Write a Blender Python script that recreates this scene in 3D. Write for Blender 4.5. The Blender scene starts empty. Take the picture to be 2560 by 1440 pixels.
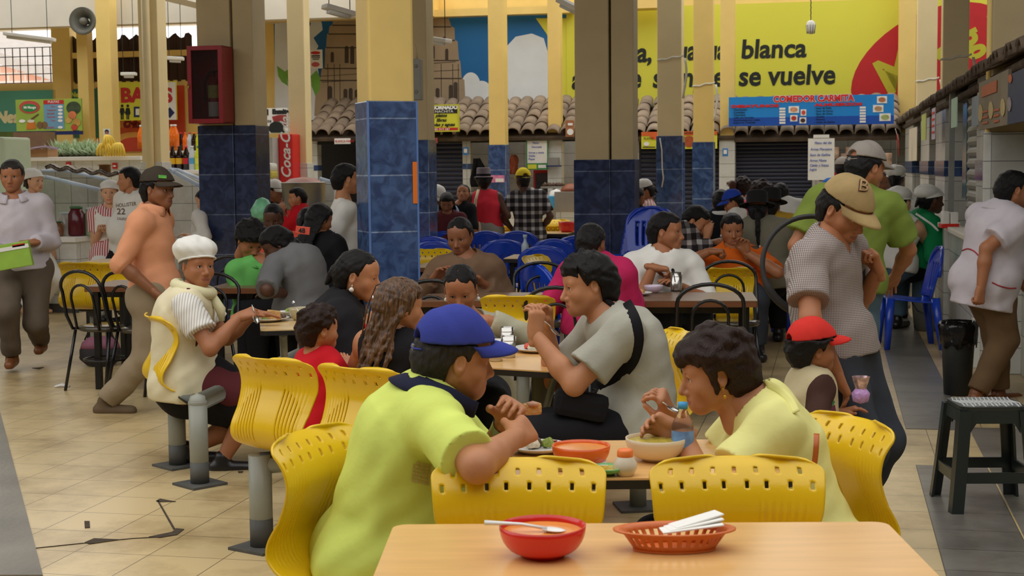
import bpy, bmesh, math, random
import numpy as np
from mathutils import Vector, Matrix, noise as mnoise

# ------------------------------------------------------------------ camera, sky, light, exposure
F_PX, CAM_H = 3700.0, 1.60
PITCH, ROLL = math.atan(305 / F_PX), 0.010
THETA = math.atan(803 / F_PX)                      # the hall's long axis, clockwise of the camera's heading
SC = bpy.context.scene
COL = SC.collection
_fwd = Vector((0, math.cos(PITCH), -math.sin(PITCH)))
_r0, _u0 = Vector((1, 0, 0)), Vector((0, math.sin(PITCH), math.cos(PITCH)))
_r = (_r0 - _u0 * ROLL).normalized()
_u = (_u0 + _r0 * ROLL).normalized()
CAM = Vector((0, 0, CAM_H))
cam = bpy.data.cameras.new('camera'); cam.sensor_width = 36.0; cam.lens = 36.0 * F_PX / 2560.0
cam.clip_start = 0.05; cam.clip_end = 300
cam_o = bpy.data.objects.new('camera', cam); COL.objects.link(cam_o)
cam_o.matrix_world = Matrix(((_r.x, _u.x, -_fwd.x, 0), (_r.y, _u.y, -_fwd.y, 0), (_r.z, _u.z, -_fwd.z, CAM_H), (0, 0, 0, 1)))
SC.camera = cam_o
cam.dof.use_dof = True; cam.dof.focus_distance = 6.6; cam.dof.aperture_fstop = 10.0
world = bpy.data.worlds.new('sky'); SC.world = world; world.use_nodes = True
bg = world.node_tree.nodes['Background']
bg.inputs[0].default_value = (1.0, 0.985, 0.97, 1); bg.inputs[1].default_value = 1.0
SC.view_settings.view_transform = 'Standard'; SC.view_settings.look = 'None'
SC.view_settings.gamma = 1; SC.view_settings.use_curve_mapping = False
SC.view_settings.exposure = 0.72
SC.cycles.use_denoising = True
SC.cycles.max_bounces = 6; SC.cycles.diffuse_bounces = 4; SC.cycles.glossy_bounces = 3
SC.cycles.transmission_bounces = 6; SC.cycles.transparent_max_bounces = 8
SC.cycles.sample_clamp_indirect = 6
def skylight(name, loc, sx, sy, power, color=(1, .96, .9), rot=(0, 0, 0)):
 l = bpy.data.lights.new(name, 'AREA'); l.shape = 'RECTANGLE'; l.size = sx; l.size_y = sy
 l.energy = power; l.color = color
 o = bpy.data.objects.new(name, l); COL.objects.link(o); o.location = loc; o.rotation_euler = rot
 return o
ROOF_BANDS = [(-5, -1.5), (8.6, 17.2)]

# ------------------------------------------------------------------ places
def PX(px, py, d):                                  # the point at depth d (metres along Y) seen at a pixel
 r = _fwd + _r * ((px - 1280) / F_PX) - _u * ((py - 720) / F_PX)
 return CAM + r * (d / r.y)
def FL(px, py, z=0.0):                              # where a pixel meets the level z
 r = _fwd + _r * ((px - 1280) / F_PX) - _u * ((py - 720) / F_PX)
 return CAM + r * ((z - CAM_H) / r.z)
def VP(p):                                          # back to pixels
 q = Vector(p) - CAM; z = q.dot(_fwd)
 return 1280 + F_PX * q.dot(_r) / z, 720 - F_PX * q.dot(_u) / z
AX = Vector((math.sin(THETA), math.cos(THETA), 0)); RX = Vector((math.cos(THETA), -math.sin(THETA), 0))
def B(u, v, z=0.0):                                 # hall coordinates: u across, v along
 return RX * u + AX * v + Vector((0, 0, z))
def BW(px, py, v):                                  # a pixel on the cross wall at v -> (u, z)
 r = _fwd + _r * ((px - 1280) / F_PX) - _u * ((py - 720) / F_PX)
 p = CAM + r * (v / r.dot(AX))
 return p.dot(RX), p.z
def BS(px, py, u):                                  # a pixel on the long wall at u -> (v, z)
 r = _fwd + _r * ((px - 1280) / F_PX) - _u * ((py - 720) / F_PX)
 p = CAM + r * (u / r.dot(RX))
 return p.dot(AX), p.z
HALL = -THETA                                       # rotation of things square with the hall

# ------------------------------------------------------------------ materials
MATS = {}
def mat(name, color, rough=.55, var=.10, vscale=6., bump=0., bscale=40., metal=0., spec=.5, emit=None, stretch=None, coat=0., trans=0., sss=0.):
 if name in MATS: return MATS[name]
 m = bpy.data.materials.new(name); m.use_nodes = True; MATS[name] = m
 nt = m.node_tree; p = nt.nodes['Principled BSDF']
 p.inputs['Roughness'].default_value = rough; p.inputs['Metallic'].default_value = metal
 p.inputs['Specular IOR Level'].default_value = spec
 if coat: p.inputs['Coat Weight'].default_value = coat; p.inputs['Coat Roughness'].default_value = .15
 if trans: p.inputs['Transmission Weight'].default_value = trans; p.inputs['IOR'].default_value = 1.3
 c = tuple(color) + (1,)
 tc = nt.nodes.new('ShaderNodeTexCoord'); mp = nt.nodes.new('ShaderNodeMapping')
 nt.links.new(tc.outputs['Object'], mp.inputs[0])
 if stretch: mp.inputs['Scale'].default_value = stretch
 if var > 0:
  n = nt.nodes.new('ShaderNodeTexNoise'); n.inputs['Scale'].default_value = vscale; n.inputs['Detail'].default_value = 4
  nt.links.new(mp.outputs[0], n.inputs['Vector'])
  rp = nt.nodes.new('ShaderNodeValToRGB'); nt.links.new(n.outputs['Fac'], rp.inputs[0])
  rp.color_ramp.elements[0].position = .3; rp.color_ramp.elements[1].position = .7
  rp.color_ramp.elements[0].color = tuple(max(0, x * (1 - var)) for x in color) + (1,)
  rp.color_ramp.elements[1].color = tuple(min(1, x * (1 + var)) for x in color) + (1,)
  nt.links.new(rp.outputs[0], p.inputs['Base Color'])
 else:
  p.inputs['Base Color'].default_value = c
 if bump > 0:
  n2 = nt.nodes.new('ShaderNodeTexNoise'); n2.inputs['Scale'].default_value = bscale; n2.inputs['Detail'].default_value = 3
  nt.links.new(mp.outputs[0], n2.inputs['Vector'])
  b = nt.nodes.new('ShaderNodeBump'); b.inputs['Strength'].default_value = min(1, bump); b.inputs['Distance'].default_value = .01
  nt.links.new(n2.outputs['Fac'], b.inputs['Height']); nt.links.new(b.outputs[0], p.inputs['Normal'])
 if emit:
  p.inputs['Emission Color'].default_value = c; p.inputs['Emission Strength'].default_value = emit
 return m
def tile_mat(name, c1, c2, mortar, w, h, msize=.004, rough=.25, rot=0., off=0., loc=(0, 0, 0), axes=None, marble=None, bump=.3, dirt=None):
 """tiles in metres; axes: which object axes run across and up"""
 if name in MATS: return MATS[name]
 m = bpy.data.materials.new(name); m.use_nodes = True; MATS[name] = m
 nt = m.node_tree; p = nt.nodes['Principled BSDF']; p.inputs['Roughness'].default_value = rough
 tc = nt.nodes.new('ShaderNodeTexCoord'); mp = nt.nodes.new('ShaderNodeMapping')
 mp.inputs['Rotation'].default_value[2] = rot; mp.inputs['Location'].default_value = loc
 if axes == 'wall':                               # across = x + y, up = z
  sx = nt.nodes.new('ShaderNodeSeparateXYZ'); cx = nt.nodes.new('ShaderNodeCombineXYZ'); ad = nt.nodes.new('ShaderNodeMath')
  nt.links.new(tc.outputs['Object'], sx.inputs[0]); nt.links.new(sx.outputs[0], ad.inputs[0]); nt.links.new(sx.outputs[1], ad.inputs[1])
  nt.links.new(ad.outputs[0], cx.inputs[0]); nt.links.new(sx.outputs[2], cx.inputs[1]); nt.links.new(cx.outputs[0], mp.inputs[0])
 else:
  nt.links.new(tc.outputs['Object'], mp.inputs[0])
 bk = nt.nodes.new('ShaderNodeTexBrick'); bk.offset = off; bk.squash = 1
 bk.inputs['Scale'].default_value = 1; bk.inputs['Brick Width'].default_value = w; bk.inputs['Row Height'].default_value = h
 bk.inputs['Mortar Size'].default_value = msize; bk.inputs['Mortar Smooth'].default_value = .1
 bk.inputs['Color1'].default_value = c1 + (1,); bk.inputs['Color2'].default_value = c2 + (1,); bk.inputs['Mortar'].default_value = mortar + (1,)
 nt.links.new(mp.outputs[0], bk.inputs[0])
 out = bk.outputs['Color']
 if marble:
  n = nt.nodes.new('ShaderNodeTexNoise'); n.inputs['Scale'].default_value = 9; n.inputs['Detail'].default_value = 8; n.inputs['Distortion'].default_value = 1.2
  nt.links.new(tc.outputs['Object'], n.inputs['Vector'])
  rp = nt.nodes.new('ShaderNodeValToRGB'); rp.color_ramp.elements[0].position = .38; rp.color_ramp.elements[1].position = .62
  rp.color_ramp.elements[0].color = (.45, .45, .5, 1); rp.color_ramp.elements[1].color = (1.2, 1.2, 1.15, 1)
  nt.links.new(n.outputs['Fac'], rp.inputs[0])
  mx = nt.nodes.new('ShaderNodeMix'); mx.data_type = 'RGBA'; mx.blend_type = 'MULTIPLY'; mx.inputs[0].default_value = marble
  nt.links.new(out, mx.inputs[6]); nt.links.new(rp.outputs[0], mx.inputs[7]); out = mx.outputs[2]
 if dirt:
  n = nt.nodes.new('ShaderNodeTexNoise'); n.inputs['Scale'].default_value = dirt[1]; n.inputs['Detail'].default_value = 9; n.inputs['Roughness'].default_value = .7
  nt.links.new(tc.outputs['Object'], n.inputs['Vector'])
  rp = nt.nodes.new('ShaderNodeValToRGB'); rp.color_ramp.elements[0].position = .32; rp.color_ramp.elements[1].position = .55
  rp.color_ramp.elements[0].color = dirt[0] + (1,); rp.color_ramp.elements[1].color = (1, 1, 1, 1)
  nt.links.new(n.outputs['Fac'], rp.inputs[0])
  mx = nt.nodes.new('ShaderNodeMix'); mx.data_type = 'RGBA'; mx.blend_type = 'MULTIPLY'; mx.inputs[0].default_value = dirt[2]
  nt.links.new(out, mx.inputs[6]); nt.links.new(rp.outputs[0], mx.inputs[7]); out = mx.outputs[2]
 nt.links.new(out, p.inputs['Base Color'])
 if bump:
  b = nt.nodes.new('ShaderNodeBump'); b.inputs['Strength'].default_value = bump; b.inputs['Distance'].default_value = .003; b.invert = True
  nt.links.new(bk.outputs['Fac'], b.inputs['Height']); nt.links.new(b.outputs[0], p.inputs['Normal'])
 return m
def check_mat(name, base, line, scale, w=.5, rough=.85, rot=0., second=None):
 """woven stripes (second None) or checks, in object space"""
 if name in MATS: return MATS[name]
 m = bpy.data.materials.new(name); m.use_nodes = True; MATS[name] = m
 nt = m.node_tree; p = nt.nodes['Principled BSDF']; p.inputs['Roughness'].default_value = rough
 p.inputs['Specular IOR Level'].default_value = .2
 tc = nt.nodes.new('ShaderNodeTexCoord'); mp = nt.nodes.new('ShaderNodeMapping'); mp.inputs['Rotation'].default_value[2] = rot
 nt.links.new(tc.outputs['Object'], mp.inputs[0])
 def wave(axis):
  wv = nt.nodes.new('ShaderNodeTexWave'); wv.bands_direction = axis; wv.inputs['Scale'].default_value = scale
  wv.inputs['Distortion'].default_value = .4; wv.inputs['Detail Scale'].default_value = .6
  nt.links.new(mp.outputs[0], wv.inputs[0])
  gt = nt.nodes.new('ShaderNodeMath'); gt.operation = 'GREATER_THAN'; gt.inputs[1].default_value = w
  nt.links.new(wv.outputs['Fac'], gt.inputs[0]); return gt
 a = wave('X'); fac = a
 if second is not None:
  b = wave('Z'); s = nt.nodes.new('ShaderNodeMath'); s.operation = 'ADD'
  nt.links.new(a.outputs[0], s.inputs[0]); nt.links.new(b.outputs[0], s.inputs[1])
  rp = nt.nodes.new('ShaderNodeValToRGB'); rp.color_ramp.interpolation = 'CONSTANT'
  e = rp.color_ramp.elements; e[0].position = 0; e[0].color = base + (1,); e[1].position = .3; e[1].color = second + (1,)
  x = e.new(.75); x.color = line + (1,)
  hf = nt.nodes.new('ShaderNodeMath'); hf.operation = 'MULTIPLY'; hf.inputs[1].default_value = .5
  nt.links.new(s.outputs[0], hf.inputs[0]); nt.links.new(hf.outputs[0], rp.inputs[0]); nt.links.new(rp.outputs[0], p.inputs['Base Color'])
 else:
  mx = nt.nodes.new('ShaderNodeMix'); mx.data_type = 'RGBA'; mx.inputs[6].default_value = base + (1,); mx.inputs[7].default_value = line + (1,)
  nt.links.new(a.outputs[0], mx.inputs[0]); nt.links.new(mx.outputs[2], p.inputs['Base Color'])
 return m
def srgb(r, g, b):
 f = lambda c: ((c / 255 + .055) / 1.055) ** 2.4 if c > 10 else c / 255 / 12.92
 return (f(r), f(g), f(b))

# ------------------------------------------------------------------ mesh builder
class MB:
 def __init__(s): s.v, s.f, s.m, s.s = [], [], [], []
 def add(s, vs, fs, mi=0, smooth=False):
  o = len(s.v); s.v.extend(tuple(v) for v in vs)
  for f in fs: s.f.append(tuple(i + o for i in f)); s.m.append(mi); s.s.append(smooth)
  return s
 def box(s, c, size, rz=0., mi=0, bev=0., M=None):
  hx, hy, hz = size[0] / 2, size[1] / 2, size[2] / 2
  vs = [Vector((x, y, z)) for x in (-hx, hx) for y in (-hy, hy) for z in (-hz, hz)]
  fs = [(0, 1, 3, 2), (4, 6, 7, 5), (0, 4, 5, 1), (2, 3, 7, 6), (0, 2, 6, 4), (1, 5, 7, 3)]
  R = M if M is not None else Matrix.Rotation(rz, 3, 'Z')
  if bev > 0:
   bm = bmesh.new(); bv = [bm.verts.new(v) for v in vs]
   for f in fs: bm.faces.new([bv[i] for i in f])
   bmesh.ops.bevel(bm, geom=bm.edges[:], offset=bev, segments=2, profile=.6, affect='EDGES')
   bm.verts.index_update(); vs = [v.co.copy() for v in bm.verts]; fs = [[v.index for v in f.verts] for f in bm.faces]; bm.free()
   return s.add([R @ v + Vector(c) for v in vs], fs, mi, False)
  return s.add([R @ v + Vector(c) for v in vs], fs, mi, False)
 def slab(s, pts, z0, z1, mi=0):                  # prism on an outline (x, y)
  n = len(pts); vs = [(p[0], p[1], z0) for p in pts] + [(p[0], p[1], z1) for p in pts]
  fs = [tuple(range(n))[::-1], tuple(range(n, 2 * n))] + [(i, (i + 1) % n, n + (i + 1) % n, n + i) for i in range(n)]
  return s.add(vs, fs, mi, False)
 def tube(s, pts, r, seg=10, mi=0, cap=True, closed=False, flat=None):
  pts = [Vector(p) for p in pts]; n = len(pts)
  rr = r if isinstance(r, (list, tuple)) else [r] * n
  tan = []
  for i in range(n):
   a = pts[i - 1] if (i > 0 or closed) else pts[i]; b = pts[(i + 1) % n] if (i < n - 1 or closed) else pts[i]
   t = (b - a); tan.append(t.normalized() if t.length > 1e-9 else Vector((0, 0, 1)))
  up = Vector((0, 0, 1)) if abs(tan[0].z) < .9 else Vector((1, 0, 0))
  nx = tan[0].cross(up).normalized(); vs = []; fs = []
  for i in range(n):
   nx = (nx - tan[i] * nx.dot(tan[i]));
   nx = nx.normalized() if nx.length > 1e-6 else tan[i].orthogonal().normalized()
   ny = tan[i].cross(nx)
   for k in range(seg):
    a = 2 * math.pi * k / seg
    vs.append(pts[i] + (nx * math.cos(a) + ny * math.sin(a) * (flat or 1)) * rr[i])
  for i in range(n - (0 if closed else 1)):
   j = (i + 1) % n
   for k in range(seg):
    l = (k + 1) % seg; fs.append((i * seg + k, i * seg + l, j * seg + l, j * seg + k))
  s.add(vs, fs, mi, True)
  if cap and not closed:
   o = len(s.v) - len(vs)
   s.f.append(tuple(o + k for k in range(seg))[::-1]); s.m.append(mi); s.s.append(False)
   s.f.append(tuple(o + (n - 1) * seg + k for k in range(seg))); s.m.append(mi); s.s.append(False)
  return s
 def lathe(s, prof, c=(0, 0, 0), seg=28, mi=0, sx=1., sy=1., capb=True, capt=True, M=None):
  vs, fs = [], []; n = len(prof)
  for r, z in prof:
   for k in range(seg):
    a = 2 * math.pi * k / seg; v = Vector((r * math.cos(a) * sx, r * math.sin(a) * sy, z))
    vs.append((M @ v if M is not None else v) + Vector(c))
  for i in range(n - 1):
   for k in range(seg):
    l = (k + 1) % seg; fs.append((i * seg + k, i * seg + l, (i + 1) * seg + l, (i + 1) * seg + k))
  if capb: fs.append(tuple(range(seg))[::-1])
  if capt: fs.append(tuple((n - 1) * seg + k for k in range(seg)))
  return s.add(vs, fs, mi, True)
 def sheet(s, P, thick, mask=None, mi=0, smooth=True):
  """a grid P[nv][nu] of points given a thickness; mask[nv-1][nu-1] False leaves a hole"""
  P = np.asarray(P, dtype=float); nv, nu = P.shape[:2]
  du = np.gradient(P, axis=1); dv = np.gradient(P, axis=0); N = np.cross(du, dv)
  N /= np.maximum(np.linalg.norm(N, axis=2, keepdims=True), 1e-9)
  Q = P - N * thick
  if mask is None: mask = np.ones((nv - 1, nu - 1), bool)
  idx = np.arange(nv * nu).reshape(nv, nu); o2 = nv * nu
  fs = []
  K = np.pad(mask, 1)
  for j in range(nv - 1):
   for i in range(nu - 1):
    if not mask[j, i]: continue
    a, b, c, d = idx[j, i], idx[j, i + 1], idx[j + 1, i + 1], idx[j + 1, i]
    fs.append((a, b, c, d)); fs.append((d + o2, c + o2, b + o2, a + o2))
    if not K[j, i + 1]: fs.append((b, a, a + o2, b + o2))
    if not K[j + 2, i + 1]: fs.append((d, c, c + o2, d + o2))
    if not K[j + 1, i]: fs.append((a, d, d + o2, a + o2))
    if not K[j + 1, i + 2]: fs.append((c, b, b + o2, c + o2))
  return s.add([tuple(p) for p in P.reshape(-1, 3)] + [tuple(p) for p in Q.reshape(-1, 3)], [tuple(int(x) for x in f) for f in fs], mi, smooth)
 def build(s, name, mats, parent=None, loc=None, rz=0.):
  me = bpy.data.meshes.new(name); me.from_pydata(s.v, [], s.f)
  for m in (mats if isinstance(mats, (list, tuple)) else [mats]): me.materials.append(m)
  me.polygons.foreach_set('material_index', s.m); me.polygons.foreach_set('use_smooth', s.s); me.update()
  return link(name, me, parent, loc, rz)
def link(name, me, parent=None, loc=None, rz=0.):
 o = bpy.data.objects.new(name, me); COL.objects.link(o)
 if parent is not None: o.parent = parent
 if loc is not None: o.location = loc
 if rz: o.rotation_euler = (0, 0, rz)
 return o
def tag(o, label, cat, group=None, kind=None):
 o['label'] = label; o['category'] = cat
 if group: o['group'] = group
 if kind: o['kind'] = kind
 return o
def thing(name, label, cat, loc=(0, 0, 0), rz=0., group=None, kind=None):
 o = bpy.data.objects.new(name, None); COL.objects.link(o); o.location = loc; o.rotation_euler = (0, 0, rz)
 o.empty_display_size = .1
 return tag(o, label, cat, group, kind)
def struct(o, label=None, cat=None):
 o['kind'] = 'structure'
 if label: o['label'] = label; o['category'] = cat
 return o
def dup(root, loc, rz, label=None, group=None):
 r = root.copy(); COL.objects.link(r); r.location = loc; r.rotation_euler = (0, 0, rz)
 if label: r['label'] = label
 if group: r['group'] = group
 for ch in list(root.children):
  c = ch.copy(); COL.objects.link(c); c.parent = r
  for g in list(ch.children):
   d = g.copy(); COL.objects.link(d); d.parent = c
 return r
def text(body, size, m, parent, loc, rot=(math.pi / 2, 0, 0), name='lettering', off=0., shear=0., sx=1., align='LEFT', depth=.002):
 cu = bpy.data.curves.new('t', 'FONT'); cu.body = body; cu.size = size; cu.extrude = depth; cu.offset = off; cu.shear = shear
 cu.align_x = align; cu.resolution_u = 3
 t = bpy.data.objects.new('t', cu); me = bpy.data.meshes.new_from_object(t)
 bpy.data.objects.remove(t); bpy.data.curves.remove(cu)
 me.materials.clear(); me.materials.append(m)
 o = link(name, me, parent, loc); o.rotation_euler = rot; o.scale = (sx, 1, 1)
 return o
def spline(pts, n):                                  # Catmull-Rom
 pts = [np.array(p, float) for p in pts]; pts = [2 * pts[0] - pts[1]] + pts + [2 * pts[-1] - pts[-2]]
 out = []; m = len(pts) - 3
 for i in range(n):
  t = i / (n - 1) * m; k = min(int(t), m - 1); t -= k
  a, b, c, d = pts[k:k + 4]
  out.append(.5 * ((2 * b) + (c - a) * t + (2 * a - 5 * b + 4 * c - d) * t * t + (3 * b - a - 3 * c + d) * t ** 3))
 return out
# ------------------------------------------------------------------ planes that signs and shopfronts lie on
class Plane:
 def __init__(s, p0, ang):
  s.p0 = Vector((p0[0], p0[1], 0)); s.a = ang
  s.r = Vector((math.cos(ang), math.sin(ang), 0)); s.n = Vector((-math.sin(ang), math.cos(ang), 0))
 def hit(s, px, py):
  d = _fwd + _r * ((px - 1280) / F_PX) - _u * ((py - 720) / F_PX)
  q = CAM + d * ((s.p0 - CAM).dot(s.n) / d.dot(s.n))
  return (q - s.p0).dot(s.r), q.z
 def at(s, a, z, off=0.): return s.p0 + s.r * a + s.n * off + Vector((0, 0, z))
class Panel:
 """a rectangle on a plane between two pixel corners; local x across, y away from the viewer, z up"""
 def __init__(s, pl, x0, y0, x1, y1, off=0.):
  ym, xm = (y0 + y1) / 2, (x0 + x1) / 2
  s.a0, s.a1 = pl.hit(x0, ym)[0], pl.hit(x1, ym)[0]; s.z1, s.z0 = pl.hit(xm, y0)[1], pl.hit(xm, y1)[1]
  s.w, s.h = s.a1 - s.a0, s.z1 - s.z0; s.pl = pl; s.loc = pl.at((s.a0 + s.a1) / 2, s.z0, off); s.rz = pl.a
 def q(s, px, py):
  a, z = s.pl.hit(px, py); return a - (s.a0 + s.a1) / 2, z - s.z0
def cross(v): return Plane(B(0, v), HALL)
def face(d): return Plane((0, d), 0.)
def board(pan, thick, name, label, cat, m, group=None, frame=None, kind=None, boardname='board'):
 t = thing(name, label, cat, pan.loc, pan.rz, group, kind)
 MB().box((0, thick / 2, pan.h / 2), (pan.w, thick, pan.h)).build(boardname, m, t)
 if frame:
  fr = MB(); k = frame[0]
  for zz in (k / 2, pan.h - k / 2): fr.box((0, -.004, zz), (pan.w, .02, k))
  for xx in (-pan.w / 2 + k / 2, pan.w / 2 - k / 2): fr.box((xx, -.004, pan.h / 2), (k, .018, pan.h))
  fr.build('frame', frame[1], t)
 return t
def patch(t, pan, x0, y0, x1, y1, m, name, off=-.003, thick=.004):
 (a0, z1), (a1, z0) = pan.q(x0, (y0 + y1) / 2), pan.q(x1, (y0 + y1) / 2)
 z1 = pan.q((x0 + x1) / 2, y0)[1]; z0 = pan.q((x0 + x1) / 2, y1)[1]
 return MB().box(((a0 + a1) / 2, off - thick / 2, (z0 + z1) / 2), (abs(a1 - a0), thick, abs(z1 - z0))).build(name, m, t)
def blob(t, pan, pts, m, name, off=-.003, thick=.003):
 """a flat shape printed on a board, from its outline in pixels"""
 q = [pan.q(*p) for p in pts]; n = len(q)
 vs = [(a, off - thick, z) for a, z in q] + [(a, off, z) for a, z in q]
 fs = [tuple(range(n)), tuple(range(n, 2 * n))[::-1]] + [(i, n + i, n + (i + 1) % n, (i + 1) % n) for i in range(n)]
 return MB().add(vs, fs).build(name, m, t)
def oval(cx, cy, rx, ry, n=24, rot=0.):
 c, s = math.cos(rot), math.sin(rot)
 return [(cx + rx * math.cos(2 * math.pi * i / n) * c - ry * math.sin(2 * math.pi * i / n) * s, cy + rx * math.cos(2 * math.pi * i / n) * s + ry * math.sin(2 * math.pi * i / n) * c) for i in range(n)]
def words_at(t, pan, body, px, py, hpx, m, name='lettering', sx=1., shear=0., off=0., dep=.002, out=-.006, align='LEFT'):
 """text whose baseline starts at a pixel; hpx: capital height in pixels"""
 a, z = pan.q(px, py); z2 = pan.q(px, py - hpx)[1]
 return text(body, (z2 - z) / .70, m, t, (a, out, z), (math.pi / 2, 0, 0), name, off, shear, sx, align, dep)

# ------------------------------------------------------------------ colours of the place
M_floor = tile_mat('floor_tiles', srgb(216, 192, 142), srgb(206, 183, 134), srgb(120, 104, 78), .333, .333, .0025, .3, 0, 0, (.11, .07, 0), dirt=(srgb(150, 132, 100), 1.3, .7))
M_lane = tile_mat('grey_floor_tiles', srgb(128, 124, 114), srgb(118, 114, 106), srgb(70, 66, 60), .36, .333, .003, .3, 0, 0, (.28, .07, 0), dirt=(srgb(150, 142, 130), 2.2, .7))
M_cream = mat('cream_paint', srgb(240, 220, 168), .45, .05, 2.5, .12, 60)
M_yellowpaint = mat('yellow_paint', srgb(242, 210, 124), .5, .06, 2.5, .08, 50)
M_beige = mat('shaded_cream_paint', srgb(196, 176, 132), .6, .08, 2.5, .12, 50)  # column paint standing in shade, the darkening put into the colour
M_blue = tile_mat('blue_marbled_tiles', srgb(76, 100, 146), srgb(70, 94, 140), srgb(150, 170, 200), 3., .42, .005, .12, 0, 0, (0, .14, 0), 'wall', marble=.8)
M_blued = tile_mat('shaded_blue_marbled_tiles', srgb(54, 66, 98), srgb(47, 58, 90), srgb(110, 122, 146), 3., .42, .005, .15, 0, 0, (0, .14, 0), 'wall', marble=.8)  # darker copy of the blue tiles, shade put into the colour
M_white_tile = tile_mat('white_wall_tiles', srgb(222, 222, 214), srgb(214, 215, 208), srgb(150, 150, 145), .3, .2, .004, .25, 0, 0, (0, 0, 0), 'wall', dirt=(srgb(200, 196, 182), 1.5, .6))
M_grey_tile = tile_mat('grey_white_wall_tiles', srgb(190, 190, 180), srgb(182, 183, 174), srgb(120, 120, 114), .22, .3, .004, .25, 0, 0, (0, 0, 0), 'wall', dirt=(srgb(170, 164, 150), 1.2, .6))
M_shutter = mat('navy_shutter', srgb(38, 42, 62), .45, .12, 2)
M_shutterg = mat('grey_shutter', srgb(140, 138, 130), .5, .12, 2)
M_dark = mat('interior_shade', srgb(30, 26, 24), .8, .2, 3)  # shade inside the stall openings, put into the colour
M_brown = mat('dark_brown_sheet', srgb(62, 40, 30), .7, .15, 2)
M_black = mat('black_lintel', srgb(26, 26, 30), .6, .15, 3)
M_clay = mat('clay_roof_tile', srgb(150, 132, 112), .85, .28, 3.5, .5, 30)
M_clayd = mat('dark_clay_roof_tile', srgb(92, 78, 64), .9, .35, 6, .6, 30)
M_plaster = mat('white_plaster', srgb(226, 220, 204), .8, .05, 2)
M_steel = mat('brushed_steel', srgb(170, 170, 165), .35, .1, 4, metal=.85)
M_white = mat('white_paint', srgb(236, 234, 226), .5, .03, 4)
M_paper = mat('white_paper', srgb(240, 238, 230), .8, .03, 8)
M_red = mat('red_enamel', srgb(150, 18, 30), .3, .08, 4)
M_orangetape = mat('orange_sticker', srgb(255, 130, 24), .5, .02)
M_ink = mat('black_ink', srgb(24, 30, 28), .6, 0)
M_redink = mat('red_ink', srgb(222, 40, 40), .5, 0)
M_whiteink = mat('white_ink', srgb(245, 245, 240), .6, 0)
M_blueink = mat('blue_ink', srgb(70, 96, 190), .6, 0)
M_navyink = mat('navy_ink', srgb(22, 40, 96), .6, 0)
M_greenprint = mat('lime_print', srgb(160, 188, 74), .6, .2, 1.2)
M_tealprint = mat('teal_print', srgb(86, 160, 140), .6, .25, .6)

# ------------------------------------------------------------------ floor, walls, roof
V1 = 24.6
M_greyw = mat('low_bounce_grey', srgb(120, 114, 104), .85, .1, 2)  # for unseen walls and roof, greyed to cut bounced light
def hallmesh(): return MB()
struct(MB().box((-7, 11, -.05), (26, 34, .1)).build('floor', M_floor, rz=HALL))
fl = MB()
fl.box((.62, 16.6, .001), (.36, 15.0, .006)); fl.box((.62, 6.7, .001), (.36, 2.6, .006)); fl.box((.98, 7.6, .001), (.34, 3.2, .006))
struct(fl.build('floor_grey_lane', M_lane, rz=HALL))
qs = [FL(*p) for p in ((-60, 840), (0, 1031), (107, 1440), (-400, 1440), (-500, 1000))]
struct(MB().slab([(q.x, q.y) for q in qs], -.002, .005).build('floor_grey_patch', mat('worn_grey_screed', srgb(120, 114, 102), .4, .2, 2.5, .2, 30)))
W = 5.4
ul = BW(600, 300, V1)[0]
struct(MB().box(((ul + 2.2) / 2, V1 + .1, 2.4), (2.2 - ul, .2, 4.8)).build('wall_back', M_yellowpaint, rz=HALL))
struct(MB().box((-19.2, 11, W / 2), (.2, 32, W)).build('wall_unseen_left', M_greyw, rz=HALL))  # this and the next two: unseen walls added to block low sky light
struct(MB().box((-7, -5.0, W / 2), (26, .2, W)).build('wall_unseen_front', M_greyw, rz=HALL))
struct(MB().box((4.6, 11, W / 2), (.2, 32, W)).build('wall_unseen_right', M_greyw, rz=HALL))
# left end of the back wall: yellow up to a ledge, an open grating above it, then dark sheeting
P1 = cross(V1)
pw = Panel(P1, -160, 205, 604, 470); struct(MB().box((0, .1, pw.z1 / 2), (pw.w, .2, pw.z1)).build('wall_back_low', M_yellowpaint, loc=(pw.loc.x, pw.loc.y, 0), rz=HALL))
pw2 = Panel(P1, 140, 68, 186, 470); struct(MB().box((0, .06, pw2.z1 / 2), (pw2.w, .3, pw2.z1)).build('wall_back_pier', M_yellowpaint, loc=(pw2.loc.x, pw2.loc.y, 0), rz=HALL))
# outside house seen through the grating
hs = thing('brick_house', 'old red brick house with sloping roof outside, seen through the grating at far left', 'house', B(*cross(38).hit(20, 300)[:1], 38), HALL)
M_brick = tile_mat('outside_brick', srgb(214, 150, 122), srgb(226, 176, 150), srgb(220, 205, 190), .5, .22, .03, .9, 0, .5, (0, 0, 0), 'wall')
MB().box((0, 0, 2.2), (9, 4, 4.4)).build('wall', M_brick, hs)
MB().add([(-5, -2.3, 6.6), (-5, 2.3, 6.9), (4.9, 2.3, 3.9), (4.9, -2.3, 3.6), (-5, -2.3, 6.25), (-5, 2.3, 6.5), (4.9, 2.3, 3.6), (4.9, -2.3, 3.3)], [(0, 3, 2, 1), (4, 5, 6, 7), (0, 4, 7, 3), (1, 2, 6, 5), (0, 1, 5, 4), (3, 7, 6, 2)]).build('roof', mat('grey_sheet_roof', srgb(190, 180, 170), .7, .1), hs)
gp = Panel(P1, -60, 120, 145, 208)
gr = thing('window_grating', 'thin black bar grating over the bright opening at far left', 'grating', gp.loc, gp.rz)
g = MB()
for i in range(12): x = -gp.w / 2 + gp.w * i / 11; g.tube([(x, 0, 0), (x, 0, gp.h)], .009, 6)
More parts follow.
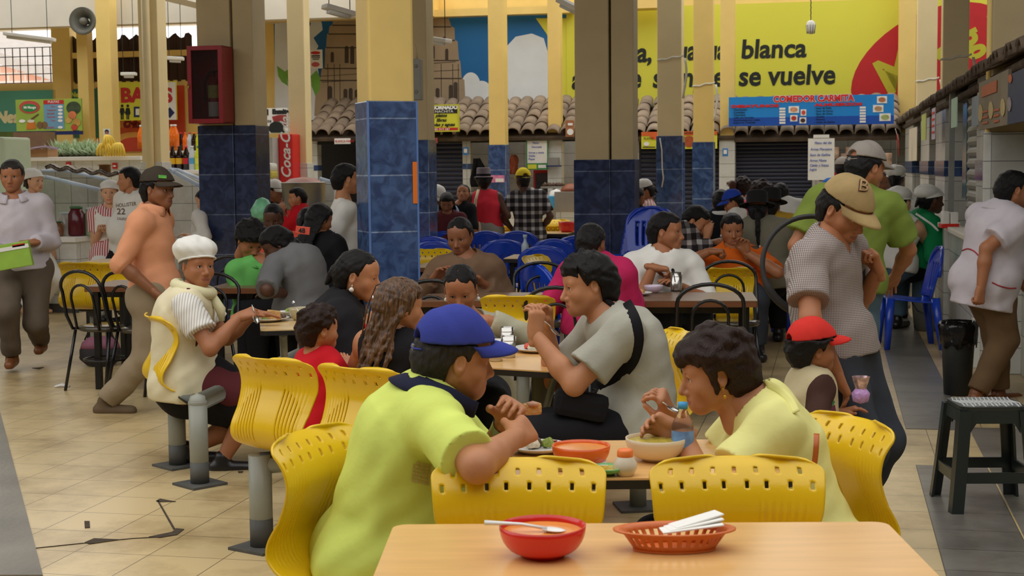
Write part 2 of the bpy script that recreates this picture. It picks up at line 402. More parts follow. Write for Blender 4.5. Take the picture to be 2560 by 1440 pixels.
for i in range(5): z = gp.h * i / 4; g.tube([(-gp.w / 2, 0, z), (gp.w / 2, 0, z)], .008, 6)
g.build('bars', M_black, gr)
# dark sheeting between the columns, saw-edged on top
dp = Panel(P1, 176, 92, 480, 206); sh = MB(); n = 46; vs = []
for i in range(n + 1):
 x = -dp.w / 2 + dp.w * i / n; vs += [(x, .03 * math.sin(i * 2.1), 0), (x, .03 * math.sin(i * 2.1), dp.h + .05 * math.sin(i * 1.3))]
sh.add(vs, [(2 * i, 2 * i + 2, 2 * i + 3, 2 * i + 1) for i in range(n)]); sh.box((0, .06, dp.h / 2 - .1), (dp.w, .05, dp.h - .2))
struct(sh.build('wall_back_sheeting', M_brown, loc=dp.loc, rz=HALL))
rp_ = Panel(P1, 190, 133, 480, 140, -.12); struct(MB().box((0, .03, rp_.h / 2), (rp_.w, .1, .1)).build('trim_1', M_yellowpaint, loc=rp_.loc, rz=HALL))
# roof: slab over the left stalls, beams, a slab over the murals' top right
zc = cross(25.2).hit(60, 74)[1]
struct(MB().box((-13.2, 24.0, zc + .1), (13.2, 2.9, .2)).build('ceiling', M_plaster, rz=HALL))
struct(MB().box((-13.2, 22.6, zc + .0), (13.2, .3, .5)).build('trim_2', M_plaster, rz=HALL))
struct(MB().box((-9.6, 22.5, zc + .1), (.35, 5.6, .4)).build('trim_3', M_plaster, rz=HALL))
struct(MB().box((-6.7, 22.5, zc + .1), (.3, 5.6, .4)).build('trim_4', M_yellowpaint, rz=HALL))
bp = Panel(cross(23.9), 640, 8, 1045, 46); struct(MB().box((0, .2, bp.h / 2), (bp.w, .4, bp.h)).build('trim_5', M_yellowpaint, loc=bp.loc, rz=HALL))
bp = Panel(cross(24.3), 1030, 20, 1430, 38); struct(MB().box((0, .1, bp.h / 2), (bp.w, .25, bp.h)).build('trim_6', M_yellowpaint, loc=bp.loc, rz=HALL))
bp = Panel(cross(23.9), 1525, -30, 1660, 21); struct(MB().box((0, .2, bp.h / 2), (bp.w, .4, bp.h)).build('trim_7', M_yellowpaint, loc=bp.loc, rz=HALL))
# unseen roof slabs, banded to darken the mid hall; open sky between
for k, (v0, v1) in enumerate(ROOF_BANDS):
 struct(MB().box((-7, (v0 + v1) / 2, 5.5), (26, v1 - v0, .2)).build('ceiling_unseen_slab', M_greyw, rz=HALL))

# ------------------------------------------------------------------ murals on the back wall
M_sky = mat('mural_blue', srgb(20, 110, 176), .6, .35, .35)
M_cloud = mat('mural_cloud', srgb(232, 238, 242), .7, .1, 1.2)
M_stone = mat('mural_stone', srgb(172, 152, 124), .7, .12, 1.5)
M_stoned = mat('mural_stone_shade', srgb(74, 62, 52), .7, .1)
M_lemon = mat('mural_yellow', srgb(226, 222, 70), .55, .05, .4)
M_leaf = mat('mural_leaf_green', srgb(120, 180, 70), .6, .15, 2)
mp_ = Panel(P1, 688, 46, 1425, 300, -.02)
mural = board(mp_, .03, 'mural_panel', 'painted mural of two grey stone church towers against blue sky above the clay tile roof', 'mural', M_sky, boardname='sky')
blob(mural, mp_, [(688, 46), (800, 46), (815, 80), (790, 130), (800, 200), (820, 300), (688, 300)], M_cloud, 'cloud', -.001)
blob(mural, mp_, oval(760, 60, 18, 10), M_sky, 'sky_gap', -.004); blob(mural, mp_, [(805, 50), (830, 46), (826, 95), (800, 120), (785, 95), (808, 75)], M_sky, 'sky_gap', -.004)
def tower(cx, top, w, pts_w, arches):
 L = [(cx - w * a, y) for a, y in pts_w]; R = [(cx + w * a, y) for a, y in pts_w][::-1]
 blob(mural, mp_, L + R, M_stone, 'church_tower', -.005)
 for a, y in pts_w[1:-1:2]: blob(mural, mp_, [(cx - w * a, y), (cx + w * a, y), (cx + w * a, y + 3), (cx - w * a, y + 3)], M_stoned, 'ledge_line', -.008, .002)
 for x, y0, y1, hw in arches:
  blob(mural, mp_, [(x - hw, y1), (x - hw, y0 + hw)] + [(x - hw * math.cos(t), y0 + hw - hw * math.sin(t)) for t in (.5, 1., 1.57, 2.1, 2.6)] + [(x + hw, y0 + hw), (x + hw, y1)], M_stoned, 'arched_window', -.008, .002)
tower(862, 46, 60, [(.45, 46), (.5, 62), (.62, 66), (.66, 84), (.72, 86), (.76, 118), (.8, 122), (.82, 170), (.95, 174), (1.0, 200), (1.2, 236), (1.25, 290)],
  [(868, 115, 158, 5), (882, 115, 160, 5), (832, 130, 156, 4), (826, 215, 258, 6), (865, 222, 260, 5), (878, 220, 260, 5), (893, 224, 260, 5)])
tower(1098, 38, 56, [(.3, 38), (.42, 44), (.5, 55), (.55, 66), (.7, 70), (.72, 100), (.84, 104), (.9, 150), (.96, 152), (1.02, 195), (1.14, 200), (1.22, 290)],
  [(1068, 118, 150, 5), (1083, 114, 147, 5), (1118, 122, 150, 4), (1066, 220, 256, 5), (1080, 214, 256, 6), (1095, 220, 254, 5), (1128, 212, 250, 5), (1140, 205, 250, 5), (1112, 92, 98, 5)])
for x0, y0, x1 in ((1052, 160, 1140), (1050, 180, 1150), (1048, 270, 1160), (800, 190, 905), (806, 205, 905), (812, 270, 905)):
 blob(mural, mp_, [(x0, y0), (x1, y0 - 6), (x1, y0 - 4.5), (x0, y0 + 1.5)], M_stoned, 'masonry_line', -.008, .002)
for x in (820, 836, 850, 900, 1058, 1103, 1132, 1146):
 blob(mural, mp_, [(x, 160), (x + 1.6, 160), (x + 2.6, 285), (x + 1, 285)], M_stoned, 'masonry_line', -.008, .002)
blob(mural, mp_, oval(1178, 215, 24, 34) , M_cloud, 'cloud', -.003); blob(mural, mp_, oval(1205, 232, 26, 30), M_cloud, 'cloud', -.0035); blob(mural, mp_, oval(1190, 252, 34, 22), M_cloud, 'cloud', -.004)
for pts in ([(694, 165), (712, 178), (722, 215), (706, 205), (697, 190)], [(712, 180), (724, 172), (735, 200), (726, 222)], [(778, 190), (793, 176), (803, 196), (800, 225), (790, 240), (780, 215)]):
 blob(mural, mp_, pts, M_leaf, 'leaf', -.006)
# a plain white cloud bank and straw-coloured disc where the billboard's picture is
blob(mural, mp_, [(1264, 300), (1264, 120), (1290, 92), (1330, 84), (1360, 96), (1376, 150), (1384, 220), (1425, 250), (1425, 300)], M_cloud, 'cloud', -.005)
blob(mural, mp_, [(1340, 46), (1425, 46), (1425, 262), (1392, 246), (1384, 190), (1378, 120), (1368, 86)], M_lemon, 'yellow_ground', -.0045)
lp_ = Panel(P1, 1418, 6, 2560, 300, -.05)
lem = board(lp_, .03, 'slogan_billboard', 'big lemon yellow billboard with black slogan and a red oval at its right end', 'billboard', M_lemon)
words_at(lem, lp_, 'guarra,', 1468, 158, 48, M_ink, shear=.12, off=.012, sx=.86)
words_at(lem, lp_, 'guagua', 1668, 151, 48, M_ink, shear=.12, off=.012, sx=.80)
words_at(lem, lp_, 'blanca', 1852, 146, 46, M_ink, shear=.08, off=.011, sx=.98)
words_at(lem, lp_, 'aunque', 1430, 222, 48, M_ink, shear=.12, off=.012, sx=.88)
words_at(lem, lp_, 'siempre', 1632, 218, 48, M_ink, shear=.12, off=.012, sx=.80)
words_at(lem, lp_, 'se vuelve', 1846, 214, 48, M_ink, shear=.08, off=.011, sx=.94)
M_oval = mat('red_oval_print', srgb(196, 30, 34), .5, .05)
M_olive = mat('olive_yellow_print', srgb(196, 190, 50), .5, .05)
blob(lem, lp_, oval(2330, 160, 220, 128, 40, -.5), M_oval, 'red_oval', -.006)
for body, x, y, h in (('M', 2216, 240, 88), ('a', 2300, 196, 66), ('g', 2352, 168, 66), ('g', 2418, 132, 70), ('i', 2490, 96, 66)):
 o = words_at(lem, lp_, body, x, y, h, M_olive, off=.02, out=-.012); o.rotation_euler = (math.pi / 2, -.48, 0)
# ------------------------------------------------------------------ columns
def column(x0, x1, v, ytile, up, low, label, rz=None, size=None, zt=5.4, gap=False, lowname='tile_cladding'):
 pl = cross(v); u0 = pl.hit(x0, 300)[0]; u1 = pl.hit(x1, 300)[0]; s = size or (u1 - u0)
 c = pl.at((u0 + u1) / 2, 0, s / 2)
 t = thing('column', label, 'column', c, HALL if rz is None else rz, kind='structure')
 MB().box((0, 0, zt / 2), (s, s, zt), bev=.012).build('shaft', up, t)
 z1 = pl.hit((x0 + x1) / 2, ytile)[1]
 MB().box((0, 0, z1 / 2), (s + .024, s + .024, z1), bev=.006).build(lowname, low, t)
 if gap:
  MB().box((s / 2 + .014, 0, zt / 2), (.02, .02, zt)).build('expansion_joint', M_black, t)
  MB().box((s / 2 + .13, .02, zt / 2), (.22, s, zt), bev=.01).build('shaft', up, t)
  MB().box((s / 2 + .13, .02, (z1) / 2), (.244, s + .02, z1), bev=.006).build(lowname, low, t)
 return t, s, z1
column(197, 224, 23.2, 372, M_yellowpaint, M_white_tile, 'yellow column carrying the round loudspeaker at far left')
column(246, 282, 22.0, 420, M_yellowpaint, M_white_tile, 'yellow column with a small portrait picture, behind the bananas')
c4, s4, _ = column(352, 400, 18.0, 405, M_cream, M_white_tile, 'cream column with a round drain pipe running down its front')
MB().tube([(.0, -s4 / 2 - .05, 0), (.0, -s4 / 2 - .05, 5.4)], .055, 14).build('drain_pipe', M_cream, c4)
c5, s5, z5 = column(497, 580, 14.6, 314, M_beige, M_blued, 'shade-toned beige double column with dark blue tiles and the red extinguisher cabinet', gap=True)
column(722, 764, 19.2, 408, M_cream, M_white_tile, 'cream column with white tiled foot beside the red drinks cooler')
pl = PX(963, 560, 11.0)
c7 = thing('column', 'large front column, cream above blue marbled tiles, orange sticker on its edge', 'column', (pl.x, pl.y + .19, 0), .36, kind='structure')
zt7 = PX(963, 252, 11.0).z
MB().box((0, 0, 2.7), (.35, .35, 5.4), bev=.02).build('shaft', M_yellowpaint, c7)
MB().box((0, 0, zt7 / 2), (.374, .374, zt7), bev=.008).build('tile_cladding', M_blue, c7)
for sx_ in (-1, 1): MB().box((sx_ * .187, -.187, zt7 / 2), (.014, .014, zt7)).build('corner_strip', mat('blue_corner_strip', srgb(104, 138, 200), .3, .05), c7)
pl = PX(1034, 458, 10.72)
o = MB().box((0, 0, 0), (.034, .004, .31)).build('sticker', M_orangetape, loc=(.165, -.193, pl.z)); o.parent = c7
c7b, s7b, _ = column(1005, 1062, 15.0, 350, M_beige, M_blue, 'beige column with blue tiled foot half hidden behind the large front column', size=.3)
bx = thing('switch_box', 'grey metal switch box high on the column behind the front column', 'switch box', PX(1041, 250, 14.6), HALL)
MB().box((0, .05, .2), (.09, .1, .40), bev=.008).build('housing', mat('grey_enamel', srgb(140, 138, 130), .5, .06), bx)
cd = MB(); cd.tube([(0, .04, .4), (-.01, .05, .5), (-.06, .06, .62), (-.08, .08, .9)], .012, 8); cd.build('conduit', M_beige, bx)
for zz in (.08, .33): MB().lathe([(.001, 0), (.018, 0), (.018, .006)], M=Matrix.Rotation(math.pi / 2, 3, 'X'), c=(0, 0, zz), seg=12).build('knockout', mat('grey_enamel', srgb(140, 138, 130), .5, .06), bx)
column(1222, 1262, 22.3, 362, M_yellowpaint, M_blue, 'yellow column with blue tiled foot beside the woman in the red tank top')
column(1370, 1402, 22.9, 347, M_yellowpaint, M_white_tile, 'yellow column with white tiled foot and a small steel shelf')
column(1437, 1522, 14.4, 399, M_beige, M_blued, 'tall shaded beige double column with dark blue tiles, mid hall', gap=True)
column(1643, 1704, 18.6, 340, M_cream, M_blue, 'cream column with blue tiled foot and a white paint drip')
column(1733, 1782, 20.6, 355, M_yellowpaint, M_blue, 'narrower yellow column with blue tiled foot next to the paint-dripped one')
column(1800, 1836, 22.8, 347, M_yellowpaint, M_white_tile, 'yellow column with white tiled foot at the left end of the blue menu board')
column(2245, 2288, 24.0, 330, M_yellowpaint, M_white_tile, 'yellow column at the right corner, beside the blue menu board')
column(2291, 2341, 21.6, 330, M_cream, M_white_tile, 'cream column rising behind the right eave, second from the corner')
column(2354, 2420, 16.8, 330, M_cream, M_white_tile, 'cream column rising behind the right eave with tape tied round it')
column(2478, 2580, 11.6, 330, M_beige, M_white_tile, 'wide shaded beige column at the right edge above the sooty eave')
column(2464, 2476, 11.4, 330, M_yellowpaint, M_white_tile, 'narrow yellow pier beside the wide shaded column at the right edge')
# drip and scratches on a column
dr = thing('paint_drip', 'long white paint drip down the blue tiles of the cream column', 'paint drip', cross(18.6).at(*cross(18.6).hit(1655, 470), -.016), HALL)
pts = [cross(18.6).hit(*p) for p in ((1650, 345), (1655, 375), (1656, 420), (1659, 445), (1655, 468))]; b0 = cross(18.6).hit(1655, 470)
MB().tube([(a - b0[0], 0, z - b0[1]) for a, z in pts], .009, 6).build('drip', M_plaster, dr)

# ------------------------------------------------------------------ clay tile roofs over the stalls
VF = 23.0
def tile_roof(x0, x1, label, wob):
 pl = cross(VF); u0 = pl.hit(x0, 330)[0]; u1 = pl.hit(x1, 330)[0]; ze = pl.hit((x0 + x1) / 2, 338)[1]
 t = thing('tile_roof', label, 'tiled roof', pl.at((u0 + u1) / 2, 0, 0), HALL, kind='structure')
 w = u1 - u0; n = int(w / .21); rng = random.Random(wob); run, rise = 1.15, .55
 for col in range(n):
  m = MB(); x = -w / 2 + (col + .5) * w / n
  for k in range(5):
   y0 = -.28 + k * run / 5; z0 = ze + rise * k / 5 + .01; y1 = y0 + run / 5 + .06; z1 = z0 + rise / 5 + .03
   r0, r1 = .098 + rng.uniform(-.006, .006), .084; jx = rng.uniform(-.012, .012); jz = rng.uniform(-.008, .012); P = []
   for (y, z, r) in ((y0, z0, r0), (y1, z1 - .012, r1)):
    P.append([(x + jx + r * math.cos(a), y, z + jz + r * .75 * math.sin(a)) for a in [math.pi * i / 8 for i in range(9)]])
   m.sheet(P, .016)
  m.build('tile_course', M_clay, t)
 MB().box((0, .32, ze + .2), (w, 1.25, .05), M=Matrix.Rotation(math.atan2(rise, run), 3, 'X')).build('deck', M_clayd, t)
 return t
tile_roof(772, 1062, 'clay tile roof over the stalls below the church mural, left part', 1)
tile_roof(1050, 1440, 'clay tile roof over the open stalls in the middle of the back wall', 2)
tile_roof(1545, 1840, 'clay tile roof over the dark shutters behind the cream columns', 3)
tile_roof(1838, 2250, 'clay tile roof under the blue menu board', 4)

# ------------------------------------------------------------------ stall fronts
PF = cross(VF)
lin = Panel(PF, 770, 345, 2250, 352); struct(MB().box((0, .1, .1), (lin.w, .16, .2)).build('trim_8', M_black, loc=lin.loc, rz=HALL))
def shutter(x0, x1, y0, y1, m, label, pl=None, n=28, off=.06):
 pn = Panel(pl or PF, x0, y0, x1, 700, off); h = pn.pl.hit((x0 + x1) / 2, y0)[1]
 t = thing('roller_shutter', label, 'shutter', (pn.loc.x, pn.loc.y, 0), pn.rz)
 P = []
 for k in range(n * 4 + 1):
  z = h * k / (n * 4); y = -.018 * abs(math.sin(math.pi * k / 4))
  P.append([(-pn.w / 2, y, z), (pn.w / 2, y, z)])
 MB().sheet(P, -.01, smooth=False).build('slats', m, t)
 for s in (-1, 1): MB().box((s * (pn.w / 2 + .012), -.01, h / 2), (.03, .05, h)).build('guide_rail', m, t)
 return t
shutter(1066, 1157, 350, 700, M_shutter, 'navy roller shutter left of the slim white pillar in the back stalls')
shutter(1602, 1640, 350, 700, M_shutter, 'narrow dark roller shutter left of the paint-dripped column')
shutter(1708, 1800, 350, 700, M_shutter, 'dark roller shutter between the two blue-footed columns')
shutter(1840, 2028, 345, 700, M_shutter, 'wide navy roller shutter under the blue menu board', n=34)
def pillar(x0, x1, label, m=None, band=True, pl=None, y=345):
 pn = Panel(pl or PF, x0, y, x1, 700); h = pn.pl.hit((x0 + x1) / 2, y)[1]
 t = thing('stall_pillar', label, 'pillar', (pn.loc.x, pn.loc.y, 0), pn.rz, kind='structure')
 MB().box((0, .1, h / 2), (pn.w, .2, h)).build('shaft', m or M_white_tile, t)
 if band:
  MB().box((0, .1, 1.60), (pn.w + .012, .212, .085)).build('blue_band', M_blue, t)
 return t
pillar(1158, 1178, 'slim white tiled pillar with a blue band beside the navy shutter')
pillar(1578, 1598, 'slim white tiled pillar beside the hanging green cloth')
pillar(2030, 2048, 'slim white pillar behind the handwritten price sheet')
pillar(770, 796, 'pale pillar at the left end of the back stalls')
# deep stall interiors
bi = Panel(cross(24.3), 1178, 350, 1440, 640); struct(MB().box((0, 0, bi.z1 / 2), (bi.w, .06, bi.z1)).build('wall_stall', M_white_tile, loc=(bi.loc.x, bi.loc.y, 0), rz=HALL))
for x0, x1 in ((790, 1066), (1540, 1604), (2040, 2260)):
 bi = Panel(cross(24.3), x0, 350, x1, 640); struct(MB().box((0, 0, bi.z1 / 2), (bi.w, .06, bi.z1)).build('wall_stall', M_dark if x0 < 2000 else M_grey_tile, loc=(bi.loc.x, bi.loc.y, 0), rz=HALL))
def counter_box(x0, x1, v, dep, h, label, m, top=None, pl=None, name='stall_counter'):
 pn = Panel(pl or cross(v), x0, 500, x1, 600)
 t = thing(name, label, 'counter', (pn.loc.x, pn.loc.y, 0), pn.rz)
 MB().box((0, dep / 2, h / 2), (pn.w, dep, h)).build('body', m, t)
 MB().box((0, dep / 2 - .02, h + .02), (pn.w + .04, dep + .06, .04), bev=.006).build('worktop', top or M_white, t)
 return t
counter_box(1268, 1440, 22.3, .5, .98, 'white tiled stall counter with food trays behind the man in the plaid shirt', M_white_tile, M_steel)
counter_box(2050, 2236, 22.6, .4, 1.0, 'white counter of the snack stall at the right end of the back wall', M_white_tile)
counter_box(795, 890, 22.4, .4, 1.0, 'dark counter of the stall left of the front column', M_dark, M_steel)
# ------------------------------------------------------------------ right-hand row of stalls
_ra, _rb = B(1.03, 23), B(1.19, 9.7)
RANG = math.atan2(_rb.y - _ra.y, _rb.x - _ra.x)
PR = Plane(_ra, RANG)
def rpanel(x0, x1, y0, off=0., y1=700): return Panel(PR, x0, y0, x1, y1, off)
def rbox(x0, x1, ztop, dep, name, m, off=0., z0=0.):
 a0, a1 = PR.hit(x0, 450)[0], PR.hit(x1, 450)[0]; c = PR.at((a0 + a1) / 2, 0, off)
 return MB().box((0, dep / 2, (z0 + ztop) / 2), (a1 - a0, dep, ztop - z0)).build(name, m, loc=c, rz=RANG)
struct(rbox(2246, 2900, 2.5, .1, 'wall_stalls', M_grey_tile, .55))
# eave: clay tile ends on a sooty pole
ea, eb = PR.hit(2242, 320), PR.hit(2600, 118)
t = thing('tile_eave', 'long sooty clay tile eave slanting along the right-hand stalls', 'tiled eave', PR.at(0, 0), RANG, kind='structure')
L = eb[0] - ea[0]; m = MB(); rng = random.Random(4)
for k in range(int(L / .16)):
 a = ea[0] + (k + .5) * .16; z = ea[1] + (eb[1] - ea[1]) * (a - ea[0]) / L; r = .075 + rng.uniform(-.01, .01)
 P = [[(a + .085 * math.cos(x), y, z + dz + r * math.sin(x) * .9) for x in [math.pi * i / 8 for i in range(9)]] for y, dz in ((-.10 + rng.uniform(-.02, .02), -.01), (.4, .2))]
 m.sheet(P, .018)
m.build('tile_course', M_clayd, t)
MB().tube([(ea[0], .0, ea[1] - .05), (eb[0], .0, eb[1] - .05)], .035, 8).build('eave_pole', M_clayd, t)
MB().add([(ea[0], .02, ea[1]), (eb[0], .02, eb[1]), (eb[0], .9, eb[1] + .45), (ea[0], .9, ea[1] + .45)], [(0, 1, 2, 3)]).build('deck', M_clayd, t)
q = PX(2570, 150, 8.9)
t = thing('downpipe', 'sooty round pipe end jutting out at the right edge above the eave', 'pipe', q, 0)
MB().tube([(0, -.12, 0), (.3, .15, .1)], .062, 16).build('pipe', M_clayd, t)
# pillars, shutters and openings
for x0, x1, lab in ((2262, 2281, 'white tiled pillar near the right corner, behind the white chef caps'), (2300, 2322, 'white tiled pillar beside the red pennant'), (2338, 2362, 'white tiled pillar between the pennant and the beige shutter'), (2440, 2474, 'white tiled pillar left of the uniformed man, with a long poster on it')):
 a0, a1 = PR.hit(x0, 450)[0], PR.hit(x1, 450)[0]
 p = thing('stall_pillar', lab, 'pillar', PR.at((a0 + a1) / 2, 0, 0), RANG, kind='structure')
 MB().box((0, .12, 1.16), (a1 - a0, .24, 2.3)).build('shaft', M_white_tile, p); MB().box((0, .12, 1.53), (a1 - a0 + .02, .26, .16)).build('blue_band', M_blue, p)
struct(rbox(2474, 2680, 2.3, .1, 'wall_tiled', M_white_tile, .32))
b = rbox(2474, 2680, 1.61, .02, 'trim_9', M_blue, .30, 1.45); struct(b)
struct(rbox(2500, 2535, 2.2, .12, 'wall_recess', M_dark, .25, 1.5))  # solid dark box, its colour stands for the shade in a recess
def rshutter(x0, x1, label, m, off=.08):
 a0, a1 = PR.hit(x0, 450)[0], PR.hit(x1, 450)[0]; w = a1 - a0
 t = thing('roller_shutter', label, 'shutter', PR.at((a0 + a1) / 2, 0, off), RANG)
 P = []
 for k in range(97): P.append([(-w / 2, -.03 * abs(math.sin(math.pi * k / 4)), 2.3 * k / 96), (w / 2, -.03 * abs(math.sin(math.pi * k / 4)), 2.3 * k / 96)])
 MB().sheet(P, -.01, smooth=False).build('slats', m, t)
 MB().box((w / 2 + .02, 0, 1.15), (.04, .06, 2.3)).build('guide_rail', m, t)
rshutter(2404, 2438, 'beige roller shutter between the white pillars on the right', M_shutterg)
struct(rbox(2283, 2299, 1.55, .5, 'wall_niche', M_black, .1)); struct(rbox(2326, 2338, 2.3, .4, 'wall_gap', M_dark, .1))  # solid dark boxes, their colour stands for shade in the openings
o = thing('aluminium_post', 'slim aluminium post with posters in front of the beige shutter', 'post', PR.at(PR.hit(2392, 450)[0], 0, -.05), RANG)
MB().box((0, 0, 1.16), (.05, .05, 2.32)).build('post', M_steel, o); MB().box((.2, .1, 1.7), (.36, .01, .9)).build('glass_pane', mat('dull_teal_glass', srgb(96, 124, 124), .15, .1), o)
# counters on the right
def rcounter(x0, x1, h, out, label, m, top):
 a0, a1 = PR.hit(x0, 450)[0], PR.hit(x1, 450)[0]
 t = thing('stall_counter', label, 'counter', PR.at((a0 + a1) / 2, 0, -out), RANG); w = a1 - a0
 MB().box((0, out / 2, h / 2), (w, out, h)).build('body', m, t); MB().box((0, out / 2 - .02, h + .02), (w + .04, out + .05, .045), bev=.01).build('worktop', top, t)
 return t
rcounter(2378, 2402, 1.0, .14, 'white tiled serving counter beside the blue chair on the right', M_white_tile, M_plaster)
rcounter(2404, 2470, .98, .10, 'nearer tiled serving counter behind the uniformed man', M_white_tile, M_plaster)
struct(rbox(2474, 2680, .95, .12, 'wall_dado', M_grey_tile, .22))
# posters and pennant on the right
def rposter(x0, y0, x1, y1, name, label, m, off=-.06, lines=None, cat='poster'):
 pn = Panel(PR, x0, y0, x1, y1, off); t = board(pn, .008, name, label, cat, m, boardname='sheet')
 for (a, b, c, d, mm) in (lines or []): patch(t, pn, a, b, c, d, mm, 'print')
 return t
M_mint = mat('mint_paper', srgb(190, 222, 196), .7, .04)
rposter(2413, 245, 2428, 318, 'hanging_slip', 'mint green paper slip hanging from the right eave', M_mint, -.12, cat='paper')
rposter(2354, 270, 2363, 348, 'price_strip', 'narrow pinkish price strip hanging below the right eave', mat('pink_strip', srgb(206, 190, 206), .7, .15, 12), -.1, [(2355, y, 2362, y + 5, M_redink) for y in (280, 296, 312, 328)])
rposter(2326, 285, 2338, 350, 'long_price_strip', 'yellowish long strip slanting beneath the right eave', mat('olive_strip', srgb(190, 200, 110), .7, .1, 12), -.1)
rposter(2282, 320, 2302, 402, 'notice_sheet', 'pale notice sheet behind the red pennant', mat('cream_sheet', srgb(216, 204, 180), .8, .06), -.05)
rposter(2442, 238, 2472, 312, 'banner_strip', 'long grey-blue banner strip on the pillar left of the dark food poster', mat('greyblue_print', srgb(150, 164, 180), .6, .2, 3), -.04)
pn = Panel(PR, 2474, 190, 2552, 318, -.08); t = board(pn, .02, 'food_poster', 'dim food poster with orange lettering and dishes at the right edge', 'poster', mat('dim_poster', srgb(130, 118, 98), .6, .2, 3), boardname='sheet')
patch(t, pn, 2484, 208, 2524, 236, mat('dull_orange', srgb(190, 96, 50), .6, .1), 'print')
for cx, cy in ((2480, 282), (2508, 275), (2540, 268)): blob(t, pn, oval(cx, cy, 6, 22), mat('drink_print', srgb(196, 176, 120), .6, .2, 20), 'drink_print')
for y in (276, 290, 304): patch(t, pn, 2486, y, 2500, y + 5, mat('dull_orange', srgb(190, 96, 50), .6, .1), 'print'); patch(t, pn, 2516, y - 4, 2530, y + 1, mat('dull_orange', srgb(190, 96, 50), .6, .1), 'print')
pn = Panel(PR, 2554, 178, 2600, 306, -.085); t = board(pn, .02, 'blue_poster', 'navy poster with an orange sun cut off by the right edge', 'poster', mat('navy_print', srgb(34, 50, 84), .6, .1), boardname='sheet')
blob(t, pn, oval(2562, 196, 5, 11), mat('dull_orange', srgb(190, 96, 50), .6, .1), 'sun_print'); blob(t, pn, oval(2560, 260, 5, 18), mat('plate_print', srgb(150, 140, 140), .6, .2, 20), 'plate_print')
q = PR.at(PR.hit(2290, 345)[0], PR.hit(2290, 345)[1], -.22)
t = thing('pennant', 'small red pennant on a slanting stick, right-hand stalls', 'pennant', q, RANG)
MB().tube([(-.03, 0, -.02), (.12, -.05, .12)], .006, 6).build('stick', M_white, t)
MB().sheet([[(-.13, 0, .06), (.01, -.02, -.0), (.06, -.03, .10)], [(-.08, .01, -.05), (.0, -.01, -.10), (.05, -.02, .02)], [(.02, .0, -.22), (.03, 0, -.24), (.05, 0, -.2)]], .004).build('flag', mat('pennant_red', srgb(205, 60, 60), .7, .1), t)

# ------------------------------------------------------------------ signs of the back wall
def words_px(t, pn, rows, m, h, name='lettering', sx=1., shear=0., off=0.):
 for s, x, y in rows: words_at(t, pn, s, x, y, h, m, name, sx, shear, off)
pn = Panel(cross(22.72), 1823, 240, 2234, 313, -.1)
M_signblue = mat('menu_board_blue', srgb(26, 142, 226), .5, .12, .8)
t = board(pn, .06, 'menu_board', 'long blue menu board headed with the comedor name under the yellow billboard', 'menu board', M_signblue)
patch(t, pn, 1823, 292, 2234, 313, mat('menu_board_deep_blue', srgb(20, 84, 186), .5, .15, 1), 'lower_band', -.001, .002)
words_at(t, pn, 'COMEDOR CARMITA', 1934, 256, 15, M_whiteink, sx=.96, off=.011, out=-.004); words_at(t, pn, 'COMEDOR CARMITA', 1934, 256, 15, M_redink, sx=.96, off=.006)
words_at(t, pn, 'DESAYUNOS', 1829, 270, 6.5, M_redink, sx=2.2, off=.003); words_at(t, pn, 'ALMUERZOS', 2037, 266, 6.5, M_redink, sx=2.2, off=.003)
words_px(t, pn, [('- Continental', 1831, 277), ('- Completo', 1831, 283.5), ('- Chocolate', 1831, 290), ('- Cafe con Humitas', 1831, 296.5), ('- Quimbolitos con Leche', 1831, 303), ('- Jugos con Tostadas', 1831, 309)], M_ink, 4.2, 'menu_line', 1.15)
words_px(t, pn, [('- Seco de Pollo', 2036, 273), ('- Seco de Carne', 2036, 280), ('- Seco de Chivo', 2036, 287), ('- Guatita', 2036, 294), ('- Fanesca', 2036, 301), ('- Caldo de Gallina', 2036, 308)], M_ink, 4.2, 'menu_line', 1.15)
for x, y0, dx in ((1949, 270, 15), (2149, 267, 15)):
 for k in range(6): patch(t, pn, x, y0 + k * 7, x + dx, y0 + k * 7 + 5, M_whiteink, 'price_box')
for x0, y0, x1, y1, c in ((1972, 266, 1998, 283, (224, 160, 120)), (2002, 274, 2016, 290, (220, 80, 60)), (1976, 288, 1994, 304, (200, 60, 40)), (1999, 294, 2016, 309, (70, 46, 40)), (2192, 241, 2217, 259, (190, 120, 80)), (2182, 263, 2208, 281, (190, 150, 110)), (2198, 284, 2226, 303, (170, 190, 120))):
 patch(t, pn, x0, y0, x1, y1, M_whiteink, 'photo_print', -.002); blob(t, pn, oval((x0 + x1) / 2, (y0 + y1) / 2, (x1 - x0) * .36, (y1 - y0) * .34), mat('food_%d_%d' % (x0, y0), srgb(*c), .6, .3, 14), 'dish_print', -.007)
pn = Panel(cross(22.6), 2020, 346, 2086, 450, -.05)
t = board(pn, .006, 'price_sheet', 'white handwritten price sheet hung in front of the wide navy shutter', 'price sheet', M_paper, boardname='sheet')
words_px(t, pn, [('Menu del dia', 2036, 360), ('Arroz Menestra', 2026, 376), ('Seco de Gallina', 2024, 390), ('Arroz Mixto', 2024, 404), ('Caldo y Sopas', 2024, 416), ('Jugos', 2024, 426)], M_blueink, 6, 'handwriting', .95, .2)
MB().box((0, .0, pn.h + .03), (pn.w * .6, .01, .05)).build('hanger', M_white, t)
pn = Panel(cross(22.6), 1053, 262, 1152, 330, -.1)
t = board(pn, .03, 'hornado_sign', 'yellow roast pork sign with black heading on the clay tile roof', 'sign', mat('sign_yellow', srgb(224, 222, 60), .6, .04), frame=(.02, mat('sign_lime_edge', srgb(200, 200, 60), .5, .05)))
patch(t, pn, 1080, 265, 1147, 284, M_ink, 'heading_band', -.002); patch(t, pn, 1054, 266, 1078, 316, M_whiteink, 'photo_print', -.002)
